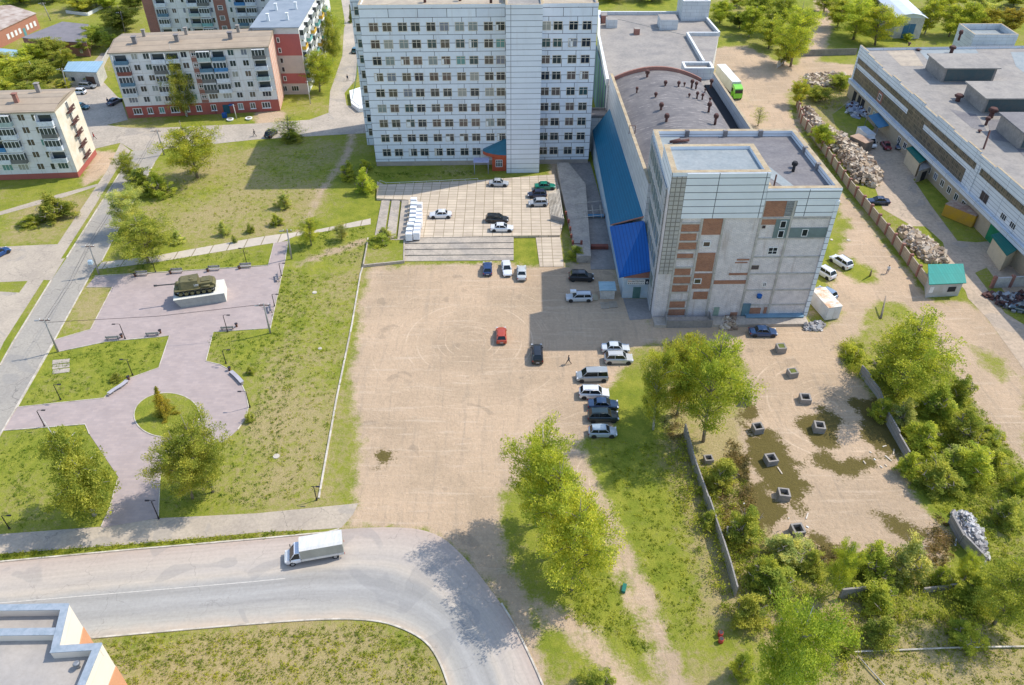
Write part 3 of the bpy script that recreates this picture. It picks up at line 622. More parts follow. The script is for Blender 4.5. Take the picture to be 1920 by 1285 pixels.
wl((22,205),(21.4,174.3),Z-1.2,Z+.4,.6); wl((24,226),(22,205),Z-1.2,Z+.4,.6); wl((24,226),(46,226),Z-1.2,Z,.5); wl((52.2,225.5),(53.4,208.4),Z-1.2,Z,.5); wl((45.1,208.3),(45.4,187.3),Z-1.2,Z,.5); wl((45.3,208.3),(53.2,208.3),Z-1.2,Z-.02,.5)
mb.obj('parapet',[M_WHP,M_FRW],rb)
def boxroof(x0,x1,y0,y1,z0,z1,m,nm='plant_room'):
    mb=MB(); mb.box(x0,x1,y0,y1,z0,z1,0,1); mb.obj(nm,[m,M_ROOFG],rb)
p=G(1277,40,14); q=G(1327,40,14); boxroof(p.x,q.x,p.y,p.y+8,Z-1,Z+3.6,M_WHP,'stair_head'); parapet(rb,[(p.x-.02,p.y-.02),(q.x+.02,p.y-.02),(q.x+.02,p.y+8.02),(p.x-.02,p.y+8.02)],Z+3.5,Z+4.2,.5,M_WHP,cope=M_FRW)
p=G(1237,57,14); boxroof(p.x,p.x+4.6,p.y,p.y+5,Z-1,Z+1.6,M_WHP)
p=G(1137,53,14); boxroof(p.x,p.x+2.8,p.y,p.y+3,Z-1,Z+1.1,M_WHP); p=G(1127,44,14); boxroof(p.x,p.x+1.6,p.y,p.y+3,Z-1,Z+1,M_BRICK); p=G(1189,66,14); boxroof(p.x,p.x+1.4,p.y,p.y+1.6,Z-1,Z+.5,M_BRICK)
p=G(1283,137,15.5); q=G(1338,137,15.5); boxroof(p.x,q.x,p.y,p.y+4.2,Z-3,Z+.9,M_WHP)
parapet(rb,[(p.x-.02,p.y-.02),(q.x+.02,p.y-.02),(q.x+.02,p.y+4.2),(p.x-.02,p.y+4.2)],Z+.85,Z+1.6,.5,M_WHP,cope=M_FRW)
mb=MB(); mb.box(21.15,21.38,176,203,1,13.5); mb.obj('mural',bricks('mural_paint',(.05,.09,.14),(.25,.33,.38),(.10,.30,.12),5,30,.6,noise=.8,nsc=.25),rb)
# link between tower and hall
lk=thing('link_corridor','low link with a flat dark roof between the tower and the hall','building',(0,0,0),0)
mb=MB(); mb.box(17.2,21.9,170.1,174.4,0,8.2,0,1); mb.obj('wall',[M_WHP,M_ROOFT],lk); parapet(lk,[(17.1,170),(21.95,170),(21.95,174.5),(17.1,174.5)],8.1,8.7,.35,M_ROOFT,cope=M_ROOFT)
# ================================================================= brick block with white panels (right of centre)
FB=thing('brick_block','tall half clad block of pale and red brick with white panels along its top','building',(23.59,106.0,0),R(1.0))
ZM,ZB=24.1,26.8
PF=[(0,0),(25.85,0),(25.0,21.2),(.85,21.4)]
mb=MB(); mb.prism(PF,0.0,ZM-1.0,0,1); mb.obj('wall',[M_WBRICK,M_ROOFT],FB)
mb=MB(); mb.prism([(-.02,-.02),(14.6,-.02),(14.4,9.6),(.35,9.6)],ZM-1.1,ZB-.55,0,1); mb.obj('stair_tower',[M_PANELP,M_ROOFB],FB)
mb=MB(); mb.face([(1.4,9.7,ZM-.97),(5.2,9.7,ZM-.97),(5.2,20.5,ZM-.97),(1.4,20.5,ZM-.97)]); mb.face([(14.7,9.4,ZM-.965),(18.4,1.0,ZM-.965),(19.8,1.6,ZM-.965),(17.2,10,ZM-.965)]); mb.obj('roof_patch',M_ROOFB,FB)
M_LCLAD=bricks('left_cladding',(.46,.46,.45),(.38,.40,.42),(.22,.22,.22),1.5,1.2,.07,off=0,noise=.5,nsc=.4,streak=.5,stc=(.33,.29,.23))
parapet(FB,[(-.06,-.05),(14.65,-.05),(14.45,9.65),(.33,9.65)],ZB-.6,ZB,.85,M_PANELP)
parapet(FB,[(14.66,-.05),(25.9,-.05),(25.05,21.25),(.8,21.45),(.38,9.68),(14.5,9.68)],ZM-1.0,ZM,.8,M_PANELP)
# white panels on the front
M_BP=bricks('broad_panel',(.75,.765,.78),(.70,.72,.74),(.12,.13,.14),7.0,1.18,.06,off=0,noise=.25,nsc=.3)
mb=MB(); mb.box(2.2,14.55,-.22,-.021,19.2,26.7); mb.obj('upper_panels',M_BP,FB)
mb=MB(); mb.box(14.62,25.8,-.18,-.003,22.1,23.9); mb.box(19.55,25.8,-.18,-.003,19.4,22.08); mb.obj('upper_panels',M_BP,FB)
mb=MB(); mb.box(-.03,2.2,-.16,-.025,9,26.2); mb.obj('tiled_strip',bricks('square_tile',(.45,.42,.37),(.39,.37,.34),(.19,.17,.15),.74,.74,.07,off=0,noise=.5,nsc=.6),FB)
mb=MB(); mb.prism([(-.20,2.0),(.06,2.0),(.82,21.0),(.56,21.0)],0,23.2,0); mb.obj('side_cladding',M_LCLAD,FB)
M_GB=mat('glass_block',(.10,.16,.17),(.22,.24,.20),sc=.8,fine=3,rough=.3)
for z in range(5):
    for k in range(7):
        if z<4 or k>0: y_=3+k*2.5; gx_=MB(); gx_.prism([(-.36+.04*y_,y_),(-.2+.04*y_,y_),(-.132+.04*y_,y_+1.7),(-.292+.04*y_,y_+1.7)],4.2+z*4.0,6.4+z*4.0,0); gx_.obj('side_glazing',M_GB,FB)
# concrete frame lines, brick infill
M_FRAMEC=mat('frame_concrete',(.50,.46,.41),(.36,.33,.29),sc=1.2,fine=4)
fr=MB()
for x in (2.35,5.6,8.95,): fr.box(x-.16,x+.16,-.14,-.026 if x>2 else 0,0.3,19.15)
for x in (14.6,19.3): fr.box(x-.17,x+.17,-.13,-.004,.3,22.05)
for z in (2.6,5.6,8.8,12.0,15.4,19.0): fr.box(14.78,19.12,-.10,-.005,z-.13,z+.13); fr.box(19.48,25.3,-.10,-.005,z-.13,z+.13)
for k in range(11): fr.box(2.52,5.43,-.10,-.027,1.9+k*1.62,2.2+k*1.62)
fr.obj('concrete_frame',M_FRAMECC if False else M_FRAMEC,FB)
mb=MB(); mb.box(25.35,25.95,-.28,0,0,22.0); mb.obj('corner_pier',M_PANELP,FB)
rbk=MB()
def rbx(x0,x1,z0,z1): MB().box(x0,x1,-.075,-.0265,z0,z1).obj('brick_infill',M_BRICKB,FB)
for k in range(11):
    if k in (2,6): continue
    rbx(2.53,5.3-(.2 if k%2 else 0),2.23+k*1.62-1.6,2.23+k*1.62-.36 if k!=7 else 2.23+k*1.62-.8)
rbx(5.78,8.78,16.2,19.1); rbx(5.78,8.6,9.4,12.9); rbx(5.78,8.7,6.0,9.0); rbx(6.2,8.6,3.9,5.4); rbx(14.8,18.0,19.3,22.0); rbx(14.8,17.8,17.9,18.9)
rbx(9.2,14.4,6.9,7.6); rbx(11.4,14.4,8.6,9.0); rbx(12.2,14.2,11.4,11.7); rbx(12.0,14.0,10.9,11.1); rbx(16.0,18.0,.7,2.0); rbx(18.5,19.0,.8,2.1); rbx(13.0,14.2,.4,1.1)
mb=MB(); mb.box(18.1,19.1,-.09,-.006,16.0,19.0); mb.box(17.0,19.1,-.085,-.0055,15.5,18.9); mb.box(19.5,25.3,-.09,-.006,15.6,17.3); mb.obj('green_patch',mat('grey_green_render',(.17,.22,.215),(.14,.18,.17)),FB)
mb=MB(); mb.box(18.2,19.1,-.12,-.004,19.4,22.0); mb.obj('louvre',M_DARK,FB) if False else None
mb=MB()
for k in range(9): mb.box(17.95+.02,19.12,-.13,-.004,19.4+k*.29,19.6+k*.29)
mb.obj('louvre',M_STEEL,FB)
W1=winmesh(1.25,1.05,1,0,.14,M_FRW)
for x,z in ((6.9,14.0),(6.5,7.0)): inst('window',W1,FB,(x,-.085,z),0,None,(.06,.05,.04))
W2=winmesh(.95,1.3,1,0,.09,M_FRW)
for x,z in ((18.2,17.3),(17.9,14.9) if False else (18.2,15.6),(21.9,15.8)): inst('window',W2,FB,(x,-.095,z),0,None,(.02,.025,.03))
inst('window',winmesh(1.5,1.3,2,.45,.09,M_FRW),FB,(17.6,-.02,12.5),0,None,(.02,.025,.03)); inst('window',winmesh(1.3,.9,1,0,.05,M_FRC),FB,(15.4,-.02,9.6),0,None,(.05,.05,.06)); inst('window',winmesh(.6,.8,2,0,.1,M_FRW),FB,(17.6,-.02,6.3),0,None,(.05,.05,.06)); inst('window',winmesh(.6,.6,1,0,.04,M_FRC),FB,(15.3,-.02,17.2),0,None,(.05,.04,.05))
mb=MB(); mb.box(14.8,16.1,-.2,-.004,.3,2.9); mb.obj('door',mat('blue_grey_door',(.13,.22,.26)),FB)
mb=MB(); mb.box(10.1,11.0,-.08,-.004,.5,2.2); mb.obj('door',mat('pale_green_door',(.30,.38,.30)),FB)
mb=MB(); mb.box(15.5,25.2,-1.0,-.02,.62,.80); mb.obj('ledge_flashing',mat('blue_flashing',(.20,.33,.42)),FB)
mb=MB(); mb.cyl(17.1,-.35,4.3,4.9,.4,10); mb.obj('blower',mat('blower_blue',(.02,.12,.38)),FB)
for x,y in ((7.0,4.3),(21.4,8.8)): vent(FB,x,y,ZM-1,1.0,.4,M_STEEL)
vent(FB,20.8,7.4,ZM-1,1.7,.45,M_DARK)
for pa,r_ in (([(15.9,1.2,ZM-1),(15.9,1.2,ZM+1.6)],.13),([(3.6,17.6,ZM-.6),(6.4,18.4,ZM-.6)],.25),([(3.2,18.0,ZM-.7),(5.0,18.9,ZM-.7)],.2)): mb=MB(); mb.tube(pa,r_,8); mb.obj('duct',M_RUST,FB)
for x,y in ((6.5,20.7),(13,20.6),(19,20.5),(24.6,14),(24.8,8)): 
    MB().box(x-.35,x+.35,y-.3,y+.3,ZM-1,ZM+.1).obj('drain_box',M_ROOFT,FB)
mb=MB(); mb.box(0,25.6,-2.6,-.3,0,.5); mb.obj('base_ledge',M_CONC,FB)
mb=MB(); mb.box(2.0,9.4,-2.7,-2.5,0,1.5); mb.box(1.9,2.1,-2.6,-.3,0,1.5); mb.box(9.3,9.5,-2.6,-.3,0,1.5); mb.obj('light_well',M_CONC2,FB)
# ================================================================= factory on the right
fa=math.radians(-87.6); FO=G(1590,182); FO=Vector((88.6,203.6,0))
fac=thing('factory','long white panel factory with bands of dirty glazing and a stepped parapet on the right','building',(FO.x,FO.y,0),fa)
# local x runs toward the viewer along the facade, local y = outwards to the right
L=112; D=75
M_FACP=bricks('factory_panel',(.68,.72,.755),(.62,.66,.70),(.30,.33,.36),6,.75,.05,off=0,noise=.3,nsc=.3,streak=.25)
M_TAN=bricks('tan_brick',(.50,.42,.30),(.45,.38,.28),(.34,.28,.20),.6,.2,.03,noise=.4,nsc=.4)
mb=MB(); mb.prism([(0,0),(L,0),(L,D),(0,D)],0,12.0,0,1); mb.obj('wall',[M_FACP,M_ROOFG],fac)
mb=MB(); mb.box(0,L,-.14,-.004,0,3.75); mb.obj('ground_floor',M_TAN,fac)
mb=MB(); mb.box(-.1,L,-.75,-.145,3.75,4.75,0); mb.obj('string_course',M_FACP,fac)
m,t,b,o=nmat('factory_glazing'); N=NT(t); bx=N.n('ShaderNodeTexBrick'); N.l(N.uv(),bx.inputs['Vector']); bx.offset=0
for i,(a_,c_) in enumerate((('Color1',(.035,.045,.045,1)),('Color2',(.15,.135,.11,1)),('Mortar',(.20,.19,.175,1)))): bx.inputs[a_].default_value=c_
bx.inputs['Scale'].default_value=1; bx.inputs['Mortar Size'].default_value=.06; bx.inputs['Brick Width'].default_value=.62; bx.inputs['Row Height'].default_value=.95
N.l(N.mix(.8,bx.outputs[0],N.mix(N.noise(N.scalev(N.geo(),(1,.9,.5)),.9,5,.75),(.2,.25,.25),(1.9,1.6,1.2)),'MULTIPLY'),b.inputs['Base Color']); b.inputs['Roughness'].default_value=.35
M_FGL=m
def band(x0,x1,z0,z1,nm='window_band'): MB().box(x0,x1,-.1,-.003,z0,z1).obj(nm,M_FGL,fac)
band(.8,61,9.1,10.35); band(63,110,9.1,10.35); band(.8,31,5.0,7.9); band(31.02,39,5.0,9.08); band(39.02,58.5,5.0,7.9)
for x in (.5,61.9): MB().box(x-.4,x+.4,-.2,-.002,4.76,12.0).obj('pilaster',M_FACP,fac)
# stepped parapet
pz=[(0,5,13.3),(5,9,12.9),(9,14,12.7),(14,20,12.35),(20,24,12.9),(24,31,12.5),(31,37,12.8),(37,43,12.3),(43,50,12.75),(50,56,12.45),(56,61,12.8),(61,67,12.4),(67,80,12.75),(80,112,12.4)]
for a_,c_,z_ in pz:
    MB().box(a_+.01,c_-.01,-.13,.28,10.6,z_,0,1).obj('parapet_panel',[M_FACP,M_COPE],fac)
parapet(fac,[(0,.3),(2,.3),(2,D),(0,D)][:0] or [(-.1,.3),(.5,.3),(.5,D),(-.1,D)],11.9,12.5,.2,M_FACP,cope=M_ROOFT,name='end_parapet')
W3=winmesh(1.5,1.5,2,0,.12,M_FRW)
for k in range(13): inst('window',W3,fac,(25.5+k*3.05 if k>1 else 14+k*3,-.145,1.2),0,None,wcol(.3))
for x in (4.5,7.5,9.8): MB().box(x-.9,x+.9,-.2,-.145,.1,2.9).obj('gate',M_DARK,fac)
MB().box(19.0,20.6,-.2,-.145,.1,2.8).obj('gate',mat('green_gate',(.03,.16,.12)),fac); MB().box(72,75.5,-.2,-.145,.1,3.4).obj('gate',mat('green_gate2',(.02,.22,.10)),fac)
for x,z in ((17.2,6.0),(60,0)): 
    if z: MB().box(x-1.3,x+1.3,-.16,-.1,5.2,7.7).obj('orange_infill',M_BRICK,fac); inst('window',W3,fac,(x,-.17,5.7),0,None,(.03,.04,.05))
inst('window',winmesh(2.6,1.8,2,0,.05,M_STEEL),fac,(67,-.01,5.3),0,None,(.05,.04,.04)); inst('window',winmesh(1.8,1.2,3,0,.08,M_FRW),fac,(74.2,-.01,5.4),0,None,(.03,.04,.05)); inst('window',winmesh(1.8,1.2,3,0,.08,M_FRW),fac,(77.4,-.01,5.4),0,None,(.03,.04,.05))
for x,y,w_,dd in ((10,0,0,0),): pass
# roof lanterns (given as world boxes)
def lantern(x0,x1,y0,y1,h=3.2):
    c=Matrix.Rotation(-fa,3,'Z'); mb=MB()
    P=[c@(Vector((x,y,0))-FO) for x,y in ((x0,y0),(x1,y0),(x1,y1),(x0,y1))]; P=[(p.x,p.y) for p in P]
    mb.prism(P,12,12+h,0,1); o=mb.obj('roof_lantern',[M_CONC2,M_ROOFG],fac)
    Q=[c@(Vector((x,y,0))-FO) for x,y in ((x0+.6,y0-.12),(x1-.6,y0-.12),(x1-.6,y0-.01),(x0+.6,y0-.01))]
    mb=MB(); mb.prism([(p.x,p.y) for p in Q],12.25,12+h-.12,0); mb.obj('lantern_glazing',mat('lantern_glass',(.05,.09,.10),(.08,.10,.10),sc=1,rough=.3),o)
    E=[c@(Vector((x,y,0))-FO) for x,y in ((x0-.5,y0-.6),(x1+.5,y0-.6),(x1+.5,y1+.4),(x0-.5,y1+.4))]
    mb=MB(); mb.prism([(p.x,p.y) for p in E],12+h,12.25+h,0); mb.obj('lantern_roof',M_ROOFT if y0<150 else M_ROOFG,o)
def lp(ax,ay,bx_,h=3.2,dep=9):
    p=G(ax,ay,12); q=G(bx_,ay,12); lantern(p.x,q.x,p.y,p.y+dep,h)
lp(1764,154,1861,3.2,9); lp(1840,212,1990,3.2,9); lp(1907,279,2050,3.4,9)
c=Matrix.Rotation(-fa,3,'Z')
for pt,m_ in (([(1662,96),(1712,94),(1732,124),(1690,124)],M_ROOFTAN),([(1850,225),(1925,222),(1925,300),(1895,268),(1860,262)],M_ROOFT),([(1720,92),(1830,93),(1842,112),(1738,112)],M_ROOFB),([(1895,98),(1925,98),(1925,140),(1905,125)],M_ROOFB),([(1780,205),(1830,215),(1850,245),(1822,240)],M_ROOFT)):
    Q=[c@(G(x,y,12)-FO-Vector((0,0,12))) for x,y in pt]; mb=MB(); mb.face([(p.x,p.y,12.02) for p in Q][::-1]); mb.obj('roof_patch',m_,fac)
for x,y,h,r_ in ((1704,86,.8,.4),(1783,100,1.8,.8),(1797,76,2.6,.5),(1857,221,2.2,.9),(1848,235,1.8,.5),(1905,230,1.8,.5),(1795,190,1.6,.9),(1722,95,.4,.6),(1836,248,.5,.4)):
    p=c@(G(x,y,12)-FO-Vector((0,0,12))); vent(fac,p.x,p.y,12,h,r_)
p=G(1825,84,12.0); q=G(1907,84,12.0)
st=thing('roof_tank','open topped white box with sloping walls rising behind the factory roof','building',(p.x,p.y+1,0),0); wd=q.x-p.x
mb=MB(); mb.prism([(0,0),(wd,0),(wd,9),(0,9)],0,12.8,0,1); mb.obj('wall',[M_WHP,M_ROOFB],st); parapet(st,[(-.05,-.05),(wd+.05,-.05),(wd+.05,9.05),(-.05,9.05)],12.7,14.3,.4,M_WHP)
# green roofed entrance boxes against the factory
def green_box(pl,z,h,lab,depth=5,wid=6,lean=True,colr=(.015,.16,.13)):
    pass
# ================================================================= blocks of flats
M_GLD=glassmat('balcony_glass',(.035,.05,.06),.2)
M_GREYW=bricks('stained_panel_wall',(.74,.72,.70),(.66,.65,.63),(.50,.47,.43),3.2,2.75,.05,off=0,noise=.35,nsc=.35,streak=.45,stc=(.46,.38,.29))
M_PLR=bricks('painted_plinth',(.40,.115,.09),(.36,.105,.08),(.30,.09,.08),3.2,3,.03,off=0,noise=.3,nsc=.5)
M_FLATR=bricks('weathered_roof_sheets',(.40,.31,.22),(.32,.26,.195),(.17,.14,.11),60,2.6,.08,off=0,noise=.6,nsc=.35)
_bm={}
def balcony(par,x,z,w,col,glazed,rz=0,y=0,d=1.0,H=2.6):
    k=(round(w,2),glazed)
    if k not in _bm:
        mb=MB(); mb.box(-w/2,w/2,-d,-.01,0,.12,2); mb.box(-w/2,w/2,-d,-d+.06,.12,1.05,0); mb.box(-w/2,-w/2+.06,-d+.06,-.01,.12,1.05,0); mb.box(w/2-.06,w/2,-d+.06,-.01,.12,1.05,0)
        if glazed:
            mb.box(-w/2+.05,w/2-.05,-d+.04,-.01,1.05,H-.3,1)
            n=max(3,int(w/.7))
            for i in range(n+1):
                xx=-w/2+w*i/n; mb.box(xx-.05,xx+.05,-d-.01,-d+.05,1.05,H-.3,2)
            mb.box(-w/2,w/2,-d-.02,-.01,H-.3,H-.16,2)
        else:
            mb.box(-w/2+.3,w/2-.3,-.04,-.012,.2,2.1,1)
            for i in (-1,1): mb.box(i*w/2-.04,i*w/2+.04,-d,-.01,1.05,2.3,2) if i<0 else None
        _bm[k]=mb.mesh('balcony',[M_OBJ,M_GLD,M_FRW])
    return inst('balcony',_bm[k],par,(x,y,z),rz,None,col)
BC=[(.66,.70,.74)]*6+[(.20,.42,.42),(.10,.20,.28),(.06,.22,.45),(.22,.07,.05),(.16,.16,.15),(.40,.50,.48),(.55,.60,.62),(.07,.16,.17)]
def flats(name,label,o,yaw,L,D,H,zrow,pitch,rows,pattern,wallm,plinth=1.0,plm=None,side='r',roofm=None,ov=.5,ridge=.9):
    b=thing(name,label,'building',(o.x,o.y,0),yaw)
    mb=MB(); mb.prism([(0,0),(L,0),(L,D),(0,D)],plinth,H,0,0); mb.obj('wall',wallm,b)
    mb=MB(); mb.prism([(-.06,-.06),(L+.06,-.06),(L+.06,D+.06),(-.06,D+.06)],0,plinth,0); mb.obj('plinth',plm or M_PLR,b)
    mb=MB(); y=[-ov,D/2,D+ov]; z=[H+.12,H+.12+ridge,H+.12]
    mb.face([(-.2,y[0],z[0]),(L+.2,y[0],z[0]),(L+.2,y[1],z[1]),(-.2,y[1],z[1])]); mb.face([(-.2,y[1],z[1]),(L+.2,y[1],z[1]),(L+.2,y[2],z[2]),(-.2,y[2],z[2])])
    mb.face([(-.2,y[0],z[0]-.3),(L+.2,y[0],z[0]-.3),(L+.2,y[0],z[0]),(-.2,y[0],z[0])]); mb.face([(-.2,y[0],H-.18),(-.2,y[2],H-.18),(L+.2,y[2],H-.18),(L+.2,y[0],H-.18)])
    for x in (-.2,L+.2): mb.face([(x,y[0],z[0]-.3),(x,y[2],z[2]-.3),(x,y[2],z[2]),(x,y[1],z[1]),(x,y[0],z[0])])
    mb.obj('roof',roofm or M_FLATR,b)
    wp=[]; W_=winmesh(1.5,1.5,2,0,.10,M_FRW); Wn=winmesh(.95,1.55,1,0,.10,M_FRW); Ww=winmesh(2.2,1.5,3,0,.10,M_FRW)
    for r in range(rows):
        for (x,kind) in pattern:
            if kind=='w': inst('window',W_,b,(x,-.01,zrow+pitch*r+.85),0,None,wcol(.25))
            elif kind=='n': inst('window',Wn,b,(x,-.01,zrow+pitch*r+.75),0,None,wcol(.25))
            elif kind=='b':
                if r==0 and plm is None or r==0: inst('window',Ww,b,(x,-.01,zrow+.85),0,None,wcol(.2)); continue
                balcony(b,x,zrow+pitch*r-.1,3.15,rnd.choice(BC),rnd.random()<.66,H=pitch-.1)
    return b
A=G(148,333); Bq=G(0,338); yl=math.atan2(A.y-Bq.y,A.x-Bq.x)
u=Vector((math.cos(yl),math.sin(yl),0)); LL=36.0; oL=A-u*LL
pat=[]
for k in range(3):
    x=LL-k*15.4
    for dx,kd in ((2.3,'b'),(4.5,'n'),(7.0,'w'),(10.6,'b'),(13.9,'b')):
        if x-dx>1.2: pat.append((x-dx,kd))
bl=flats('block_of_flats','left block of flats at the photo edge, sunlit cream gable with rusty balcony frames','','','','','','','','','',None) if False else flats('block_of_flats','block of flats cut by the left edge, sunlit cream gable with rusty frames',oL,yl,LL,11.6,15.1,1.3,2.75,5,pat,M_GREYW,1.25)
M_CREAM=mat('cream_gable',(.74,.68,.55),(.66,.56,.40),sc=.4,fine=2,fs=.25)
MB().box(LL+.003,LL+.14,.02,11.58,1.26,15.0).obj('gable_wall',M_CREAM,bl)
for k in range(5):
    mb=MB(); z=2.3+k*2.6; mb.box(LL+.14,LL+1.0,4.2,7.4,z,z+.1); 
    for i in range(3): mb.box(LL+.94,LL+1.0,4.2+i*1.55,4.3+i*1.55,z,z+1.1)
    mb.box(LL+.94,LL+1.0,4.2,7.4,z+.55,z+1.1); mb.obj('balcony_frame',M_RUST,bl); inst('window',winmesh(1.2,1.9,2),bl,(LL+.15,5.8,z+.12),R(90),None,(.1,.09,.07))
for x,y,mt in ((LL-8.5,3.6,M_BRICK),(LL-6.2,9.2,M_ROOFG),(LL-22,4,M_BRICK)): shaft(bl,x,y,15.6,1.8,.4,mt)
O2=G(242,222); y2=R(7.3)
pat=[(2.4,'b'),(5.6,'w'),(8.3,'w'),(11.0,'b'),(14.3,'b'),(17.0,'w'),(19.4,'w'),(21.6,'b'),(25.0,'b'),(28.0,'w'),(31.1,'w'),(34.6,'b')]
b2=flats('block_of_flats','five storey pale block of flats with a red ground floor and a birch before it',O2,y2,37,13.5,16.2,3.0,2.62,5,pat,M_GREYW,3.0)
for x in (2.6,5.6,8.4,11.6,14.5,17.4,21.0,27.6,30.6,33.9): inst('window',winmesh(1.3 if x not in (2.6,33.9,11.6) else 2.1,1.55,2 if x not in (2.6,33.9,11.6) else 3,0,.12,M_FRW,True),b2,(x,-.07,.95),0,None,wcol(.3))
MB().box(23.2,24.8,-.14,-.065,0,2.3).obj('door',mat('blue_door',(.03,.11,.15)),b2); MB().box(24.9,26.1,-1.3,-.065,2.35,2.45).obj('door_canopy',mat('blue_canopy',(.04,.13,.35)),b2)
M_PINKB=bricks('orange_pink_gable',(.60,.32,.24),(.62,.40,.30),(.66,.55,.47),1.6,1.3,.1,noise=.6,nsc=.8)
MB().box(37.003,37.12,.02,13.48,.1,16.1).obj('gable_wall',M_PINKB,b2)
MB().box(18.5,20.2,-.04,-.003,3.05,16.0).obj('stair_strip',M_BRICK,b2)
for k in range(5): inst('window',winmesh(1.2,.8,2,0,.1,M_FRW),b2,(19.35,-.05,4.2+2.62*k),0,None,wcol(.2))
for x,y in ((5.4,4),(15.2,4.2),(27.8,4.4)): shaft(b2,x,y,16.8,1.5,.45,M_ROOFT)
for x,y in ((6.5,8.8),(16.5,9),(29,9.3)): shaft(b2,x,y,16.8,1.6,.35,M_ROOFG)
# pink and cream block end on
O3=Vector((-65.6,204.6,0)); pk=thing('block_of_flats','tall block end on, gable banded pink red and cream, grey blue roof','building',(O3.x,O3.y,0),R(1.5))
M_PINK=mat('pink_render',(.44,.13,.12),(.40,.12,.115),sc=.5,fs=.15); M_CRM=mat('cream_render',(.55,.47,.42),(.50,.43,.39),sc=.5,fs=.15)
LP=46
mb=MB(); mb.prism([(0,0),(11.6,0),(11.6,LP),(0,LP)],0,17.2,0); mb.obj('wall',M_FRW if False else mat('white_render',(.66,.65,.63),(.58,.56,.53),sc=.5,fs=.2),pk)
for z0,z1,m_ in ((0,2.9,M_CRM),(2.9,5.6,M_PINK),(5.6,10.2,M_CRM),(10.2,15.6,M_PINK)): MB().box(-.02,11.62,-.09,-.004,z0+.003,z1).obj('gable_band',m_,pk)
mb=MB(); mb.box(-.4,12.0,-.5,LP,17.2,17.4); mb.obj('roof',mat('blue_grey_roof',(.27,.31,.35),(.22,.26,.30),sc=.3,fs=.2),pk)
for k,z in enumerate((13.5,10.9,8.3,6.0,3.6)): inst('window',winmesh(.8,1.3,1,0,.16 if k in (0,1,4) else .06,M_FRW),pk,(6.1,-.095,z),0,None,(.03,.03,.035))
inst('window',winmesh(1.2,1.4,2),pk,(5.6,-.095,.9),0,None,(.03,.04,.04)); inst('window',winmesh(1.9,1.4,3),pk,(8.3,-.095,.9),0,None,(.03,.04,.04))
for x,y in ((3.2,5),(8,5.6),(3.4,14),(8.4,15),(3,24),(8,25)): shaft(pk,x,y,17.4,1.5,.3,M_FRW)
for k in range(6):
    for r in range(5):
        y=2.5+k*6.5; c=[(.7,.7,.7),(.70,.42,.06),(.68,.66,.6),(.16,.42,.38)][(k*2+r*3)%4]
        balcony(pk,11.62,2.9+r*2.75,3.15,c,r%2==0,rz=R(90),y=y)
# white and brick block at the top edge
O4=G(290,88); bt=thing('block_of_flats','nine storey white block with brick corner and brick stair strip, cut by top edge','building',(O4.x,O4.y,0),R(2.5))
mb=MB(); mb.prism([(0,0),(40,0),(40,12),(0,12)],0,24,0); mb.obj('wall',M_GREYW,bt)
MB().box(-.02,3.0,-.08,-.004,0,24).obj('brick_corner',M_BRICK,bt); MB().box(20.5,24.0,-.08,-.004,0,24).obj('stair_strip',M_BRICK,bt)
mb=MB(); mb.box(-.4,40.4,-.4,12.4,24,24.4); mb.obj('roof',M_ROOFG,bt)
for r in range(8):
    z=2.9*r
    for x,k in ((5.2,'b'),(8.6,'w'),(11.6,'n'),(14.4,'b'),(17.6,'b'),(19.6,'n'),(25.3,'n'),(28.2,'b'),(31.4,'b'),(35.0,'w'),(38.0,'w')):
        if k=='b' and r: balcony(bt,x,z+.1,3.0,rnd.choice(BC),rnd.random()<.6)
        elif k=='w': inst('window',winmesh(1.25,1.4,2,0,.09,M_FRW),bt,(x,-.01,z+1.0),0,None,wcol(.2))
        else: inst('window',winmesh(.85,1.5,1,0,.09,M_FRW),bt,(x,-.01,z+1.0),0,None,wcol(.2))
    inst('window',winmesh(1.5,1.3,1,.5,.16,M_FRW),bt,(22.2,-.085,z+1.7),0,None,(.02,.03,.05))
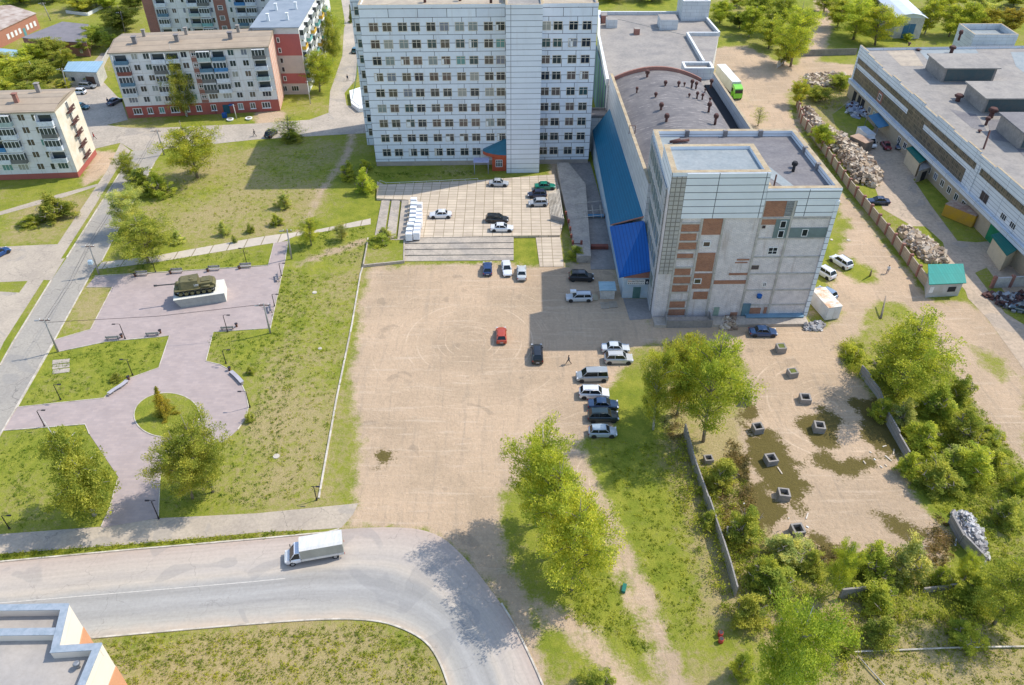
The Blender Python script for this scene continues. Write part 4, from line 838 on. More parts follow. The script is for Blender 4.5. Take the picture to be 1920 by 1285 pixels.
# ---------------------------------------------------------------- small buildings by roof corners at a height
def hut(name,label,cat,roofpx,zr,wallm,roofm,inset=.35,zl=None,doors=()):
    P=gl(roofpx,zr) if not zl else [G(x,y,z) for (x,y),z in zip(roofpx,zl)]
    c=sum(P,Vector())/len(P); t_=thing(name,label,cat,(c.x,c.y,0))
    Q=[]
    for p in P:
        d=Vector((p.x-c.x,p.y-c.y,0)); d=d*(1-inset/max(d.length,.1)); Q.append((d,p.z))
    ar=sum(Q[i][0].x*Q[(i+1)%len(Q)][0].y-Q[(i+1)%len(Q)][0].x*Q[i][0].y for i in range(len(Q)))
    if ar<0: Q=Q[::-1]; P=P[::-1]
    mb=MB(); n=len(Q)
    for i in range(n):
        (a,za),(b_,zb)=Q[i],Q[(i+1)%n]; mb.face([(a.x,a.y,0),(b_.x,b_.y,0),(b_.x,b_.y,zb-.1),(a.x,a.y,za-.1)])
    mb.obj('wall',wallm,t_)
    mb=MB(); T=[(p.x-c.x,p.y-c.y,p.z+.05) for p in P]; U_=[(x,y,z-.15) for x,y,z in T]
    mb.face(T); mb.face(U_[::-1])
    for i in range(n): j=(i+1)%n; mb.face([U_[i],U_[j],T[j],T[i]])
    mb.obj('roof',roofm,t_)
    # openings on the wall that faces the viewer : (fraction along, width, z0, z1, material, name)
    fr_=min(range(n),key=lambda i:(Q[i][0].y+Q[(i+1)%n][0].y))
    a,b_=Q[fr_][0],Q[(fr_+1)%n][0]; d=(b_-a); L_=d.length; d.normalize(); ang=math.atan2(d.y,d.x)
    for f,w_,z0,z1,m_,nm_ in doors:
        p=a+d*L_*f; mb=MB(); mb.box(-w_/2,w_/2,-.06,-.004,z0,z1); mb.obj(nm_,m_,t_,(p.x,p.y,0),ang)
    return t_
M_SKY=bricks('pale_blue_roof',(.30,.45,.55),(.27,.41,.52),(.22,.34,.43),.8,40,.05,off=0,noise=.3,nsc=.5,rough=.5)
M_SKYD=mat('blue_shed_roof',(.07,.22,.36),(.05,.17,.30),rough=.5)
M_GRNR=bricks('teal_green_roof',(.01,.26,.21),(.01,.225,.18),(.0,.21,.17),.5,40,.05,off=0,noise=.2,nsc=.5,rough=.45)
M_GRND=bricks('dark_green_roof',(.0,.15,.12),(.0,.135,.105),(.0,.10,.08),.5,40,.05,off=0,noise=.2,nsc=.5,rough=.45)
M_LIME=mat('limed_wall',(.55,.52,.48),(.42,.40,.36),sc=.7,fine=3,fs=.5)
M_OLDM=mat('old_metal_roof',(.52,.44,.37),(.30,.20,.15),sc=.5,fine=2,fs=.5)
M_GRNDOOR=mat('brown_door',(.12,.07,.05))
hut('garage','small pale garage with a light blue sloping roof behind the left block','garage',[(118,134),(181,136),(194,115),(128,116)],0,M_LIME,M_SKY,.3,[3.8,3.9,4.3,4.3],[(.2,.9,1.2,2.2,M_GLD,'window'),(.75,2.4,0,2.6,M_GRNDOOR,'gate')])
hut('outbuilding','low red brick outbuilding with a wide dark grey roof at upper left','building',[(40,71),(88,77),(162,80),(166,46),(117,41)],4.2,M_BRICK,mat('dark_sheet',(.22,.20,.21),(.17,.16,.165),sc=.4),.25,None,[(.8,.9,1.0,2.0,M_FRW,'window')])
hs=hut('brick_house','orange brick house with white window trim and a rusty pale hipped roof, top left corner','house',[(-60,85),(68,25),(20,10),(-60,14)],4.6,mat('orange_brick_wall',(.42,.19,.12),(.38,.17,.11),sc=2),M_OLDM,.3,None,[(f,1.0,1.2,2.7,M_FRW,'window') for f in (.52,.58,.64,.7,.82,.88,.94)]+[(.76,1.1,0,2.2,mat('teal_door',(.12,.3,.32)),'door')])
hut('shed','long shed with a pale blue sheet roof below the brick outbuilding','shed',[(-40,104),(0,106),(42,109),(70,98),(0,91),(-40,90)],2.8,M_LIME,M_SKY,.2)
hut('guard_booth','small guard booth with a teal green roof at the end of the pillared fence','booth',[(1742,534),(1812,531),(1806,495),(1740,496)],0,mat('booth_wall',(.48,.47,.45),(.40,.37,.32)),M_GRNR,.45,[2.9,2.9,3.5,3.5],[(.72,1.4,1.0,2.0,M_DARK,'window'),(.1,.7,1.0,2.2,M_FRW,'notice')])
hut('entrance_box','green roofed entrance box half way along the factory wall','shed',[(1724,306),(1754,291),(1731,268),(1699,278)],3.4,mat('cream_block',(.62,.52,.36),(.55,.46,.32)),M_GRND,.4)
hut('entrance_box','green roofed entrance box by the green gate at the right edge','shed',[(1888,480),(1930,455),(1897,429),(1858,441)],3.6,mat('cream_block',(.62,.52,.36)),M_GRND,.5)
hut('porch_block','concrete porch with a dark doorway beside the first green roofed box','porch',[(1722,322),(1750,312),(1745,296),(1728,301)],2.8,M_CONC,M_CONC2,.1,None,[(.5,1.6,0,2.2,M_DARK,'door')])
sh=thing('lean_to','open lean-to with a blue sheet roof against the factory, above the white truck','shelter',(0,0,0))
P=[G(1628,217,3.0),G(1648,240,2.6),G(1678,233,2.9),G(1655,209,3.3)]; mb=MB(); mb.face(P); mb.face([p-Vector((0,0,.1)) for p in P[::-1]])
for i in range(4): j=(i+1)%4; dz=Vector((0,0,.1)); mb.face([P[i]-dz,P[j]-dz,P[j],P[i]])
mb.obj('roof',M_SKYD,sh)
mb=MB(); 
for p in P: mb.cyl(p.x*.998,p.y,0,p.z-.1,.07,6)
mb.obj('frame',M_STEEL,sh)
def container(name,label,px,rz,L_,W_,H_,m_,mt,cat='container'):
    p=G(*px); t_=thing(name,label,cat,(p.x,p.y,0),rz)
    mb=MB(); mb.box(-L_/2,L_/2,-W_/2,W_/2,.12,H_)
    n=int(L_/.35)
    for i in range(n):
        x=-L_/2+.2+i*(L_-.4)/(n-1); mb.box(x-.07,x+.07,-W_/2-.04,-W_/2-.002,.25,H_-.15); mb.box(x-.07,x+.07,W_/2+.002,W_/2+.04,.25,H_-.15)
    mb.obj('body',m_,t_); mb=MB(); mb.box(-L_/2-.05,L_/2+.05,-W_/2-.06,W_/2+.06,H_+.002,H_+.12); mb.obj('roof',mt,t_)
    mb=MB(); 
    for s in (-.5,.5): mb.box(L_/2+.002,L_/2+.05,s*W_/2-W_*.22,s*W_/2+W_*.22,.25,H_-.15)
    mb.obj('door',m_,t_); mb=MB(); mb.box(-L_/2+.1,L_/2-.1,-W_/2+.1,W_/2-.1,0,.118); mb.obj('skid',M_RUST,t_)
    return t_
M_RROOF=mat('rusty_roof',(.30,.17,.12),(.42,.33,.24),sc=1.0,fine=3,fs=.5)
container('cabin','yellow metal cabin with a rusty brown roof on grass by the factory',(1799,412),R(-52),6.2,2.8,2.6,mat('ochre_paint',(.50,.30,.02),(.42,.26,.05)),M_RROOF,'cabin')
container('cabin','brown roofed steel cabin left of the white box truck',(1611,278),R(-62),4.6,2.6,2.3,mat('brown_cabin',(.24,.2,.16)),mat('tan_rusty_roof',(.45,.31,.22),(.35,.23,.16)),'cabin')
container('cabin','white steel cabin with rust blotches on its roof beside the brick block',(1543,582),R(-78),5.6,2.5,2.6,mat('white_cabin',(.66,.66,.65),(.56,.55,.53)),mat('blotched_white',(.74,.70,.62),(.50,.27,.12),sc=.9,fine=2),'cabin')
# garage with light arched roof, top right
p=G(1672,72); ga=thing('garage','tall old garage with a pale metal roof and faded blue gates, upper right','garage',(p.x,p.y,0),R(-4)); wd=8.2
mb=MB(); mb.prism([(0,0),(wd,0),(wd,22),(0,22)],0,6.6,0); mb.obj('wall',M_LIME,ga)
mb=MB(); zz=[6.3,7.3,7.7,7.3,6.3]; xx=[-.7,1.6,wd/2,wd-1.6,wd+.7]
for i in range(4): mb.face([(xx[i],-.8,zz[i]),(xx[i+1],-.8,zz[i+1]),(xx[i+1],22,zz[i+1]),(xx[i],22,zz[i])])
mb.face([(xx[i],-.1,zz[i]) for i in range(5)]+[(wd,-.1,6.2),(0,-.1,6.2)]); mb.obj('roof',mat('pale_metal_roof',(.60,.64,.68),(.55,.60,.64),fs=.15),ga)
for x in (3.4,5.2): MB().box(x-.85,x+.85,-.08,-.004,.1,4.4).obj('gate',mat('blue_gate',(.06,.17,.28),(.05,.13,.22),sc=1.5),ga)
# bottom left building (roof seen from above)
ZR=16.0; c1=G(129,1133,ZR); c2=G(110,1213,ZR); c3=G(191,1207,ZR); c4=G(150,1330,ZR)
bb=thing('roof_corner_block','cream and orange rendered building seen from above at the bottom left corner','building',(0,0,0))
xl=-75; poly=[(xl,c1.y-.6),(c1.x,c1.y),(c2.x,c2.y),(c3.x,c3.y),(c4.x,c4.y-18),(xl,c4.y-18)]
M_CRW=bricks('cream_orange_render',(.74,.66,.56),(.71,.63,.53),(.66,.54,.40),60,3,.02,off=0,noise=.15)
M_ORB=mat('orange_render',(.62,.30,.16),(.58,.28,.15),fs=.2); M_CAPB=mat('galvanised_cap',(.33,.37,.41),(.24,.29,.33),sc=1.5,fine=4,rough=.5)
mb=MB(); mb.prism(poly,0,ZR-1.0,0,1); mb.obj('wall',[M_CRW,mat('beige_felt_roof',(.42,.375,.325),(.34,.31,.28),sc=.25,fine=2,fs=.35,bump=.02)],bb)
def bigpar(a,c,ho,th=.55,h0=ZR-1.05):
    A_=Vector((a[0],a[1],0)); C_=Vector((c[0],c[1],0)); d=(C_-A_).normalized(); n=Vector((-d.y,d.x,0))*(-th)
    P=[A_,C_,C_+n,A_+n]; mb=MB(); mb.prism([(q.x,q.y) for q in P],h0,ZR-.02+ho,0); mb.obj('parapet',M_CRW,bb)
    mb=MB(); E=d*.05; m_=n.normalized()*.06; mb.prism([(q.x,q.y) for q in (A_-m_,C_-m_,C_+n+m_,A_+n+m_)],ZR-.015+ho,ZR+.06+ho,0); mb.obj('metal_cap',M_CAPB,bb)
bigpar((xl,c1.y-.6),(c1.x,c1.y),0); bigpar((c1.x-.002,c1.y-.02),(c2.x,c2.y),.003) ; bigpar((c2.x-.55,c2.y),(c3.x,c3.y),.006); bigpar((c3.x,c3.y-.01),(c4.x,c4.y-18),.009)
a=G(0,1183,ZR); b_=G(112,1178,ZR); bigpar((xl,a.y-.3),(b_.x,b_.y),-.05,.6)
mb=MB()
for (p0,p1) in (((c1.x,c1.y),(c2.x,c2.y)),((c3.x,c3.y),(c4.x,c4.y-18))):
    d=Vector((p1[0]-p0[0],p1[1]-p0[1],0)).normalized(); n=Vector((-d.y,d.x,0))
    for z0,z1 in ((4.0,12.2),): 
        q=[Vector((p0[0],p0[1],0))+n*.004,Vector((p1[0],p1[1],0))+n*.004,Vector((p1[0],p1[1],0))+n*.08,Vector((p0[0],p0[1],0))+n*.08]
        mb.prism([(v_.x,v_.y) for v_ in q],0,z1)
mb.obj('orange_band',M_ORB,bb)
p=G(148,1252,ZR-1); vent(bb,p.x,p.y,ZR-1,.8,.28,M_STEEL); 
p=G(75,1220,ZR-1); MB().box(p.x-.35,p.x+.35,p.y-.4,p.y+.4,ZR-1,ZR-.97).obj('roof_stain',M_DARK,bb) if False else None
# ================================================================= trees
def leafmat(name):
    m,t,b,o=nmat(name); N=NT(t); t.nodes.remove(b)
    oi=N.n('ShaderNodeObjectInfo'); ge=N.n('ShaderNodeNewGeometry')
    r=N.math('MULTIPLY_ADD',ge.outputs['Random Per Island'],1.1,.45)
    c=N.mix(1.0,oi.outputs['Color'],N.mix(ge.outputs['Random Per Island'],(.62,.72,.60),(1.35,1.28,1.4)),'MULTIPLY')
    cv=N.noise(ge.outputs['Position'],.55,3,.6); c=N.mix(1.0,c,N.mix(N.ramp(cv,.34,.66),(.62,.72,.70),(1.30,1.20,1.05)),'MULTIPLY')
    d=N.n('ShaderNodeBsdfDiffuse'); tr=N.n('ShaderNodeBsdfTranslucent'); N.l(c,d.inputs[0]); N.l(N.mix(1.0,c,(1.25,1.3,.7),'MULTIPLY'),tr.inputs[0])
    x=N.n('ShaderNodeMixShader'); x.inputs[0].default_value=.45; N.l(d.outputs[0],x.inputs[1]); N.l(tr.outputs[0],x.inputs[2]); N.l(x.outputs[0],o.inputs[0])
    return m
M_LEAF=leafmat('leaf')
M_BARK=mat('bark',(.28,.235,.17),(.17,.14,.11),sc=2,fine=5); M_BIRCH=mat('birch_bark',(.56,.54,.48),(.30,.28,.25),sc=3,fine=5)
def leafmesh(C,size,seed,flat=.35):
    g=np.random.default_rng(seed); n=len(C)
    nrm=g.normal(size=(n,3)); nrm[:,2]=np.abs(nrm[:,2])*.9+flat; nrm/=np.linalg.norm(nrm,axis=1)[:,None]
    ctr=C.mean(0); out=(C-ctr); out[:,2]=np.abs(out[:,2])*.5+1.6; out/=np.linalg.norm(out,axis=1)[:,None]
    dv=out+g.normal(size=(n,3))*.55; a=dv-nrm*(dv*nrm).sum(1)[:,None]; a/=np.linalg.norm(a,axis=1)[:,None]; b_=np.cross(nrm,a)
    s=(size*g.uniform(.55,1.35,n))[:,None]; a*=s*1.25; b_*=s*.5
    V=np.stack([C-a,C-b_*.9+a*.1,C+a,C+b_],1).reshape(-1,3)
    me=bpy.data.meshes.new('crown'); me.vertices.add(4*n); me.vertices.foreach_set('co',V.astype(np.float32).ravel())
    me.loops.add(4*n); me.loops.foreach_set('vertex_index',np.arange(4*n,dtype=np.int32)); me.polygons.add(n); me.polygons.foreach_set('loop_start',np.arange(0,4*n,4,dtype=np.int32)); me.update(calc_edges=True)
    me.materials.append(M_LEAF); return me
def treeproto(seed,kind,n,size):
    """unit tree: 10 m high, crown radius 3.5"""
    r=random.Random(seed); g=np.random.default_rng(seed+99); mb=MB(); cl=[]
    bend=Vector((r.uniform(-.6,.6),r.uniform(-.6,.6),0))
    T=lambda t:Vector((bend.x*t*t+.25*math.sin(4*t+seed),bend.y*t*t,10*t))
    prof={'broad':lambda t:(math.sin(math.pi*min(1,max(0,(t-.02)/.98))**.7))**.65,'birch':lambda t:(1-t)**.55*1.0*min(1,(t-.08)/.15) if t>.08 else 0,'column':lambda t:.55*(math.sin(math.pi*min(1,(t-.02)))**.5),'bush':lambda t:1.0*math.sqrt(max(0,1-t*t*.92)),'spruce':lambda t:max(0,(1-t))*.95,'poplar':lambda t:(math.sin(math.pi*min(1,max(0,(t-.06)))**.8))**.6*.8}[kind]
    stems=[(T,1.0)]
    if kind in('bush',): 
        stems=[]
        for k in range(9):
            a=r.uniform(0,6.28); d=r.uniform(.25,.9); hh=r.uniform(.55,1)*math.sqrt(1-d*d*.6)
            stems.append(((lambda a,d,hh:(lambda t:Vector((math.cos(a)*3.2*d*t,math.sin(a)*3.2*d*t,10*hh*t**.85))))(a,d,hh),hh))
    nl={'broad':44,'birch':46,'column':40,'bush':9,'spruce':60,'poplar':46}[kind]
    for st,hh in stems:
        mb.tube([st(t) for t in (0,.25,.5,.75,.98)],[.2*hh,.15*hh,.10*hh,.06*hh,.02],6)
        for k in range(nl):
            t0=.10 if kind!='bush' else .2; t=t0+(.97-t0)*(k+r.random())/nl
            if kind=='spruce': t=.04+.95*(k+r.random())/nl
            a=k*2.399+r.uniform(-.5,.5); Rr=3.5*prof(t)*r.choice((.6,.85,1.0,1.18))*r.uniform(.8,1.05)*(1 if kind!='bush' else .42)
            if Rr<.15: Rr=.15
            p0=st(t*.86 if kind not in('spruce','bush') else t); up={'broad':.55,'birch':.35,'column':1.4,'bush':.9,'spruce':-.25,'poplar':.8}[kind]*Rr*(1 if kind!='bush' else 1.4)
            tip=p0+Vector((math.cos(a)*Rr,math.sin(a)*Rr,up)); mid=p0.lerp(tip,.5)+Vector((0,0,.12*Rr))
            if k%2==0 or kind=='broad': mb.tube([p0,mid,tip],[.075,.05,.018],4,cap=False)
            m_=max(3,int(2+Rr*2.6))
            for i in range(m_):
                f=(.30+.78*(i+r.random())/m_); q=p0.lerp(tip,f)+Vector((0,0,.12*Rr*math.sin(math.pi*min(f,1))))
                sp=(.12+.13*Rr*.5)*(1.0 if kind!='spruce' else .6)
                cl.append((q+Vector((r.gauss(0,sp),r.gauss(0,sp),r.gauss(0,sp*.8)-(.25*f if kind=='birch' else 0))),.26+.10*Rr*.6))
    if kind=='bush':
        cl=[]
        for k in range(130):
            a=r.uniform(0,6.283); u_=r.random()**.55; zz=r.random(); rr=3.5*u_*math.sqrt(max(.04,1-zz**1.6))*(.72+.34*math.sin(2*a+seed)*math.sin(3*a+1.7*seed)+.2*math.sin(5*a+2))
            cl.append((Vector((rr*math.cos(a),rr*math.sin(a),(.4+9.3*zz*(.78+.30*math.sin(3*a+2*seed)+.12*math.sin(8*a))))),.26+.26*r.random()))
    w_=np.array([c[1]**2 for c in cl]); idx=g.choice(len(cl),n,p=w_/w_.sum()); cc=np.array([tuple(c[0]) for c in cl])[idx]; ss=np.array([c[1] for c in cl])[idx]
    off=g.normal(size=(n,3)); off/= (np.linalg.norm(off,axis=1)[:,None]+1e-6); off*=(g.random(n)**.45)[:,None]
    off*=np.array([1.25,1.25,.8]) if kind!='birch' else np.array([1.0,1.0,1.25])
    C=cc+off*(ss*1.35)[:,None]; C[:,2]=np.maximum(C[:,2],.25)
    return mb.mesh('trunk',M_BIRCH if kind in('birch','poplar') else M_BARK), leafmesh(C,size,seed)
PR={}
for i,(k,kd,n,s) in enumerate([('b1','broad',23000,.088),('b2','broad',23000,.088),('p1','poplar',23000,.085),('k1','birch',21000,.088),('k2','birch',21000,.088),('c1','column',16000,.10),('u1','bush',8500,.150),('u2','bush',8500,.150),('s1','spruce',9000,.14),('t1','broad',3000,.10),('f1','broad',13000,.14),('f2','poplar',13000,.135)]): PR[k]=treeproto(i+3,kd,n,s)
YG=(.49,.50,.08); MG=(.385,.40,.08); DG=(.17,.20,.045); OG=(.42,.34,.06); LG=(.52,.51,.16); PG=(.45,.46,.08)
TR=0
def tree(kind,bx,by,ty,wpx,col,label,group='trees and bushes',cat=None,name=None):
    global TR; TR+=1
    sh={'u':.30,'f':.15,'s':.1}.get(kind[0],.0)*wpx
    if by-sh<ty+12: sh=0
    b_=G(bx,by-sh); h=hgt(b_,ty); c=PX((b_.x,b_.y,h*.5)); r_=wpx/2/c[2]
    bush=kind[0]=='u'
    nm=name or ('bush' if bush else 'birch_tree' if kind[0]=='k' else 'spruce_tree' if kind[0]=='s' else 'tree')
    t_=thing(nm,label,cat or ('bush' if bush else 'tree'),(b_.x,b_.y,0),TR*1.7,group)
    tm,cm=PR[kind]; sx=r_/(3.5 if not kind[0] in 'ck' else (2.3 if kind[0]=='c' else 3.2)); sz=h/(10.3 if not bush else 10.2)
    v=random.Random(TR); br=v.uniform(.9,1.1); cc=tuple(x*br*v.uniform(.965,1.035) for x in col)
    inst('trunk',tm,t_,(0,0,0),0,(sx,sx,sz)) if not bush else inst('stems',tm,t_,(0,0,0),0,(sx,sx,sz))
    inst('crown',cm,t_,(0,0,0),0,(sx,sx,sz),cc)
    return t_
TREES=[
('k1',178,965,775,150,MG,'tall birch with a leaning white trunk, left of the lower paved path'),
('b1',362,935,800,105,MG,'dense tree right of the lower paved path, left part of the pair'),('b2',400,925,768,112,MG,'dense tree by the round bed, right part of the pair'),
('p1',1010,985,795,140,YG,'bright yellow green tree at the edge of the earth lot, uppermost of three'),('b2',1040,1040,850,130,YG,'bright yellow green tree between the other two by the trodden track'),('b1',1072,1105,925,155,YG,'bright yellow green tree beside the trodden track, lowest of three'),
('b1',1318,828,608,128,PG,'very large tree at the wall corner between lot and abandoned yard, right crown'),('b2',1270,778,600,95,PG,'very large tree at the wall corner, left crown'),('p1',1222,805,640,85,PG,'slender tree right of the parked cars row'),
('b2',1680,745,583,145,PG,'big tree at the top of the green strip by the dirt road'),('u1',1675,740,660,120,PG,'bush under the big tree by the dirt road'),
('u2',1596,690,650,55,YG,'bush at the upper corner of the abandoned yard'),('u1',1650,800,748,55,YG,'light bush on the broken yard wall'),('u2',1690,815,752,70,LG,'pale rounded bush right of the broken wall'),
('u1',1750,800,720,95,MG,'dark dense bush in the middle of the green strip'),('u2',1790,780,705,80,MG,'bush beside the tip of the green strip'),('u1',1728,860,795,90,YG,'yellowish bush left of the strip centre'),('u2',1800,850,770,90,MG,'wide bush by the dirt road edge of the strip'),
('u1',1750,945,868,110,MG,'large bush above the rubble heap'),('u2',1815,925,840,110,YG,'large yellow green bush right of the rubble bush'),('u1',1860,900,850,70,PG,'bush near the timber on the strip'),('u1',1880,1000,940,80,MG,'bush at the right edge beside the rubble'),('u2',1905,940,880,60,PG,'small bush at the right edge'),
('u1',1352,935,862,80,MG,'round bush inside the yard by the boundary wall'),('u2',1395,1035,955,95,MG,'bush inside the wall below the round one'),('u2',1470,1075,1010,110,LG,'feathery pale bush at the bottom of the yard, leftmost'),('u1',1445,1140,1070,120,MG,'drooping dark bush at the wall corner'),
('p1',1560,1115,1015,60,YG,'narrow young tree at the bottom of the yard'),('u2',1628,1100,1020,85,PG,'left half of the broad willow bush at the yard bottom'),('u1',1690,1105,1012,100,LG,'right half of the broad willow bush at the yard bottom'),
('u2',1640,1165,1100,100,YG,'bush on the broken bottom wall'),('u1',1650,1225,1165,85,MG,'low bush above the pipe corner'),('u2',1800,1225,1172,85,PG,'low bush right of the pipe line'),('p1',1800,1090,1035,45,YG,'young tree right of the rubble wall'),
('b2',1860,1170,1045,120,MG,'spreading tree at the lower right'),('u1',1820,1150,1080,100,PG,'bush under the spreading tree at lower right'),('u2',1905,1100,1050,70,MG,'bush at the right edge, lower'),
('p1',1452,1335,1130,165,(.38,.42,.07),'bright tree cut by the bottom edge right of centre'),('u1',1500,1235,1185,70,MG,'bush right of the bright bottom tree'),('u1',1400,1190,1120,90,MG,'dark bush where the boundary wall ends'),('u2',1385,1285,1225,60,YG,'bush at the bottom edge left of the bright tree'),
('u2',1120,1330,1262,90,MG,'bush cut by the bottom edge on the kerb side'),
('b2',368,335,222,95,YG,'light round tree on the big lawn below the flats'),('u1',270,385,318,90,MG,'dark bushy tree beside the side road'),('p1',247,345,283,45,MG,'slim tree at the top of the roadside row'),('p1',252,435,350,80,LG,'pale tree leaning over the side road'),('b1',278,492,400,110,MG,'tree at the road end of the slab footpath'),('u2',300,385,320,65,PG,'bush right of the roadside row'),
('u1',105,437,365,95,MG,'large round bush left of the side road'),('u1',60,440,405,60,MG,'low bush left of the large round one'),
('u2',655,348,303,42,YG,'bright round bush near the tower, upper left one'),('u1',685,376,318,52,YG,'bright round bush near the tower, lower right one'),('u1',685,330,300,34,YG,'small bright bush between the tower and the trodden path'),
('t1',546,262,212,70,YG,'half bare tree by the street corner'),('u2',547,262,243,55,MG,'bush at the foot of the half bare tree'),('b2',585,460,402,42,PG,'small dense tree below the slab footpath'),('b1',641,450,417,28,LG,'tiny tree below the slab footpath'),
('u1',716,476,440,60,PG,'bush in the planter bed left of the broad steps'),('u2',722,462,428,45,LG,'pale shrub at the back of the planter bed'),('u1',519,432,402,34,YG,'small bright bush on the big lawn'),('u2',535,402,360,42,LG,'pale flowering bush on the big lawn'),('u1',334,465,433,38,LG,'pale bush above the slab footpath, left'),('u1',421,449,415,30,LG,'small pale bush above the slab footpath'),('u2',470,436,420,24,MG,'tiny bush on the lawn near the slab footpath'),
('s1',312,783,724,50,OG,'small golden spruce on the round bed'),('u1',220,712,700,30,MG,'shrubs behind the left curved bench'),('u1',470,700,688,24,MG,'shrub right of the square, upper'),('u2',470,790,775,26,MG,'shrub right of the square, lower'),
('k2',352,218,78,66,(.36,.35,.08),'tall slightly golden birch in front of the five storey flats'),('k2',618,95,-10,62,MG,'tall birch row tree by the pink block, rear'),('k1',625,120,10,48,MG,'tall birch row tree by the pink block, front'),('b1',600,172,85,62,PG,'leafy tree below the pink block balconies'),('b2',604,145,100,55,PG,'bushy tree between the pink block and street'),
('s1',708//1,45,8,16,DG,'narrow spruce left of the tower top') if False else ('s1',659,44,8,14,DG,'narrow spruce left of the tower top'),
('f1',100,125,62,58,MG,'tree beside the blue roofed garage'),('f2',125,150,90,50,MG,'tree left of the garage wall'),('f1',172,160,128,22,MG,'small tree in front of the garage'),('f2',186,95,45,50,MG,'tree between brick outbuilding and flats'),('f1',235,70,5,75,DG,'dark tree left of the top block'),('f2',222,60,20,50,DG,'dark slender tree left of the top block'),
('f1',30,165,105,90,YG,'yellow green tree mass at the left edge, upper'),('f2',80,172,110,80,MG,'tree in the thicket behind the left block'),('f1',5,140,95,60,PG,'tree cut by the left edge'),('f2',120,175,150,40,MG,'small tree near the white hatchback'),('f1',150,30,-15,60,YG,'tree at the top edge above the outbuilding'),('f2',205,25,-20,60,YG,'tree at the top edge right of the ruin'),('f1',40,15,-25,70,YG,'tree at the top left corner'),('f2',100,12,-25,70,MG,'tree at the top edge between house and ruin'),
('f1',460,60,22,30,MG,'small tree before the top block stairs'),
('f1',1350,52,-6,50,YG,'tree behind the flat roofed block, left'),('f2',1405,78,10,60,YG,'tree by the pale service road bend'),('f1',1440,100,30,60,PG,'tree right of the service road bend'),('b1',1482,125,-5,85,YG,'large tree left of the rising earth track'),('f2',1455,70,-10,60,MG,'tree behind the large one at the track'),
('b2',1600,75,-12,90,YG,'large tree right of the rising earth track'),('b1',1640,85,0,80,YG,'large tree left of the old garage'),('f1',1570,60,-10,50,PG,'tree beside the earth track top'),('f2',1735,72,-5,50,YG,'tree right of the old garage'),('f1',1778,78,0,60,YG,'tree behind the factory roof, left'),('f2',1812,75,0,55,PG,'tree behind the factory roof, centre'),('f1',1850,70,10,70,OG,'orange tinted tree behind the factory roof'),('f2',1890,72,15,60,OG,'orange tinted tree at the upper right'),('f1',1830,40,-15,70,LG,'pale tree at the top right edge'),('f2',1900,20,-20,60,MG,'tree in the top right corner'),
('f1',1700,80,60,20,YG,'low bush before the old garage gates'),('f2',1495,205,150,42,YG,'tree at the upper end of the pillared fence'),('f1',1537,285,228,44,YG,'tree between pillared fence and rubble'),('t1',1421,236,196,34,YG,'nearly bare sapling behind the hall'),('f1',1530,195,160,50,MG,'bush before the factory end wall'),('f2',1575,175,140,50,MG,'thicket bush at the factory corner'),('f1',1385,60,20,45,DG,'dark tree behind the service road'),
('f1',1150,8,-20,60,YG,'bush behind the flat roof, top edge left'),('f2',1000+95,0,-30,60,YG,'bush behind the tower at the top edge') ,
('f1',-40,60,0,90,MG,'tree outside the left edge behind the house'),('u2',440,455,440,14,MG,'tiny shrub on the lawn edge'),('u1',1080,485,462,44,MG,'bush by the broken walkway end'),
]
TREES+=[('f1',60,205-10,150,60,MG,'tree filling the thicket above the left block roof'),('f2',15,200-14,150,60,YG,'tree filling the thicket at the left edge above the roof'),('f1',70,130,75,50,YG,'small bright tree behind the shed roof'),('f2',160,110,70,40,MG,'tree right of the outbuilding'),('f1',215,100,62,40,YG,'bright tree at the corner of the five storey flats'),('f2',180,20,-20,60,MG,'tree at the top edge above the ruin wall'),('f1',255,25,-15,40,DG,'dark tree touching the top block corner'),
('f1',1545,30,-25,50,YG,'tree at the top edge by the earth track'),('f2',1620,40,-25,60,PG,'tree at the top edge left of the old garage'),('f1',1760,30,-25,60,YG,'tree at the top edge right of the old garage'),('f2',1860,20,-30,60,YG,'tree at the top edge near the right corner'),('f1',1420,40,-20,60,MG,'tree at the top edge above the service road'),('f2',1380,20,-20,50,YG,'tree at the top edge right of the flat roof'),('f1',1220,12,-25,70,YG,'tree at the top edge behind the flat roof'),('f1',1590,140,105,40,PG,'small tree at the service fence end') if False else ('f2',1470,160-30,70,50,MG,'dark tree behind the leaning fence'),
('u1',1700,905,850,60,YG,'small bush at the inner edge of the green strip'),('u2',1850,840,800,60,PG,'bush near the dirt road, right of the strip centre'),('u1',1785,895,840,70,LG,'pale bush above the rubble heap bush'),('u2',1590,1090,1040,50,YG,'small bush between the narrow young tree and the willow bush'),('u1',1520,1085,1035,60,MG,'dark bush left of the narrow young tree'),('u2',1755,1110,1062,50,PG,'small bush at the end of the low broken wall'),('u1',1590,1235,1185,40,YG,'small bush on the dry ground near the pipe corner'),('u2',1430,1110,1045,70,YG,'yellowish bush on the end of the boundary wall'),('u1',1330,1000,960,50,MG,'bush tight against the boundary wall')]
for a in TREES: tree(*a)
for i,(x,y) in enumerate([(748,332),(770,334),(800,331),(825,334),(850,331)]): pass
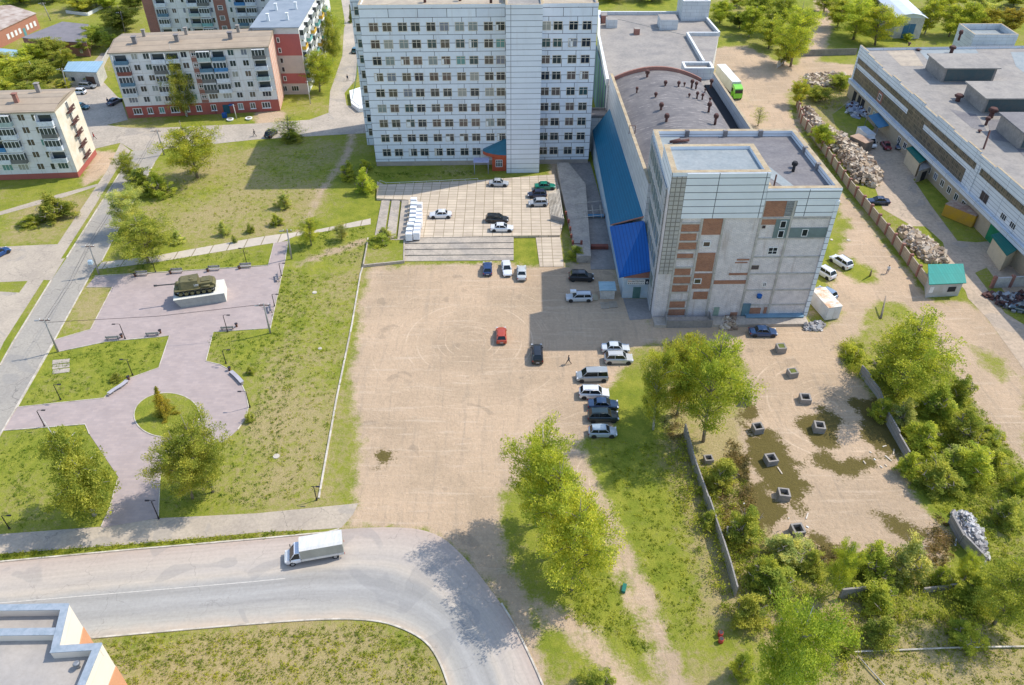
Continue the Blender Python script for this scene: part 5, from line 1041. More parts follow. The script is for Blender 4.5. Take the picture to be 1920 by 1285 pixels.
# ================================================================= vehicles
m,t,b,o=nmat('car_paint'); N=NT(t); oi=N.n('ShaderNodeObjectInfo'); N.l(oi.outputs['Color'],b.inputs['Base Color'])
b.inputs['Roughness'].default_value=.28; b.inputs['Coat Weight'].default_value=.7; b.inputs['Coat Roughness'].default_value=.05; b.inputs['Metallic'].default_value=.15
M_CARP=m
M_CGL=glassmat('car_glass',(.012,.018,.02),.06); M_TYRE=mat('tyre',(.025,.025,.026),fs=.2,rough=.8); M_RIM=mat('rim',(.45,.46,.47),fs=.1,rough=.35,metal=.6)
M_HEAD=mat('headlight_glass',(.75,.77,.78),fs=0,rough=.1,spec=.6); M_TAIL=mat('tail_light',(.35,.02,.015),fs=0,rough=.2); M_TRIM=mat('black_trim',(.03,.03,.032),fs=.1,rough=.6); M_PLATE=mat('plate',(.7,.7,.68),fs=0)
CARS={ # L,W,H, hood end, roof front, roof rear, rear glass base, deck z, trunk z
'sedan':(4.5,1.74,1.46,1.05,.30,-.95,-1.45,.93,.96),'hatch':(4.05,1.70,1.50,1.0,.35,-1.45,-1.85,.93,.95),'wagon':(4.6,1.74,1.50,1.15,.45,-1.85,-2.2,.93,.95),
'suv':(4.5,1.84,1.70,1.15,.50,-1.65,-2.12,1.06,1.08),'van':(4.9,1.86,1.92,1.60,.85,-2.2,-2.38,1.10,1.12),'old':(4.2,1.62,1.44,.95,.30,-.85,-1.25,.90,.92)}
_cm={}
def carmesh(kind):
    if kind in _cm: return _cm[kind]
    L,W,H,hx,rf,rr_,rg,dz,tz=CARS[kind]; w=W/2; h2=L/2
    st=[(-h2,w*.80,.38,tz*.80),(-h2+.10,w*.92,.26,tz*.97),(rg,w*.99,.20,tz),(0,w,.19,dz),(hx,w*.99,.20,dz*.985),(h2-.45,w*.955,.22,dz*.86),(h2-.10,w*.86,.28,dz*.72),(h2,w*.70,.36,dz*.58)]
    sec=lambda q:[(w_ * f,z) for w_,f,z in ((q[1],-.93,q[2]),(q[1],-1,q[2]+.16),(q[1],-1,q[3]-.24),(q[1],-.945,q[3]-.08),(q[1],-.80,q[3]),(q[1],0,q[3]+.025),(q[1],.80,q[3]),(q[1],.945,q[3]-.08),(q[1],1,q[3]-.24),(q[1],1,q[2]+.16),(q[1],.93,q[2]))]
    mb=MB(); S_=[[(q[0],y,z) for y,z in sec(q)] for q in st]
    for i in range(len(S_)-1):
        for j in range(10): mb.face([S_[i][j],S_[i+1][j],S_[i+1][j+1],S_[i][j+1]],0)
    for s_,rev in ((S_[0],0),(S_[-1],1)): mb.face(s_ if rev else s_[::-1],0)
    mb.face([S_[i][0] for i in range(len(S_))][::1]+[S_[i][10] for i in range(len(S_)-1,-1,-1)],1)
    # roof, pillars
    bw=w*.86; tw_=w*.70; zb=dz-.02; zr=H
    B4=[(hx,-bw*.93),(hx,bw*.93),(rg,bw*.93),(rg,-bw*.93)]; T4=[(rf,-tw_),(rf,tw_),(rr_,tw_),(rr_,-tw_)]
    mx=(rf+rr_)/2
    rp=[(rf+.10,-tw_*.92),(rf+.10,tw_*.92),(rr_-.08,tw_*.92),(rr_-.08,-tw_*.92)]
    for y0,y1,z0,z1 in ((-1,-.6,zr-.03,zr+.015),(-.6,.6,zr+.015,zr+.015),(.6,1,zr+.015,zr-.03)):
        mb.face([(rf+.08,y0*tw_,z0-.02),(rf+.08,y1*tw_,z1-.02),(mx,y1*tw_*1.02,z1+.02),(mx,y0*tw_*1.02,z0+.02)][::1],0); mb.face([(mx,y0*tw_*1.02,z0+.02),(mx,y1*tw_*1.02,z1+.02),(rr_-.05,y1*tw_*.97,z1-.02),(rr_-.05,y0*tw_*.97,z0-.02)],0)
    for sy in (-1,1):
        for (bx_,by_),(tx,ty_) in (((hx-.02,sy*bw*.95),(rf+.02,sy*tw_*.98)),((rg+.05,sy*bw*.95),(rr_+.02,sy*tw_*.98)),((mx-.1,sy*bw*.985),(mx-.1,sy*tw_*1.0))):
            mb.tube([(bx_,by_,zb),(tx,ty_,zr-.03)],.055,4,0)
        mb.tube([(rf+.05,sy*tw_,zr-.03),(rr_,sy*tw_,zr-.03)],.045,4,0)
        if kind in('suv','wagon'): mb.tube([(rf-.1,sy*tw_*.9,zr+.06),(rr_+.2,sy*tw_*.9,zr+.06)],.025,4,1)
    mb.box(h2-.06,h2+.015,-w*.5,w*.5,.30,.44,1); mb.box(-h2-.02,-h2+.02,-w*.6,w*.6,.30,.42,1); mb.box(-h2-.03,-h2-.021,-.26,.26,.5,.62,2); mb.box(h2+.016,h2+.022,-.26,.26,.44,.54,2)
    wx=(h2-.80,-h2+.75)
    for x in wx:
        for sy in (-1,1): mb.tube([(x,sy*w*.80,.35),(x,sy*(w+.004),.35)],.385,14,1)
    body=mb.mesh('body',[M_CARP,M_TRIM,M_PLATE])
    g=MB(); R4=[(p[0],p[1],zb) for p in B4]; Q4=[(p[0],p[1],zr-.035) for p in T4]
    bulge=[((rf+hx)/2+.12,0)]
    for i in range(4): j=(i+1)%4; g.face([R4[i],R4[j],Q4[j],Q4[i]],0)
    g.face(Q4,0); glass=g.mesh('windows',M_CGL)
    k=MB(); k.tube([(0,-.11,0),(0,.11,0)],.325,16,0); k.tube([(0,-.116,0),(0,-.10,0)],.20,10,1); k.tube([(0,.10,0),(0,.116,0)],.20,10,1); wh=k.mesh('wheel',[M_TYRE,M_RIM])
    hl=MB(); hl.obox((0,0,0),(1,0,0),.10,.19,.07); hlm=hl.mesh('headlight',M_HEAD); tl=MB(); tl.box(-.04,.05,-.16,.16,-.10,.10); tlm=tl.mesh('tail_light',M_TAIL)
    mi=MB(); mi.obox((0,0,0),(0,1,0),.10,.05,.06); mim=mi.mesh('mirror',M_CARP)
    _cm[kind]=(body,glass,wh,hlm,tlm,mim,wx,w,h2,dz,tz,hx,bw); return _cm[kind]
CARG='parked cars'
def car(kind,px,py,deg,col,label,z=0.0,group=CARG,sc=1.0,extra=None):
    """px,py: photo point of the car's middle at about bonnet height; deg: heading of the nose, 0 = right, 90 = away"""
    p=G(px,py,z+.6); body,glass,wh,hl,tl,mi,wx,w,h2,dz,tz,hx,bw=carmesh(kind)
    t_=thing('car',label,'car',(p.x,p.y,z),R(deg),group); t_.scale=(sc,sc,sc)
    inst('body',body,t_,(0,0,0),0,None,col); inst('windows',glass,t_)
    for x in wx:
        for sy in (-1,1): inst('wheel',wh,t_,(x,sy*(w-.115),.325))
    for sy in (-1,1):
        inst('headlight',hl,t_,(h2-.20,sy*w*.72,dz*.70),R(-28*sy)); inst('tail_light',tl,t_,(-h2+.06,sy*w*.74,tz*.76),R(14*sy)); inst('mirror',mi,t_,(hx-.28,sy*(bw+.12),dz+.06),0,None,col)
    return t_
WH=(.74,.75,.76); SV=(.42,.44,.46); GY=(.24,.26,.28); BK=(.015,.017,.02); NV=(.02,.03,.07); DB=(.02,.055,.16); GN=(.0,.20,.12); DG_=(.02,.06,.06); RD=(.45,.06,.02); MR=(.22,.02,.03)
CL=[('sedan',826,402,182,WH,'white sedan alone on the slab car park beside the white pallet stacks',TZ),('wagon',932,410,-2,BK,'black estate car side by side with a white sedan',TZ),('sedan',941,427,-1,WH,'white sedan parked tight below the black estate car',TZ),
('old',935,343,-3,SV,'silver grey sedan nearest the red porch at the top of the car park',TZ),('sedan',1022,349,2,GN,'bright green sedan at the right end of the car park',TZ),('hatch',1007,364,182,NV,'dark navy hatchback between green sedan and silver hatchback',TZ),('hatch',1009,380,182,SV,'silver hatchback below the navy one by the slatted stairs',TZ),
('hatch',914,503,92,DB,'small blue hatchback at the top of the earth lot, leftmost of three',0),('sedan',950,503,-85,WH,'white sedan in the middle of the three cars under the steps',0),('sedan',978,511,90,(.55,.57,.56),'pale silver sedan rightmost of the three cars under the steps',0),
('suv',1090,519,-2,BK,'black off roader in the shade at the top right of the earth lot',0),('wagon',1086,557,181,(.50,.52,.53),'silver estate car in the building shade on the earth lot',0),
('hatch',940,628,92,RD,'orange red hatchback standing alone in the middle of the earth lot',0),('suv',1007,663,91,BK,'black off roader at the shadow edge in the middle of the lot',0),
('sedan',1154,652,0,(.62,.65,.65),'pale silver sedan at the top of the right hand row',0),('suv',1160,672,0,(.52,.52,.50),'pale grey off roader second from the top of the right hand row',0),('van',1110,705,182,(.34,.36,.36),'grey minivan with a long roof in the right hand row',0),
('suv',1114,737,-2,WH,'white crossover directly below the grey minivan',0),('sedan',1131,758,-1,(.02,.05,.11),'dark blue car directly below the white crossover',0),('suv',1131,780,0,(.015,.035,.04),'blackish green off roader between dark blue car and silver hatchback',0),('hatch',1130,809,0,(.36,.42,.46),'silver blue hatchback at the bottom of the right hand row',0),
('sedan',1431,622,-1,(.02,.06,.15),'metallic blue sedan parked below the brick block',0),('suv',1577,491,118,WH,'white off roader on the dirt right of the brick block',0),('suv',1545,510,122,WH,'white off roader half hidden behind the brick block corner',0),('hatch',1549,549,125,(.20,.27,.36),'grey blue car behind the white rusty roofed cabin',0),
('sedan',1647,377,176,(.015,.03,.07),'dark navy sedan inside the pillared fence by the rubble',0),('hatch',508,250,75,BK,'black car standing in the street left of the bush',0),('hatch',147,172,178,WH,'white hatchback next to the blue roofed garage',0),('wagon',164,161,-6,GY,'grey estate car directly before the blue roofed garage',0),
('sedan',215,190,70,(.06,.07,.10),'dark grey car by the gable end of the five storey flats',0),('hatch',152,200,-10,(.02,.13,.16),'teal car half hidden behind the left block gable',0),('hatch',-2,474,60,(.01,.06,.20),'blue car cut by the left edge in the parking bay',0),('old',1661,272,86,MR,'dark red car in the factory yard right of the white truck',0),
('hatch',1916,578,150,(.05,.09,.12),'dark car cut by the right edge below the factory',0),('hatch',667,94,80,(.03,.12,.16),'teal car in the street beside the tower',0),('old',1688,272,60,(.08,.12,.18),'old blue grey car by the factory wall in the yard shade',0)]
for c_ in CL: car(*c_[:6],z=c_[6])
p=G(1078,546,1.6); rc=thing('roof_box','white roof box on top of the silver estate car in the shade','roof box',(p.x-.3,p.y-.1,1.535),R(0)); MB().box(-.5,.5,-.35,.35,0,.28).obj('lid',M_FRW,rc)
def loft(mb,secs,m=0):
    for i in range(len(secs)-1):
        n=len(secs[i])
        for j in range(n): k=(j+1)%n; mb.face([secs[i][j],secs[i+1][j],secs[i+1][k],secs[i][k]],m)
    mb.face(secs[0][::-1],m); mb.face(secs[-1],m)
def wheelset(par,xs,w,r=.38,dual=()):
    k=MB(); k.tube([(0,-.13,0),(0,.13,0)],r,16,0); k.tube([(0,-.136,0),(0,-.12,0)],r*.55,10,1); k.tube([(0,.12,0),(0,.136,0)],r*.55,10,1); wh=k.mesh('wheel',[M_TYRE,M_RIM])
    for x in xs:
        for s_ in (-1,1): inst('wheel',wh,par,(x,s_*(w-.14),r))
def cabtruck(name,label,px,py,deg,boxL,boxH,cabcol,boxm,roofm,bodyw=2.2,ridge=.15):
    """light truck: nose at +x"""
    p=G(px,py,1.0); t_=thing(name,label,'truck',(p.x,p.y,0),R(deg)); tot=boxL+2.0; x0=-tot/2
    mb=MB(); w_=1.0; cx=x0+boxL+.08
    secs=[]
    for x,hw,zb,zt in ((cx,w_,.55,1.15),(cx+.75,w_,.42,1.15),(cx+1.35,w_*.97,.40,1.08),(cx+1.75,w_*.88,.42,.92),(cx+1.95,w_*.70,.48,.76)):
        secs.append([(x,-hw*.96,zb),(x,hw*.96,zb),(x,hw,zb+.25),(x,hw,zt-.15),(x,hw*.9,zt),(x,-hw*.9,zt),(x,-hw,zt-.15),(x,-hw,zb+.25)])
    loft(mb,secs)
    mb.box(cx-.0,cx+.62,-.86,.86,2.04,2.14); mb.tube([(cx+.05,-.9,1.1),(cx+.02,-.86,2.06)],.07,4); mb.tube([(cx+.05,.9,1.1),(cx+.02,.86,2.06)],.07,4)
    mb.tube([(cx+1.28,-.88,1.1),(cx+.60,-.82,2.06)],.05,4); mb.tube([(cx+1.28,.88,1.1),(cx+.60,.82,2.06)],.05,4); mb.box(cx-.05,cx+.03,-.9,.9,1.1,2.1)
    mb.box(x0+.1,cx+1.5,-.45,.45,.40,.62,1)
    mb.obj('cab',[M_CARP,M_TRIM],t_,color=cabcol)
    g=MB(); b4=[(cx+1.30,-.9,1.1),(cx+1.30,.9,1.1),(cx+.04,.92,1.1),(cx+.04,-.92,1.1)]; q4=[(cx+.62,-.82,2.03),(cx+.62,.82,2.03),(cx+.04,.84,2.03),(cx+.04,-.84,2.03)]
    for i in range(4): j=(i+1)%4; g.face([b4[i],b4[j],q4[j],q4[i]])
    g.obj('windows',M_CGL,t_)
    hb=bodyw/2; z0,z1=.85,.85+boxH
    mb=MB(); mb.prism([(x0,-hb),(x0+boxL,-hb),(x0+boxL,hb),(x0,hb)],z0,z1,0,0)
    mb.obj('cargo_body',boxm,t_)
    mb=MB(); e=.025
    mb.face([(x0-e,-hb-e,z1+.004),(x0+boxL+e,-hb-e,z1+.004),(x0+boxL+e,-hb*.72,z1+ridge),(x0-e,-hb*.72,z1+ridge)]); mb.face([(x0-e,-hb*.72,z1+ridge),(x0+boxL+e,-hb*.72,z1+ridge),(x0+boxL+e,hb*.72,z1+ridge),(x0-e,hb*.72,z1+ridge)]); mb.face([(x0-e,hb*.72,z1+ridge),(x0+boxL+e,hb*.72,z1+ridge),(x0+boxL+e,hb+e,z1+.004),(x0-e,hb+e,z1+.004)])
    for x,d in ((x0-e,1),(x0+boxL+e,-1)): mb.face([(x,-hb-e,z1),(x,-hb*.72,z1+ridge),(x,hb*.72,z1+ridge),(x,hb+e,z1)][::d])
    mb.obj('cargo_roof',roofm,t_)
    mb=MB(); 
    for s_ in (-1,1): mb.box(x0,x0+boxL,s_*hb-.03 if s_<0 else hb+.002,s_*hb-.002 if s_<0 else hb+.03,z0-.08,z0+.28)
    mb.obj('side_board',roofm,t_)
    wheelset(t_,(cx+1.05,x0+1.1),1.0); 
    hl=MB(); hl.obox((0,0,0),(1,0,0),.12,.16,.1); hm=hl.mesh('headlight',M_HEAD); mi=MB(); mi.box(-.04,.04,-.1,.1,-.2,.2); mm=mi.mesh('mirror',M_TRIM); tl=MB(); tl.box(-.03,.02,-.12,.12,-.08,.08); tm=tl.mesh('tail_light',M_TAIL)
    for s_ in (-1,1): inst('headlight',hm,t_,(cx+1.72,s_*.74,.8),R(-20*s_)); inst('mirror',mm,t_,(cx+1.2,s_*1.1,1.35)); inst('tail_light',tm,t_,(x0-.03,s_*.9,.7))
    return t_
M_TARP=mat('grey_tarpaulin',(.40,.395,.34),(.34,.335,.29),sc=1.0,fs=.2,stretch=(1,1,.3),rough=.55); M_TARPR=mat('tarpaulin_roof',(.66,.64,.60),(.56,.56,.54),sc=1.2,fs=.2,stretch=(2,.4,1),rough=.5)
cabtruck('truck','white cab truck with a grey tarpaulin body driving left on the foreground road',589,1033,192.5,5.0,1.85,(.76,.78,.82),M_TARP,M_TARPR,2.15)
cabtruck('box_truck','white box truck with a pale grey roof parked in the factory yard',1625,262,-80,4.6,2.0,(.72,.74,.75),mat('white_box',(.66,.67,.67),(.6,.6,.6)),mat('grey_box_roof',(.42,.46,.48),fs=.1),2.1,.03)
# articulated lorry
p=G(1368,163,1.0); lo=thing('lorry','articulated lorry with a bright green cab and long white trailer behind the hall','lorry',(p.x,p.y,0),R(-84))
MB().box(-8.8,4.3,-1.25,1.25,1.15,3.95).obj('trailer',mat('trailer_white',(.72,.72,.66),(.64,.63,.56),fs=.1),lo)
mb=MB(); mb.box(-8.8,4.3,-1.2,1.2,3.952,4.0); mb.obj('trailer_roof',mat('trailer_roof_white',(.80,.80,.77),fs=.05),lo)
LGC=(.19,.58,.03); mb=MB(); loft(mb,[[(x,-1.2*k,.55),(x,1.2*k,.55),(x,1.22*k,2.0),(x,1.1*k,zt),(x,-1.1*k,zt),(x,-1.22*k,2.0)] for x,k,zt in ((4.7,1,3.55),(5.6,1,3.5),(6.7,.98,3.0),(6.95,.93,2.2))]); mb.obj('cab',M_CARP,lo,color=LGC)
MB().box(6.72,6.98,-1.0,1.0,1.85,2.75).obj('windscreen',M_CGL,lo); MB().box(4.7,5.7,-1.235,-1.21,1.9,2.7).obj('side_window',M_CGL,lo)
mb=MB(); mb.box(-8.4,6.5,-.5,.5,.6,1.1); mb.obj('chassis',M_TRIM,lo); wheelset(lo,(6.1,3.0,-5.4,-6.7,-8.0),1.22,.5)
MB().box(-9.6,-8.82,-2.5,2.5,0,4.2).obj('x',M_STEEL,lo) if False else None
# ================================================================= people
def personmesh(stride):
    me=bpy.data.meshes.new('p'); V=[(0,0,.95),(0,0,1.15),(0,.02,1.38),(0,.03,1.5),(0,.05,1.62),(0,.05,1.74)]; E_=[(0,1),(1,2),(2,3),(3,4),(4,5)]; Rd=[.155,.135,.165,.06,.095,.07]
    for s in (-1,1):
        i=len(V); st=stride*s
        V+= [(s*.10,0,.88),(s*.11,st*.22+.03,.48),(s*.11,st*.42-.03,.09),(s*.12,st*.42+.14,.05)]; E_+= [(0,i),(i,i+1),(i+1,i+2),(i+2,i+3)]; Rd+=[.10,.065,.05,.045]
        j=len(V); V+= [(s*.20,.02,1.40),(s*.27,-st*.12,1.13),(s*.26,-st*.25+.05,.88),(s*.26,-st*.27+.08,.79)]; E_+= [(2,j),(j,j+1),(j+1,j+2),(j+2,j+3)]; Rd+=[.065,.05,.04,.035]
    me.from_pydata(V,E_,[]); ob=bpy.data.objects.new('p',me); COL.objects.link(ob)
    sk=ob.modifiers.new('s','SKIN'); me.skin_vertices  # default layer
    if not me.skin_vertices: bpy.context.view_layer.objects.active=ob
    for v,r_ in zip(me.skin_vertices[0].data,Rd): v.radius=(r_,r_)
    me.skin_vertices[0].data[0].use_root=True
    ob.modifiers.new('u','SUBSURF').levels=1
    bpy.context.view_layer.update(); out=bpy.data.meshes.new_from_object(ob.evaluated_get(bpy.context.evaluated_depsgraph_get())); bpy.data.objects.remove(ob)
    return out
M_SKIN=mat('skin',(.50,.31,.22),fs=0); M_HAIR=mat('hair',(.05,.03,.02),fs=0)
try:
    PM=[personmesh(1.0),personmesh(.3)]
except Exception as e_:
    print('person fallback',e_); PM=None
def person(px,py,deg,top,legs,label,k=0,z=0):
    p=G(px,py,z); t_=thing('person',label,'person',(p.x,p.y,z),R(deg-90),'people on foot')
    if PM:
        me=PM[k].copy(); me.name='body'; me.materials.clear()
        for m_ in (M_SKIN,mat('cloth%s'%str(top),top,fs=.1),mat('cloth%s'%str(legs),legs,fs=.1)): me.materials.append(m_)
        for q in me.polygons:
            z_=q.center.z; q.use_smooth=True; q.material_index=0 if (z_>1.5 or (abs(q.center.x)>.2 and z_<.86)) else 1 if z_>.93 or abs(q.center.x)>.19 else 2
        inst('body',me,t_)
    h_=MB(); h_.tube([(0,.02,1.66),(0,.03,1.76),(0,.04,1.81)],[.105,.10,.04],10); h_.obj('hair',M_HAIR,t_)
for a in [(1066,683,200,(.08,.09,.09),(.03,.03,.04),'person in dark clothes walking across the earth lot near the black off roader',0),(478,256,190,(.02,.02,.03),(.03,.03,.04),'person in black walking in the street before the flats',0),(178,262,240,(.50,.04,.04),(.05,.03,.05),'person in a red top walking near the left block gable',0),
 (652,152,90,(.05,.06,.09),(.04,.05,.07),'person in dark clothes walking along the street left of the tower',0),(1663,513,60,(.60,.62,.64),(.05,.07,.13),'person in a white top walking on the dirt by the pillared fence',0),(204,196,150,(.03,.05,.16),(.03,.03,.06),'person in navy standing beside the dark grey car',1),(405,214,10,(.04,.06,.30),(.05,.05,.1),'person in blue standing at the entrance of the flats',1)]: person(*a)
# ================================================================= tank monument
p0=G(341,578); p1=G(425,566); yaw=math.atan2(p1.y-p0.y,p1.x-p0.x); pd=thing('plinth','pale stone plinth with undercut front carrying the armoured gun vehicle','monument base',(p0.x,p0.y,0),yaw)
L_=(p1-p0).length; W_=4.2; hp=1.9
M_STONE=bricks('granite_cladding',(.36,.37,.34),(.31,.32,.30),(.28,.28,.26),1.4,.9,.02,off=.5,noise=.5,nsc=1.5); M_STONET=bricks('pale_stone_top',(.74,.72,.62),(.68,.66,.57),(.50,.48,.42),.8,.6,.02,noise=.2)
mb=MB(); b4=[(0,0,0),(L_,0,0),(L_,W_,0),(0,W_,0)]; t4=[(-.9,-.25,hp),(L_+.0,-.15,hp),(L_-.1,W_+.1,hp),(-1.1,W_+.1,hp)]
for i in range(4): j=(i+1)%4; mb.face([b4[i],b4[j],t4[j],t4[i]],1 if i==1 else 0)
mb.face(t4,1); mb.obj('stone_block',[M_STONE,M_STONET],pd)
M_OLIVE=mat('olive_paint',(.16,.14,.06),(.115,.105,.05),sc=1.5,fine=5,fs=.4,rough=.6); M_OLD=mat('track_steel',(.035,.04,.04),(.05,.05,.05),sc=3,fine=6,rough=.6)
c_=G(372,548,hp+1.0); tk=thing('gun_vehicle','olive green tracked assault gun with a long barrel pointing left, mounted on the stone plinth','military vehicle',(0,0,0),yaw+math.pi)
# local x = forward (towards the gun)
u=Vector((math.cos(yaw),math.sin(yaw),0)); v=Vector((-u.y,u.x,0)); ctr=p0+u*(L_*.37)+v*(W_*.50); tk.location=(ctr.x,ctr.y,hp)
hull=MB(); 
def lo6(mb,xs):
    secs=[[(x,-w_,z0),(x,w_,z0),(x,w2,z1),(x,-w2,z1)] for x,w_,w2,z0,z1 in xs]
    loft(mb,secs)
lo6(hull,[(-3.4,1.0,1.0,.75,1.25),(-3.1,1.05,1.05,.45,1.62),(1.9,1.05,1.05,.45,1.62),(3.1,1.0,1.0,.6,1.2),(3.4,.9,.9,.8,1.0)])
for s in (-1,1): hull.box(-3.2,3.2,min(s*1.05,s*1.66),max(s*1.05,s*1.66),1.13,1.2)
hull.box(-3.0,-.6,-1.0,1.0,1.625,1.78); hull.box(-2.6,-1.2,-.5,.5,1.79,1.92)
for s in (-1,1): hull.tube([(-2.6,s*1.42,1.42),(-1.2,s*1.42,1.42)],.2,8); 
hull.obj('hull',M_OLIVE,tk)
cm_=MB(); lo6(cm_,[(-.75,1.45,1.15,1.21,2.55),(2.0,1.45,1.0,1.21,2.5),(2.45,1.25,.85,1.21,2.2)]); cm_.cyl(.2,.45,2.5,2.72,.34,12); cm_.cyl(.4,-.5,2.5,2.62,.3,10); cm_.obj('casemate',M_OLIVE,tk)
mn=MB(); mn.tube([(2.2,.25,1.85),(2.75,.25,1.9),(3.0,.25,1.92)],[.48,.42,.22],12); mn.obj('mantlet',M_OLIVE,tk)
gn=MB(); gn.tube([(2.8,.25,1.92),(5.2,.25,2.05),(6.0,.25,2.1)],[.13,.10,.095],10); gn.tube([(5.85,.25,2.09),(6.35,.25,2.12)],.16,8); gn.obj('gun_barrel',M_OLD,tk)
for s in (-1,1):
    tr_=MB(); pr=[(-3.3,.75),(-3.0,1.08),(2.8,1.08),(3.35,.85),(3.3,.55),(2.6,.03),(-2.5,.03),(-3.2,.4)]; y0=min(s*1.05,s*1.62); y1=max(s*1.05,s*1.62)
    for i in range(8): a,c=pr[i],pr[(i+1)%8]; tr_.face([(a[0],y0,a[1]),(c[0],y0,c[1]),(c[0],y1,c[1]),(a[0],y1,a[1])])
    ins=[((a[0])*.955,.06+(a[1]-.06)*.86+.03) for a in pr]
    for y in (y0,y1):
        for i in range(8): a,c,e,f=pr[i],pr[(i+1)%8],ins[(i+1)%8],ins[i]; tr_.face([(a[0],y,a[1]),(c[0],y,c[1]),(e[0],y,e[1]),(f[0],y,f[1])])
    tr_.obj('track',M_OLD,tk)
    for k in range(6):
        w1=MB(); w1.tube([(0,-.2,0),(0,.2,0)],.30,12); w1.tube([(0,-.23,0),(0,.23,0)],.12,8); w1.obj('road_wheel',M_OLIVE,tk,(-2.35+k*.95,s*1.34,.40))
tx_=text('109',.55,M_FRW,tk,(.0,1.385,1.6),rx=R(78),rz=math.pi,name='number'); 
# ================================================================= posts, lamps, benches
def pole(bx,by,tx,ty,name,label,kind,group):
    b_=G(bx,by); h=hgt(b_,ty); q=PX((b_.x,b_.y,h)); lean=(tx-q[0])/q[2]; lean=max(-.7,min(.7,lean))
    t_=thing(name,label,'lamp post' if 'lamp' in name else 'pole',(b_.x,b_.y,0),0,group); mb=MB()
    if kind=='wood':
        mb.tube([(0,0,0),(lean*.5,0,h*.5),(lean,0,h)],[.17,.14,.11],8); mb.obj('shaft',mat('pole_concrete',(.36,.34,.31),(.27,.25,.23)),t_)
        mb=MB(); mb.box(lean-.8,lean+.8,-.05,.05,h-.45,h-.33); mb.obj('crossarm',M_RUST,t_)
        for k in (-.7,0,.7): mb=MB(); mb.cyl(lean+k,0,h-.329,h-.1,.06,6); mb.obj('insulator',M_FRW,t_)
        mb=MB(); mb.tube([(lean,0,h-.9),(lean-.9,-.2,h-.3)],.035,5); mb.obox((lean-1.1,-.24,h-.27),(1,.2,-.1),.3,.11,.06); mb.obj('lamp_arm',M_STEEL,t_)
    elif kind=='white':
        mb.tube([(0,0,0),(lean,0,h)],[.13,.09],8); mb.obj('shaft',mat('pole_white',(.62,.60,.56),(.5,.48,.44)),t_); mb=MB(); mb.box(lean-.5,lean+.5,-.05,.05,h-.3,h-.2); mb.obj('crossarm',M_STEEL,t_)
    else:
        mb.tube([(0,0,0),(0,0,h*.9),(lean,0,h*.96)],[.075,.055,.045],8); mb.obj('shaft',M_DARKM,t_)
        mb=MB(); s=-1 if (bx*7+by)%2 else 1; mb.tube([(lean,0,h*.95),(lean+s*.25,-.1,h),(lean+s*.75,-.15,h*1.0)],.035,5); mb.obox((lean+s*.9,-.15,h),(1,0,0),.26,.1,.05); mb.obj('lamp_head',M_DARKM,t_)
        mb=MB(); mb.cyl(0,0,.004,.3,.12,8); mb.obj('base',M_DARKM,t_)
    return t_
M_DARKM=mat('dark_metal',(.035,.03,.035),fs=.1,rough=.5)
for i,(bx,by,tx,ty,lb) in enumerate([(186,515,167,459,'leaning pole with a white box by the slab footpath'),(109,660,82,597,'pole at the left road below the triangular lawn'),(547,486,538,430,'pole between narrow square entry and the bushes'),(507,625,494,569,'pole at the lower right corner of the memorial square'),(308,291,294,243,'pole by the street corner left of the big lawn'),(126,170,116,128,'pole near the white hatchback'),(95,39,80,5,'pole beside the brick house lane'),(235,64,226,22,'thin pole behind the five storey flats'),(1620-25,430,1680,300,'x')][:8]):
    t_=pole(bx,by,tx,ty,'utility_pole','grey utility '+lb,'wood','utility poles')
    if i==0: MB().box(-.75,-.05,-.75,-.16,2.6,3.3).obj('transformer_box',mat('pale_blue_box',(.5,.62,.70)),t_)
pole(444,223,437,196,'utility_pole','thin white pole before the entrance of the flats','white','utility poles'); pole(582,195,576,152,'utility_pole','thin grey pole at the corner of the pink banded block','white','utility poles')
LAMPS=[(292,511,286,482,'above the top left benches'),(463,496,459,465,'above the top right bench'),(528,518,523,493,'at the narrow right entry'),(515,575,510,551,'by the right vertical bench'),(235,636,224,607,'by the lower left bench'),(427,623,418,590,'by the lower right bench'),(424,682,418,655,'on the lawn above the right curved bench'),(249,704,239,673,'behind the left curved bench'),(114,750,100,720,'on the left lawn facing the lower path'),(84,800,70,768,'at the upper edge of the lower left lawn'),(469,764,461,733,'at the right side of the circle'),(298,973,290,937,'at the lower end of the stem path'),(594,938,583,911,'by the pavement end and the white edging'),(18,992,4,965,'at the lower left corner of the lawn')]
for bx,by,tx,ty,lb in LAMPS: pole(bx,by,tx,ty,'park_lamp','slim black park lamp '+lb,'lamp','park lamps')
M_WOODG=mat('bench_slats',(.42,.38,.36),(.30,.27,.26),sc=3,fine=8); M_URN=mat('urn_brown',(.16,.07,.04),fs=.2)
def bench(px,py,deg,label):
    p=G(px,py,.3); t_=thing('bench',label,'bench',(p.x,p.y,.036),R(deg),'benches of the memorial square')
    s=MB(); 
    for k in range(5): s.box(-1.05,1.05,-.25+k*.105,-.25+k*.105+.085,.42,.46)
    s.obj('seat',M_WOODG,t_); s=MB()
    for k in range(3): s.box(-1.05,1.05,.27,.31,.52+k*.13,.62+k*.13)
    s.obj('backrest',M_WOODG,t_)
    for x in (-.9,.86): s=MB(); s.box(x,x+.06,-.25,.3,.36,.42); s.box(x,x+.06,-.25,-.19,0,.36); s.box(x,x+.06,.24,.30,0,.9); s.obj('leg',M_DARKM,t_)
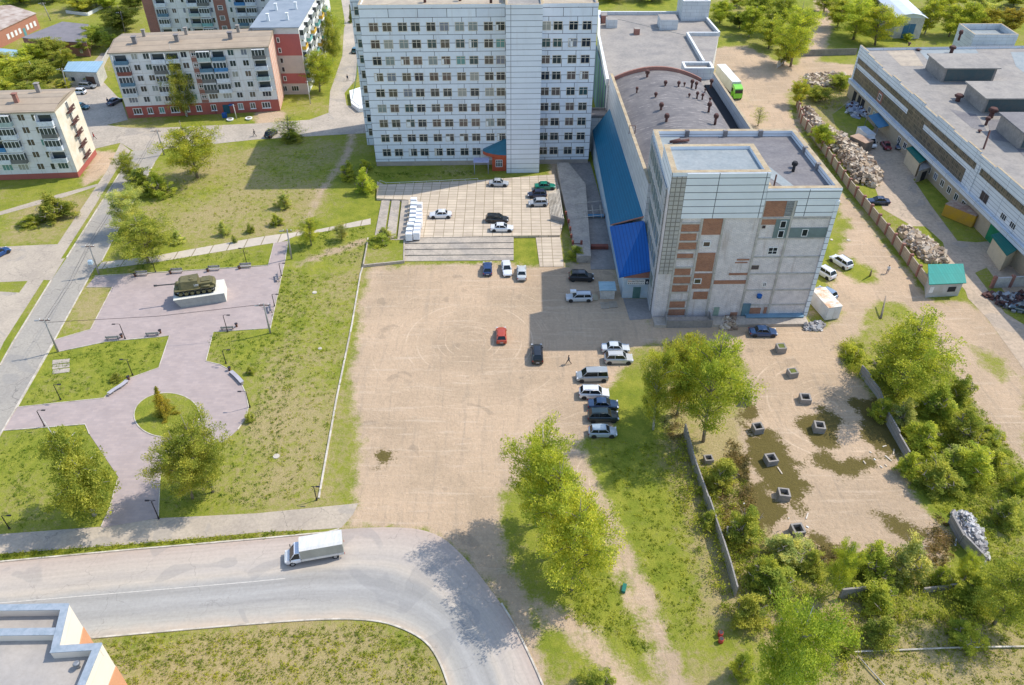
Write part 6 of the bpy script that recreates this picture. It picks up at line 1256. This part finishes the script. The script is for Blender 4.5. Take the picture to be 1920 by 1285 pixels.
for x,y,d,lb in [(265,515,6,'slatted bench, leftmost on the upper edge of the square'),(331,510,6,'slatted bench, second from the left on the upper edge of the square'),(401,505,6,'slatted bench, third from the left on the upper edge of the square'),(460,500,6,'slatted bench, rightmost on the upper edge of the square'),(519,521,-72,'slatted bench, upper one along the right edge of the square'),(505,579,-72,'slatted bench, lower one along the right edge of the square'),(212,634,186,'slatted bench, leftmost on the lower edge of the square'),(287,627,186,'slatted bench, middle one on the lower edge of the square'),(427,616,186,'slatted bench, rightmost on the lower edge of the square')]: bench(x,y,d,lb)
def cbench(pts,label):
    P=[p for p in smooth(gl(pts,.45),2)]; t_=thing('bench',label,'bench',(0,0,0),0,'curved benches'); mb=MB(); n=len(P)
    L_=[];R_=[]
    for i in range(n):
        d=(P[min(i+1,n-1)]-P[max(i-1,0)]).normalized(); q=Vector((-d.y,d.x,0))*.3; L_.append(P[i]+q); R_.append(P[i]-q)
    for i in range(n-1):
        T=lambda p,z:(p.x,p.y,z)
        for z0,z1 in ((.40,.50),): mb.face([T(R_[i],z1),T(R_[i+1],z1),T(L_[i+1],z1),T(L_[i],z1)]); mb.face([T(R_[i],z0),T(R_[i+1],z0),T(R_[i+1],z1),T(R_[i],z1)]); mb.face([T(L_[i+1],z0),T(L_[i],z0),T(L_[i],z1),T(L_[i+1],z1)])
    mb.obj('seat',mat('grey_bench_top',(.44,.42,.44),(.36,.34,.36)),t_)
    for f in (.02,.33,.66,.98): k=int(f*(n-1)); p=P[k]; s=MB(); s.box(p.x-.12,p.x+.12,p.y-.22,p.y+.22,0.01,.396); s.obj('leg',M_CONC2,t_)
cbench([(203,738),(215,729),(228,722),(238,713)],'long curved bench at the left rim of the circle'); cbench([(433,696),(441,703),(448,710),(454,717)],'long curved bench at the right rim of the circle')
for x,y,lb in [(229,633,'beside the leftmost lower bench'),(301,625,'beside the middle lower bench'),(444,613,'beside the rightmost lower bench'),(242,712,'at the end of the left curved bench'),(431,695,'at the end of the right curved bench'),(254,519,'left of the leftmost upper bench'),(320,514,'left of the second upper bench'),(390,510,'left of the third upper bench'),(449,505,'left of the rightmost upper bench')]:
    p=G(x,y); t_=thing('litter_bin','small brown urn shaped litter bin '+lb,'litter bin',(p.x,p.y,.036),0,'litter bins'); mb=MB(); mb.tube([(0,0,0),(0,0,.12),(0,0,.3),(0,0,.62)],[.2,.11,.2,.25],10); mb.obj('bowl',M_URN,t_); mb=MB(); mb.tube([(0,0,.62),(0,0,.66)],.27,10); mb.obj('rim',M_DARKM,t_)
# ================================================================= wrapped pallets on the car park
M_WRAP=mat('white_wrap',(.80,.81,.82),(.72,.73,.75),sc=2.5,fine=8,fs=.12,rough=.45)
pm=MB(); pm.box(-.62,.62,-.52,.52,.14,1.55); pm.box(-.60,.60,-.50,.50,1.552,1.60); wrapm=pm.mesh('wrapped_blocks',M_WRAP)
pm=MB(); 
for x in (-.5,0,.5): pm.box(x-.07,x+.07,-.5,.5,0,.09)
pm.box(-.6,.6,-.5,.5,.092,.13); palm=pm.mesh('pallet_base',mat('pallet_wood',(.42,.30,.18)))
rows=[(776,377,0),(776,385,0),(786,386,1),(775,393,0),(775,401,0),(786,398,1),(786,405,1),(774,409,0),(786,412,1),(773,417,0),(785,419,1),(783,426,1),(770,424,0),(782,433,1),(768,434,0),(781,440,1),(767,442,0)]
ordn=['first','second','third','fourth','fifth','sixth','seventh','eighth','ninth']; cnt=[0,0]
for x,y,cidx in rows:
    p=G(x,y,TZ+1.0); t_=thing('wrapped_pallet','white wrapped pallet of blocks, %s from the top in the %s row'%(ordn[cnt[cidx]],'right' if cidx else 'left'),'pallet',(p.x,p.y,TZ),R(rnd.uniform(-5,5)),'white wrapped pallets on the car park'); cnt[cidx]+=1
    inst('wrapped_blocks',wrapm,t_); inst('pallet_base',palm,t_)
# ================================================================= concrete footings in the abandoned yard
fm=MB(); a=.72; th=.22; H_=1.25
fm.box(-a,a,-a,-a+th,0,H_); fm.box(-a,a,a-th,a,0,H_); fm.box(-a,-a+th,-a+th,a-th,0,H_); fm.box(a-th,a,-a+th,a-th,0,H_); ringm=fm.mesh('concrete_ring',M_CONC2)
im=MB(); im.box(-a+th+.002,a-th-.002,-a+th+.002,a-th-.002,.02,.55); fillm=im.mesh('dark_fill',mat('damp_soil',(.05,.045,.03),(.1,.09,.05),sc=2)); im=MB(); im.box(-a+th+.002,a-th-.002,-a+th+.002,a-th-.002,.02,1.2); mossm=im.mesh('moss_fill',mat('moss',(.14,.16,.03),(.09,.11,.02),sc=2))
for i,(x,y,ms) in enumerate([(1464,653,1),(1486,699,1),(1510,747,0),(1535,801,0),(1421,803,0),(1445,861,0),(1469,927,0),(1495,994,0),(1329,860,0),(1372,996,0),(1398,749,0)]):
    p=G(x,y,.6); t_=thing('concrete_footing',['square concrete footing filled with moss, nearest the blue sedan','square concrete footing filled with moss, second below the blue sedan','hollow concrete footing, third in the right hand line','hollow concrete footing on a moss patch, fourth in the right hand line','hollow concrete footing right of the very large tree, on moss','hollow concrete footing among moss and planks in the middle','hollow concrete footing with white litter beside it','hollow concrete footing above the feathery pale bush','small broken footing by the boundary wall, upper','small broken footing by the boundary wall, lower','hollow concrete footing half hidden by the very large tree'][i],'concrete footing',(p.x,p.y,0),R(4+rnd.uniform(-4,4)),'concrete footings')
    inst('concrete_ring',ringm,t_); inst('fill',mossm if ms else fillm,t_)
    t_.rotation_euler=(R(rnd.uniform(-4,4)),R(rnd.uniform(-4,4)),R(rnd.uniform(-14,14))); k_=rnd.uniform(.93,1.07); t_.scale=(k_,k_,rnd.uniform(.85,1.08)); t_.location.z=-.12
    if i in (8,9): t_.scale=(.8,.8,.7)
# ================================================================= walls and fences
def wallrun(name,label,pts,h,th,m,cap=None,px=True,pillar=None,step=None,cat='wall',hv=0):
    P=gl(pts) if px else pts; t_=thing(name,label,cat,(P[0].x,P[0].y,0)); o_=P[0].copy()
    L_=0; k=0
    segs=[]
    for i in range(len(P)-1):
        a,c=P[i],P[i+1]; n=max(1,round((c-a).length/(step or 3.0)))
        for j in range(n): segs.append((a.lerp(c,j/n),a.lerp(c,(j+1)/n)))
    for a,c in segs:
        a=a-o_; c=c-o_; d=(c-a).normalized(); n=Vector((-d.y,d.x,0))*th/2; hh=h+rnd.uniform(-hv,hv); g_=d*.02
        mb=MB(); q=[a-n+g_,c-n-g_,c+n-g_,a+n+g_]; mb.prism([(v_.x,v_.y) for v_ in q],0,hh,0); mb.obj('wall_panel',m,t_)
        if pillar:
            mb=MB(); e=.26; mb.box(a.x-e,a.x+e,a.y-e,a.y+e,0,h+.35); mb.obj('pillar',pillar,t_)
    return t_
M_FPAN=bricks('tan_fence_panel',(.46,.37,.27),(.40,.33,.25),(.27,.22,.17),1.0,.5,.02,noise=.4,nsc=.8)
wallrun('pillared_fence','tan panel fence with red brick pillars running down from the service road',[(1494,200),(1502,232),(1540,282),(1590,354),(1660,440),(1735,540)],2.1,.2,M_FPAN,pillar=M_BRICK,step=3.6,cat='fence')
M_OLDW=bricks('old_concrete_panel',(.34,.31,.28),(.28,.26,.24),(.18,.16,.14),3,.6,.03,off=0,noise=.6,nsc=.8,streak=.6,stc=(.20,.17,.14))
wallrun('boundary_wall','old grey concrete panel wall between the lot and the abandoned yard',[(1282,812),(1297,870),(1325,950),(1352,1030),(1366,1075),(1378,1120)],2.0,.18,M_OLDW,step=3.2,hv=.12)
wallrun('yard_wall','broken dark concrete wall under the big tree by the dirt road',[(1611,702),(1645,745),(1662,795),(1700,862)],1.7,.2,M_OLDW,step=3,hv=.25)
wallrun('yard_wall','retaining wall piece holding the grey rubble heap',[(1778,980),(1800,1020),(1840,1062)],1.8,.25,M_OLDW,step=2.4,hv=.2)
wallrun('yard_wall','short pale concrete wall piece at the bottom of the yard',[(1572,1122),(1622,1117)],1.8,.22,M_CONC2,step=4); wallrun('yard_wall','low broken wall at the bottom right of the yard',[(1728,1112),(1810,1102)],.9,.2,M_OLDW,step=3,hv=.2)
wallrun('service_fence','pale concrete panel fence crossing the top of the yard behind the track',[(1497,106),(1605,103)],1.9,.15,M_CONC2,step=4,cat='fence'); wallrun('service_fence','short leaning white fence by the service road bend',[(1456,128),(1478,112)],1.8,.15,M_LIME,step=4,cat='fence')
wallrun('brick_wall','brick and white panel wall stub at the right edge below the factory',[(1858,540),(1925,536)],2.1,.3,M_LIME,pillar=M_BRICK,step=3)
wallrun('low_wall','white low wall of an unfinished foundation at the top left',[(125,25),(165,30),(192,16)],.9,.4,M_FRW,step=5)
wallrun('garage_wall','pale wall running from the blue roofed garage to the street corner',[(194,125),(207,100)],1.6,.2,M_LIME,step=4) 
# white edging along the earth lot
P=gl([(690,447),(684,490),(676,515),(660,610),(632,745),(613,850),(598,935)]); eg=thing('edging','long thin white concrete edging between lawn and earth lot','edging',(0,0,0)); mb=MB()
for a,c in zip(P[:-1],P[1:]): mb.obox((a+c)/2+Vector((0,0,.09)),c-a,(c-a).length/2-.01,.12,.09)
mb.obj('kerb_beam',M_KERB,eg)
pp=thing('pipe','thin pale pipe line with a sharp corner on the dry ground at the lower right','pipe',(0,0,0)); mb=MB(); P=gl([(1925,1212),(1800,1214),(1601,1222),(1672,1300)],.25); mb.tube(P,.10,6); mb.obj('pipe_run',M_KERB,pp)
mb=MB(); 
for p in P: mb.box(p.x-.1,p.x+.1,p.y-.1,p.y+.1,0,.2)
mb.obj('pipe_support',M_CONC2,pp)
# planter bed
pl=thing('planter','raised planter bed with a pale concrete rim left of the broad steps','planter',(0,0,0)); pts=[(681,497),(690,450),(758,449),(757,489)]
P=gl(pts,.5); mb=MB(); mb.prism([(p.x,p.y) for p in P],0,.42,0); mb.obj('soil',M_GRASS,pl)
mb=MB()
for i in range(4): a,c=P[i],P[(i+1)%4]; a=Vector((a.x,a.y,.26)); c=Vector((c.x,c.y,.26)); mb.obox((a+c)/2,c-a,(c-a).length/2+.1,.12,.27)
mb.obj('rim',M_CONC,pl)
# raised walkway and slatted stairs by the annexe
wk=thing('walkway','raised concrete walkway running down beside the annexe','walkway',(0,0,0)); zt=1.5
P=gl([(1044,305),(1066,305),(1098,345),(1108,480),(1082,480),(1066,412),(1052,352)],zt); mb=MB(); mb.prism([(p.x,p.y) for p in P],0,zt,0); mb.obj('deck',M_CONC,wk)
dk=block('yard',[(1068,306),(1106,303),(1140,420),(1162,505),(1108,505),(1098,400)],.08,M_CONC2,'damp concrete strip along the annexe wall')
ss=thing('slatted_stair','concrete stair of many narrow treads rising right from the car park','stairs',(0,0,0)); z0=TZ
A0,A1=G(1028,364,TZ),G(1033,411,TZ); B0,B1=G(1049,354,zt),G(1058,410,zt)
for k in range(9):
    f=k/9; g=(k+.62)/9; mb=MB(); a=A0.lerp(B0,f); c=A1.lerp(B1,f); d=A1.lerp(B1,g); e=A0.lerp(B0,g); zz=TZ+(zt-TZ)*(k+1)/9
    mb.prism([(a.x,a.y),(c.x,c.y),(d.x,d.y),(e.x,e.y)],zz-.12,zz,0); mb.obj('tread',M_KERB,ss)
mb=MB(); a,c,d,e=A0,A1,B1,B0; mb.prism([(a.x,a.y+.05),(c.x,c.y+.05),(d.x,d.y+.05),(e.x,e.y+.05)],0,TZ+.02,0); mb.prism([(A1.x,A1.y-.25),(B1.x,B1.y-.25),(B1.x,B1.y),(A1.x,A1.y)],0,zt+.05,0); mb.obj('base',M_CONC2,ss)
rl_=thing('railing','rusty post and beam remains along the raised walkway','railing',(0,0,0)); P=gl([(1061,403),(1066,418),(1069,432),(1071,446),(1074,458),(1090,458)],zt)
for p in P: mb=MB(); mb.box(p.x-.2,p.x+.2,p.y-.2,p.y+.2,zt,zt+.75); mb.obj('post',mat('rusty_red',(.25,.08,.05),(.18,.06,.05)),rl_)
mb=MB(); mb.tube([Vector((p.x,p.y,zt+.1)) for p in P],.07,5); mb.obj('rail',M_RUST,rl_)
fr_=thing('pipe_rack','thin white pipe rack across the strip beside the annexe','pipe rack',(0,0,0)); mb=MB()
for y in (382,398,409): a=G(1078,y,1.6); c=G(1137,y-6,1.6); mb.tube([a,c],.05,5)
for x in (1080,1095,1110,1125): a=G(x,384,1.6); c=G(x+3,409,1.6); mb.tube([a,c],.04,5); mb.tube([a,(a.x,a.y,0)],.05,5)
mb.obj('tubes',M_FRC,fr_)
bn=thing('metal_bench','blue steel trough between rusty posts beside the annexe','trough',(0,0,0)); a=G(1101,404,.6); c=G(1132,402,.6)
MB().box(a.x,c.x,a.y-.35,a.y+.35,.45,.7).obj('tray',mat('blue_tray',(.10,.28,.45)),bn)
for x in (a.x-.4,c.x+.1): MB().box(x,x+.3,a.y-.3,a.y+.3,.09,.8).obj('leg',M_RUST,bn)
MB().box(0,1,0,1,0,1) if False else None
rb_=thing('steel_beam','rusty red beam lying beside the annexe','beam',(0,0,0)); a=G(1108,463,.4); c=G(1140,461,.4); MB().box(a.x,c.x,a.y-.45,a.y+.45,.09,.75).obj('beam',mat('rusty_red',(.25,.08,.05)),rb_)
# lot furniture by the annexe
kk=thing('kiosk_shelter','small low shelter with a ribbed pale blue roof beside the annexe','shelter',(0,0,0)); P=[G(x,y,2.0) for x,y in ((1124,545),(1156,545),(1153,528),(1122,528))]
mb=MB(); mb.face(P); mb.face([p-Vector((0,0,.08)) for p in P[::-1]])
for k in range(6): a=P[0].lerp(P[3],(k+.5)/6); c=P[1].lerp(P[2],(k+.5)/6); mb.obox((a+c)/2+Vector((0,0,.05)),c-a,(c-a).length/2,.07,.045)
mb.obj('roof',mat('ribbed_pale_blue',(.42,.55,.58),(.36,.50,.54)),kk)
mb=MB(); mb.prism([(P[0].x+.3,P[0].y+.3),(P[1].x-.2,P[1].y+.3),(P[2].x-.2,P[2].y-.2),(P[3].x+.3,P[3].y-.2)],0,1.7,0); mb.obj('wall',M_LIME,kk)
for k,(x,y) in enumerate([(1134,573),(1150,571)]):
    p=G(x,y,.1); t_=thing('pallet','flat wooden pallet lying beside the annexe, %s of two'%('left','right')[k],'pallet',(p.x,p.y,0),R(3),'wooden pallets'); 
    for i in range(6): MB().box(-.7+i*.24,-.53+i*.24,-.9,.9,.1,.14).obj('slat',mat('pallet_wood2',(.48,.40,.30),(.38,.31,.23)),t_)
    MB().box(-.7,.67,-.8,-.7,0,.098).obj('runner',M_CONC2,t_); MB().box(-.7,.67,.7,.8,0,.098).obj('runner',M_CONC2,t_)
p=G(1112,558,.1); t_=thing('board','square plywood board behind the silver estate car','board',(p.x,p.y,0),R(2)); MB().box(-.8,.8,-.8,.8,.06,.14).obj('panel',mat('plywood',(.50,.42,.28)),t_); MB().box(-.8,.8,-.1,.1,0,.058).obj('batten',M_CONC2,t_)
# ================================================================= rubble heaps
def rubble(name,label,px,n,h,sz,m_,seed,kind='stuff'):
    P=gl(px); c=sum(P,Vector())/len(P); g=random.Random(seed); mb=MB(); xs=[p.x for p in P]; ys=[p.y for p in P]; k=0; tries=0
    def inside(x,y):
        r=False
        for i in range(len(P)):
            a,b_=P[i],P[i-1]
            if (a.y>y)!=(b_.y>y) and x<(b_.x-a.x)*(y-a.y)/(b_.y-a.y)+a.x: r=not r
        return r
    def edge(x,y):
        d=1e9
        for i in range(len(P)):
            a,b_=P[i-1],P[i]; e=b_-a; t_=max(0,min(1,((x-a.x)*e.x+(y-a.y)*e.y)/e.length_squared)); d=min(d,math.hypot(x-a.x-e.x*t_,y-a.y-e.y*t_))
        return d
    while k<n and tries<n*20:
        tries+=1; x=g.uniform(min(xs),max(xs)); y=g.uniform(min(ys),max(ys))
        if not inside(x,y): continue
        z=min(h*.74,edge(x,y)*1.0)+g.uniform(-.1,.35)*sz*2; ax=Vector((g.uniform(-1,1),g.uniform(-1,1),g.uniform(-.8,.8))); s=sz*g.choice((.35,.5,.7,1,1.2,2.0))*g.uniform(.7,1.2); mi=g.choice((0,0,0,1,1,2))
        mb.obox((x,y,z),ax,s,s*g.uniform(.4,.9),s*g.uniform(.2,.7),mi); k+=1
    # solid body under the pieces
    B=[c+(p-c)*.86 for p in P]; T=[c+(p-c)*.4 for p in P]; nn=len(P); ar=sum(P[i].x*P[(i+1)%nn].y-P[(i+1)%nn].x*P[i].y for i in range(nn))
    if ar<0: B=B[::-1]; T=T[::-1]
    for i in range(nn): j=(i+1)%nn; mb.face([(B[i].x,B[i].y,0),(B[j].x,B[j].y,0),(T[j].x,T[j].y,h*.7),(T[i].x,T[i].y,h*.7)],1)
    mb.face([(p.x,p.y,h*.7) for p in T],1)
    o=mb.obj(name,m_); return tag(o,label,'rubble',None,'stuff')
RA=[mat('rubble_pale',(.60,.50,.38),fs=.2),mat('rubble_tan',(.44,.33,.22),fs=.3),mat('rubble_dark',(.27,.19,.13),fs=.2)]; RG=[mat('rubble_grey',(.55,.53,.51),fs=.2),mat('rubble_grey2',(.38,.35,.33),fs=.3),mat('rubble_grey3',(.2,.19,.19),fs=.2)]
rubble('rubble','long heap of pale broken brick behind the pillared fence',[(1498,208),(1520,205),(1545,240),(1590,265),(1640,310),(1655,332),(1640,352),(1605,345),(1570,290),(1520,245)],2600,2.0,.30,RA,1)
rubble('rubble','second heap of pale broken brick above the guard booth',[(1682,430),(1705,432),(1740,455),(1770,475),(1775,492),(1738,494),(1700,460)],1100,1.3,.30,RA,2)
rubble('rubble','grey rubble heap behind the retaining wall at the lower right',[(1786,965),(1815,965),(1840,1000),(1850,1055),(1838,1062),(1810,1020)],900,1.5,.22,RG,3)
rubble('rubble','heap of rubble along the top of the factory yard',[(1508,142),(1560,140),(1600,148),(1596,160),(1540,170),(1510,165)],700,1.0,.3,RA,4)
rubble('scrap','pile of bluish scrap and sacks by the factory wall',[(1588,196),(1630,200),(1645,218),(1600,222),(1585,212)],260,1.0,.35,[mat('scrap_blue',(.35,.40,.50)),mat('scrap_white',(.6,.62,.66)),M_RUST],5)
rubble('scrap','heap of dark scrap below the wall stub at the right edge',[(1850,555),(1920,552),(1925,590),(1880,580)],260,.8,.3,[M_RUST,M_STEEL,M_DARKM],6)
rubble('rubble','small heap of pale sticks and stones at the foot of the brick block',[(1352,597),(1378,596),(1380,618),(1352,618)],160,.6,.22,RA,7)
rubble('rubble','small heap of stones at the lower right corner of the brick block',[(1510,608),(1545,606),(1540,622),(1505,620)],160,.4,.2,RG,8)
# scattered litter and planks in the yard
lg=random.Random(5)
for k in range(34):
    x,y,wh=lg.choice([(1470,960,'below the third footing of the left line'),(1445,880,'beside the footing on the moss'),(1345,900,'by the boundary wall'),(1490,990,'beside the lowest footing'),(1770,1000,'before the retaining wall'),(1660,850,'by the broken dark wall'),(1790,740,'on the green strip'),(1370,960,'inside the boundary wall bushes')]) if True else lg.choice([(1470,960),(1445,880),(1345,900),(1490,990),(1770,1000),(1660,850),(1790,740),(1370,960)]); p=G(x+lg.uniform(-45,45),y+lg.uniform(-30,30)); mb=MB(); ln=lg.uniform(.15,1.3); mb.obox((0,0,.06),(lg.uniform(-1,1),lg.uniform(-1,1),0),ln*.5,.08,.05); o=mb.obj('plank',lg.choice([M_FRW,RA[0],M_FRC]),None,(p.x,p.y,0)); tag(o,'pale scrap of board lying '+wh,'board','loose boards '+wh)
for x,y,r_,lb in [(600,654,.35,'white manhole ring in the lawn left of the edging'),(590,549,.45,'white stone at the edge of the lawn, upper'),(518,856,.5,'white stone at the edge of the lawn, lower'),(1591,451,.4,'white ring lying on the dirt right of the brick block'),(1559,450,.3,'small white stone right of the brick block')]:
    p=G(x,y); mb=MB(); mb.tube([(0,0,0),(0,0,.12)],[r_,r_*.85],12); o=mb.obj('white_stone' if 'stone' in lb else 'manhole_ring',M_KERB,None,(p.x,p.y,0)); tag(o,lb,'stone' if 'stone' in lb else 'ring')
# concrete slabs on the left lawn
mb=MB(); t_=thing('slab_group','patch of four old concrete slabs in the left lawn','slabs',(0,0,0))
for i in range(3):
    a=gl([(99+i*.5,676+i*9),(131,673+i*9),(130,680+i*9),(98,684+i*9)]); mb=MB(); mb.prism([(p.x,p.y) for p in a],0,.06+i*.003,0); mb.obj('slab',M_CONC,t_)
# fallen trunk and dead pole by the dirt roads
for x0,y0,x1,y1,nm,lb in [(1651,598,1661,556,'dead_stump','broken dead stump leaning on the grass island by the fence'),(1832,880,1884,877,'timber','pale timber lying on the green strip near the dirt road'),(1631,518,1634,508,'dead_stump','short dark stump on the grass near the white off roader')]:
    a=G(x0,y0); c=G(x1,y1,0 if nm=='timber' else 1.8); mb=MB(); mb.tube([a+Vector((0,0,.1)),a.lerp(c,.5)+Vector((0,0,.25)),c+Vector((0,0,.1))],[.2,.15,.09],7); o=mb.obj(nm,M_BARK if nm!='timber' else RA[0]); tag(o,lb,nm.replace('_',' '))
b_=G(1803,394); ch_=thing('flue_pipe','tall thin rusty flue pipe leaning up the factory wall','flue',(b_.x,b_.y,0)); mb=MB(); top=G(1851,258,14.0)-b_; mb.tube([(0,0,0),(top.x*.5,top.y*.5,8),(top.x,top.y,15.5)],[.22,.2,.18],8); mb.obj('pipe',M_RUST,ch_)
# railing in front of the tower lawn, bins before flats
fe=thing('low_fence','low thin white fence between tower lawn and car park','fence',(0,0,0)); P=gl([(712,338),(724,343),(800,340),(896,335)],.9); mb=MB(); mb.tube(P,.035,5); 
for a,c in zip(P[:-1],P[1:]):
    n=max(1,int((c-a).length/2.5))
    for j in range(n+1): q=a.lerp(c,j/n); mb.tube([(q.x,q.y,0),(q.x,q.y,.9)],.03,4)
mb.obj('rails',M_FRW,fe)
for x,y,lb in ((432,226,'left'),(467,224,'right')):
    p=G(x,y); t_=thing('flower_tyre','white painted flower tub before the flats, %s one'%lb,'flower tub',(p.x,p.y,0)); mb=MB(); mb.tube([(0,0,0),(0,0,.4)],[.7,.9],12); mb.obj('tub',M_FRW,t_); mb=MB(); mb.tube([(0,0,.402),(0,0,.44)],.5,10); mb.obj('soil',M_BARK,t_)
rw=thing('ramp_house','white stepped entrance ramp with railings left of the tower','ramp',(0,0,0)); P=gl([(655,170),(680,162),(685,203),(672,204),(658,193)],1.0); mb=MB(); mb.prism([(p.x,p.y) for p in P],0,1.0,0); mb.obj('deck',M_FRW,rw); mb=MB(); mb.tube([Vector((p.x,p.y,1.9)) for p in P[2:]],.05,5)
for p in P[2:]: mb.tube([(p.x,p.y,1.0),(p.x,p.y,1.9)],.05,5)
mb.obj('railing',M_DARKM,rw)
# canopy and wire lines
wi=thing('overhead_wire','thin dark overhead wires between the utility poles by the road','wire',(0,0,0)); a=G(109,660); c=G(186,515); e=G(308,291); q=G(507,625); mb=MB()
for A_,B_,hz in ((a,c,6.3),(c,e,6.3),(a,q,5.9)):
    for off in (0,.5): mb.tube([(A_.x+off,A_.y,hz),((A_.x+B_.x)/2+off,(A_.y+B_.y)/2,hz-.6),(B_.x+off,B_.y,hz)],.022,3,cap=False)
mb.obj('wire',M_DARKM,wi)
# verge fence along the foreground pavement
vf=thing('verge_hedge','low ragged strip of weeds on the verge between pavement and road','weeds',(0,0,0)) if False else None
# weeds : ragged tufts where the ground is rough
def tufts(pl_,n,seed,hmin,hmax,name='weeds',label='rough weeds and young grass on the open ground',sp=1.0,lf=.09,col=(.33,.35,.05),k=11):
    g=np.random.default_rng(seed); C=[]
    for poly,nn in pl_:
        P=np.array([(p.x,p.y) for p in gl(poly)]); lo=P.min(0); hi=P.max(0); Q=g.uniform(lo,hi,size=(nn*3,2)); s=sdist(Q,[poly],1.0); Q=Q[s>0][:nn]; C.append(Q)
    Q=np.concatenate(C); ang=g.random(len(Q)*k)*6.283; rr=g.random(len(Q)*k)**.6*g.uniform(.12,.55,len(Q)).repeat(k)*sp; X=np.stack([Q[:,0].repeat(k)+rr*np.cos(ang),Q[:,1].repeat(k)+rr*np.sin(ang),g.uniform(.05,1,len(Q)*k)*g.uniform(hmin,hmax,len(Q)).repeat(k)],1)
    me=leafmesh(X,lf,seed,.4); me.name=name; o=inst(name,me,None,(0,0,0),0,None,col); return tag(o,label,'weeds',None,'stuff')
tufts([([(190,1200),(720,1170),(800,1210),(830,1285),(230,1285)],1100),([(1290,860),(1400,900),(1420,1120),(1380,1120)],700),([(1400,1130),(1925,1150),(1925,1285),(1560,1285)],900),([(1650,620),(1740,640),(1920,870),(1920,1110),(1700,900)],2600),([(520,520),(680,510),(600,930),(480,960)],700),([(1000,900),(1100,1000),(1230,1240),(1060,1160)],500),([(1120,830),(1260,830),(1340,1200),(1260,1200)],500),([(1500,240),(1580,300),(1650,350),(1560,330)],500),([(0,1040),(475,1001),(600,996),(475,1008),(250,1026),(0,1049)],900),([(200,420),(300,330),(640,270),(560,440)],600)],0,11,.08,.30)
tufts([([(1640,640),(1700,620),(1760,660),(1870,830),(1920,900),(1925,1110),(1860,1110),(1800,960),(1700,850),(1660,760)],200),([(1290,900),(1330,880),(1400,1000),(1440,1050),(1590,1080),(1620,1130),(1400,1130)],140),([(1590,1060),(1760,1070),(1900,1060),(1925,1180),(1620,1170)],130),([(1400,1130),(1600,1150),(1640,1210),(1560,1285),(1480,1285)],60),([(1240,830),(1290,830),(1370,1100),(1360,1180),(1330,1100)],70),([(1500,150),(1600,160),(1590,200),(1530,210)],60),([(1575,650),(1610,640),(1640,720),(1590,700)],60)],0,21,.5,1.7,'scrub','low tangled green scrub around the abandoned yard',2.6,.12,(.40,.41,.07),50)
tufts([([(1370,830),(1400,850),(1420,1040),(1380,1040),(1340,930)],160),([(1480,1010),(1600,1045),(1700,1050),(1700,1075),(1500,1060)],110),([(1240,640),(1290,640),(1290,830),(1245,820)],110),([(1760,960),(1790,1010),(1770,1070),(1730,1060)],60)],0,23,.2,.8,'dry_scrub','dry brownish undergrowth along the edges of the abandoned yard',2.2,.11,(.28,.21,.10),40)
for i,(x,y) in enumerate([(1350,1192),(1351,1204)]):
    p=G(x,y); t_=thing('barrel','small red barrel beside the boundary wall end, %s one'%('upper','lower')[i],'barrel',(p.x,p.y,0)); mb=MB(); mb.tube([(0,0,0),(0,0,.7)],.28,12); mb.obj('drum',mat('red_drum',(.45,.06,.04)),t_); mb=MB(); mb.tube([(0,0,.702),(0,0,.73)],.24,12); mb.obj('lid',M_DARKM,t_)
p=G(1170,1105); o=MB(); o.obox((0,0,.2),(.3,1,0),.55,.22,.19); o=o.obj('crate',mat('green_plastic',(.02,.16,.12)),None,(p.x,p.y,0)); tag(o,'small dark green plastic crate lying between the trodden tracks','crate')
p=G(422,221); t_=thing('refuse_bin','blue refuse bin before the entrance of the flats','bin',(p.x,p.y,0)); MB().box(-.5,.5,-.4,.4,.1,1.1).obj('body',mat('bin_blue',(.02,.10,.35)),t_); MB().box(-.54,.54,-.44,.44,1.102,1.2).obj('lid',mat('bin_blue',(.02,.10,.35)),t_)
sf=thing('street_fence','low green mesh fence along the street beside the tower','fence',(0,0,0)); P=gl([(671,104),(668,140),(661,185)],1.1); mb=MB(); mb.tube(P,.04,5); mb.tube([p-Vector((0,0,.6)) for p in P],.03,5)
for a,c in zip(P[:-1],P[1:]):
    for j in range(6): q=a.lerp(c,j/6); mb.tube([(q.x,q.y,0),(q.x,q.y,1.1)],.04,4)
mb.obj('rails',mat('green_paint',(.03,.14,.08)),sf)
tufts([([(50,755),(110,665),(200,645),(310,635),(292,685),(200,735),(180,742)],260),([(0,815),(155,802),(165,825),(215,895),(195,975),(0,995)],330),([(312,850),(385,850),(470,800),(500,620),(540,500),(590,520),(500,950),(312,960)],520),([(395,628),(505,620),(480,700),(440,690),(395,672)],120),([(200,500),(500,465),(495,495),(200,515)],120),([(560,440),(690,425),(670,500),(560,480)],200),([(700,336),(895,330),(890,322),(705,322)],120)],0,31,.05,.22,'lawn_clumps','darker clumps of grass and dandelions in the park lawns',1.3,.085,(.17,.24,.035),14)
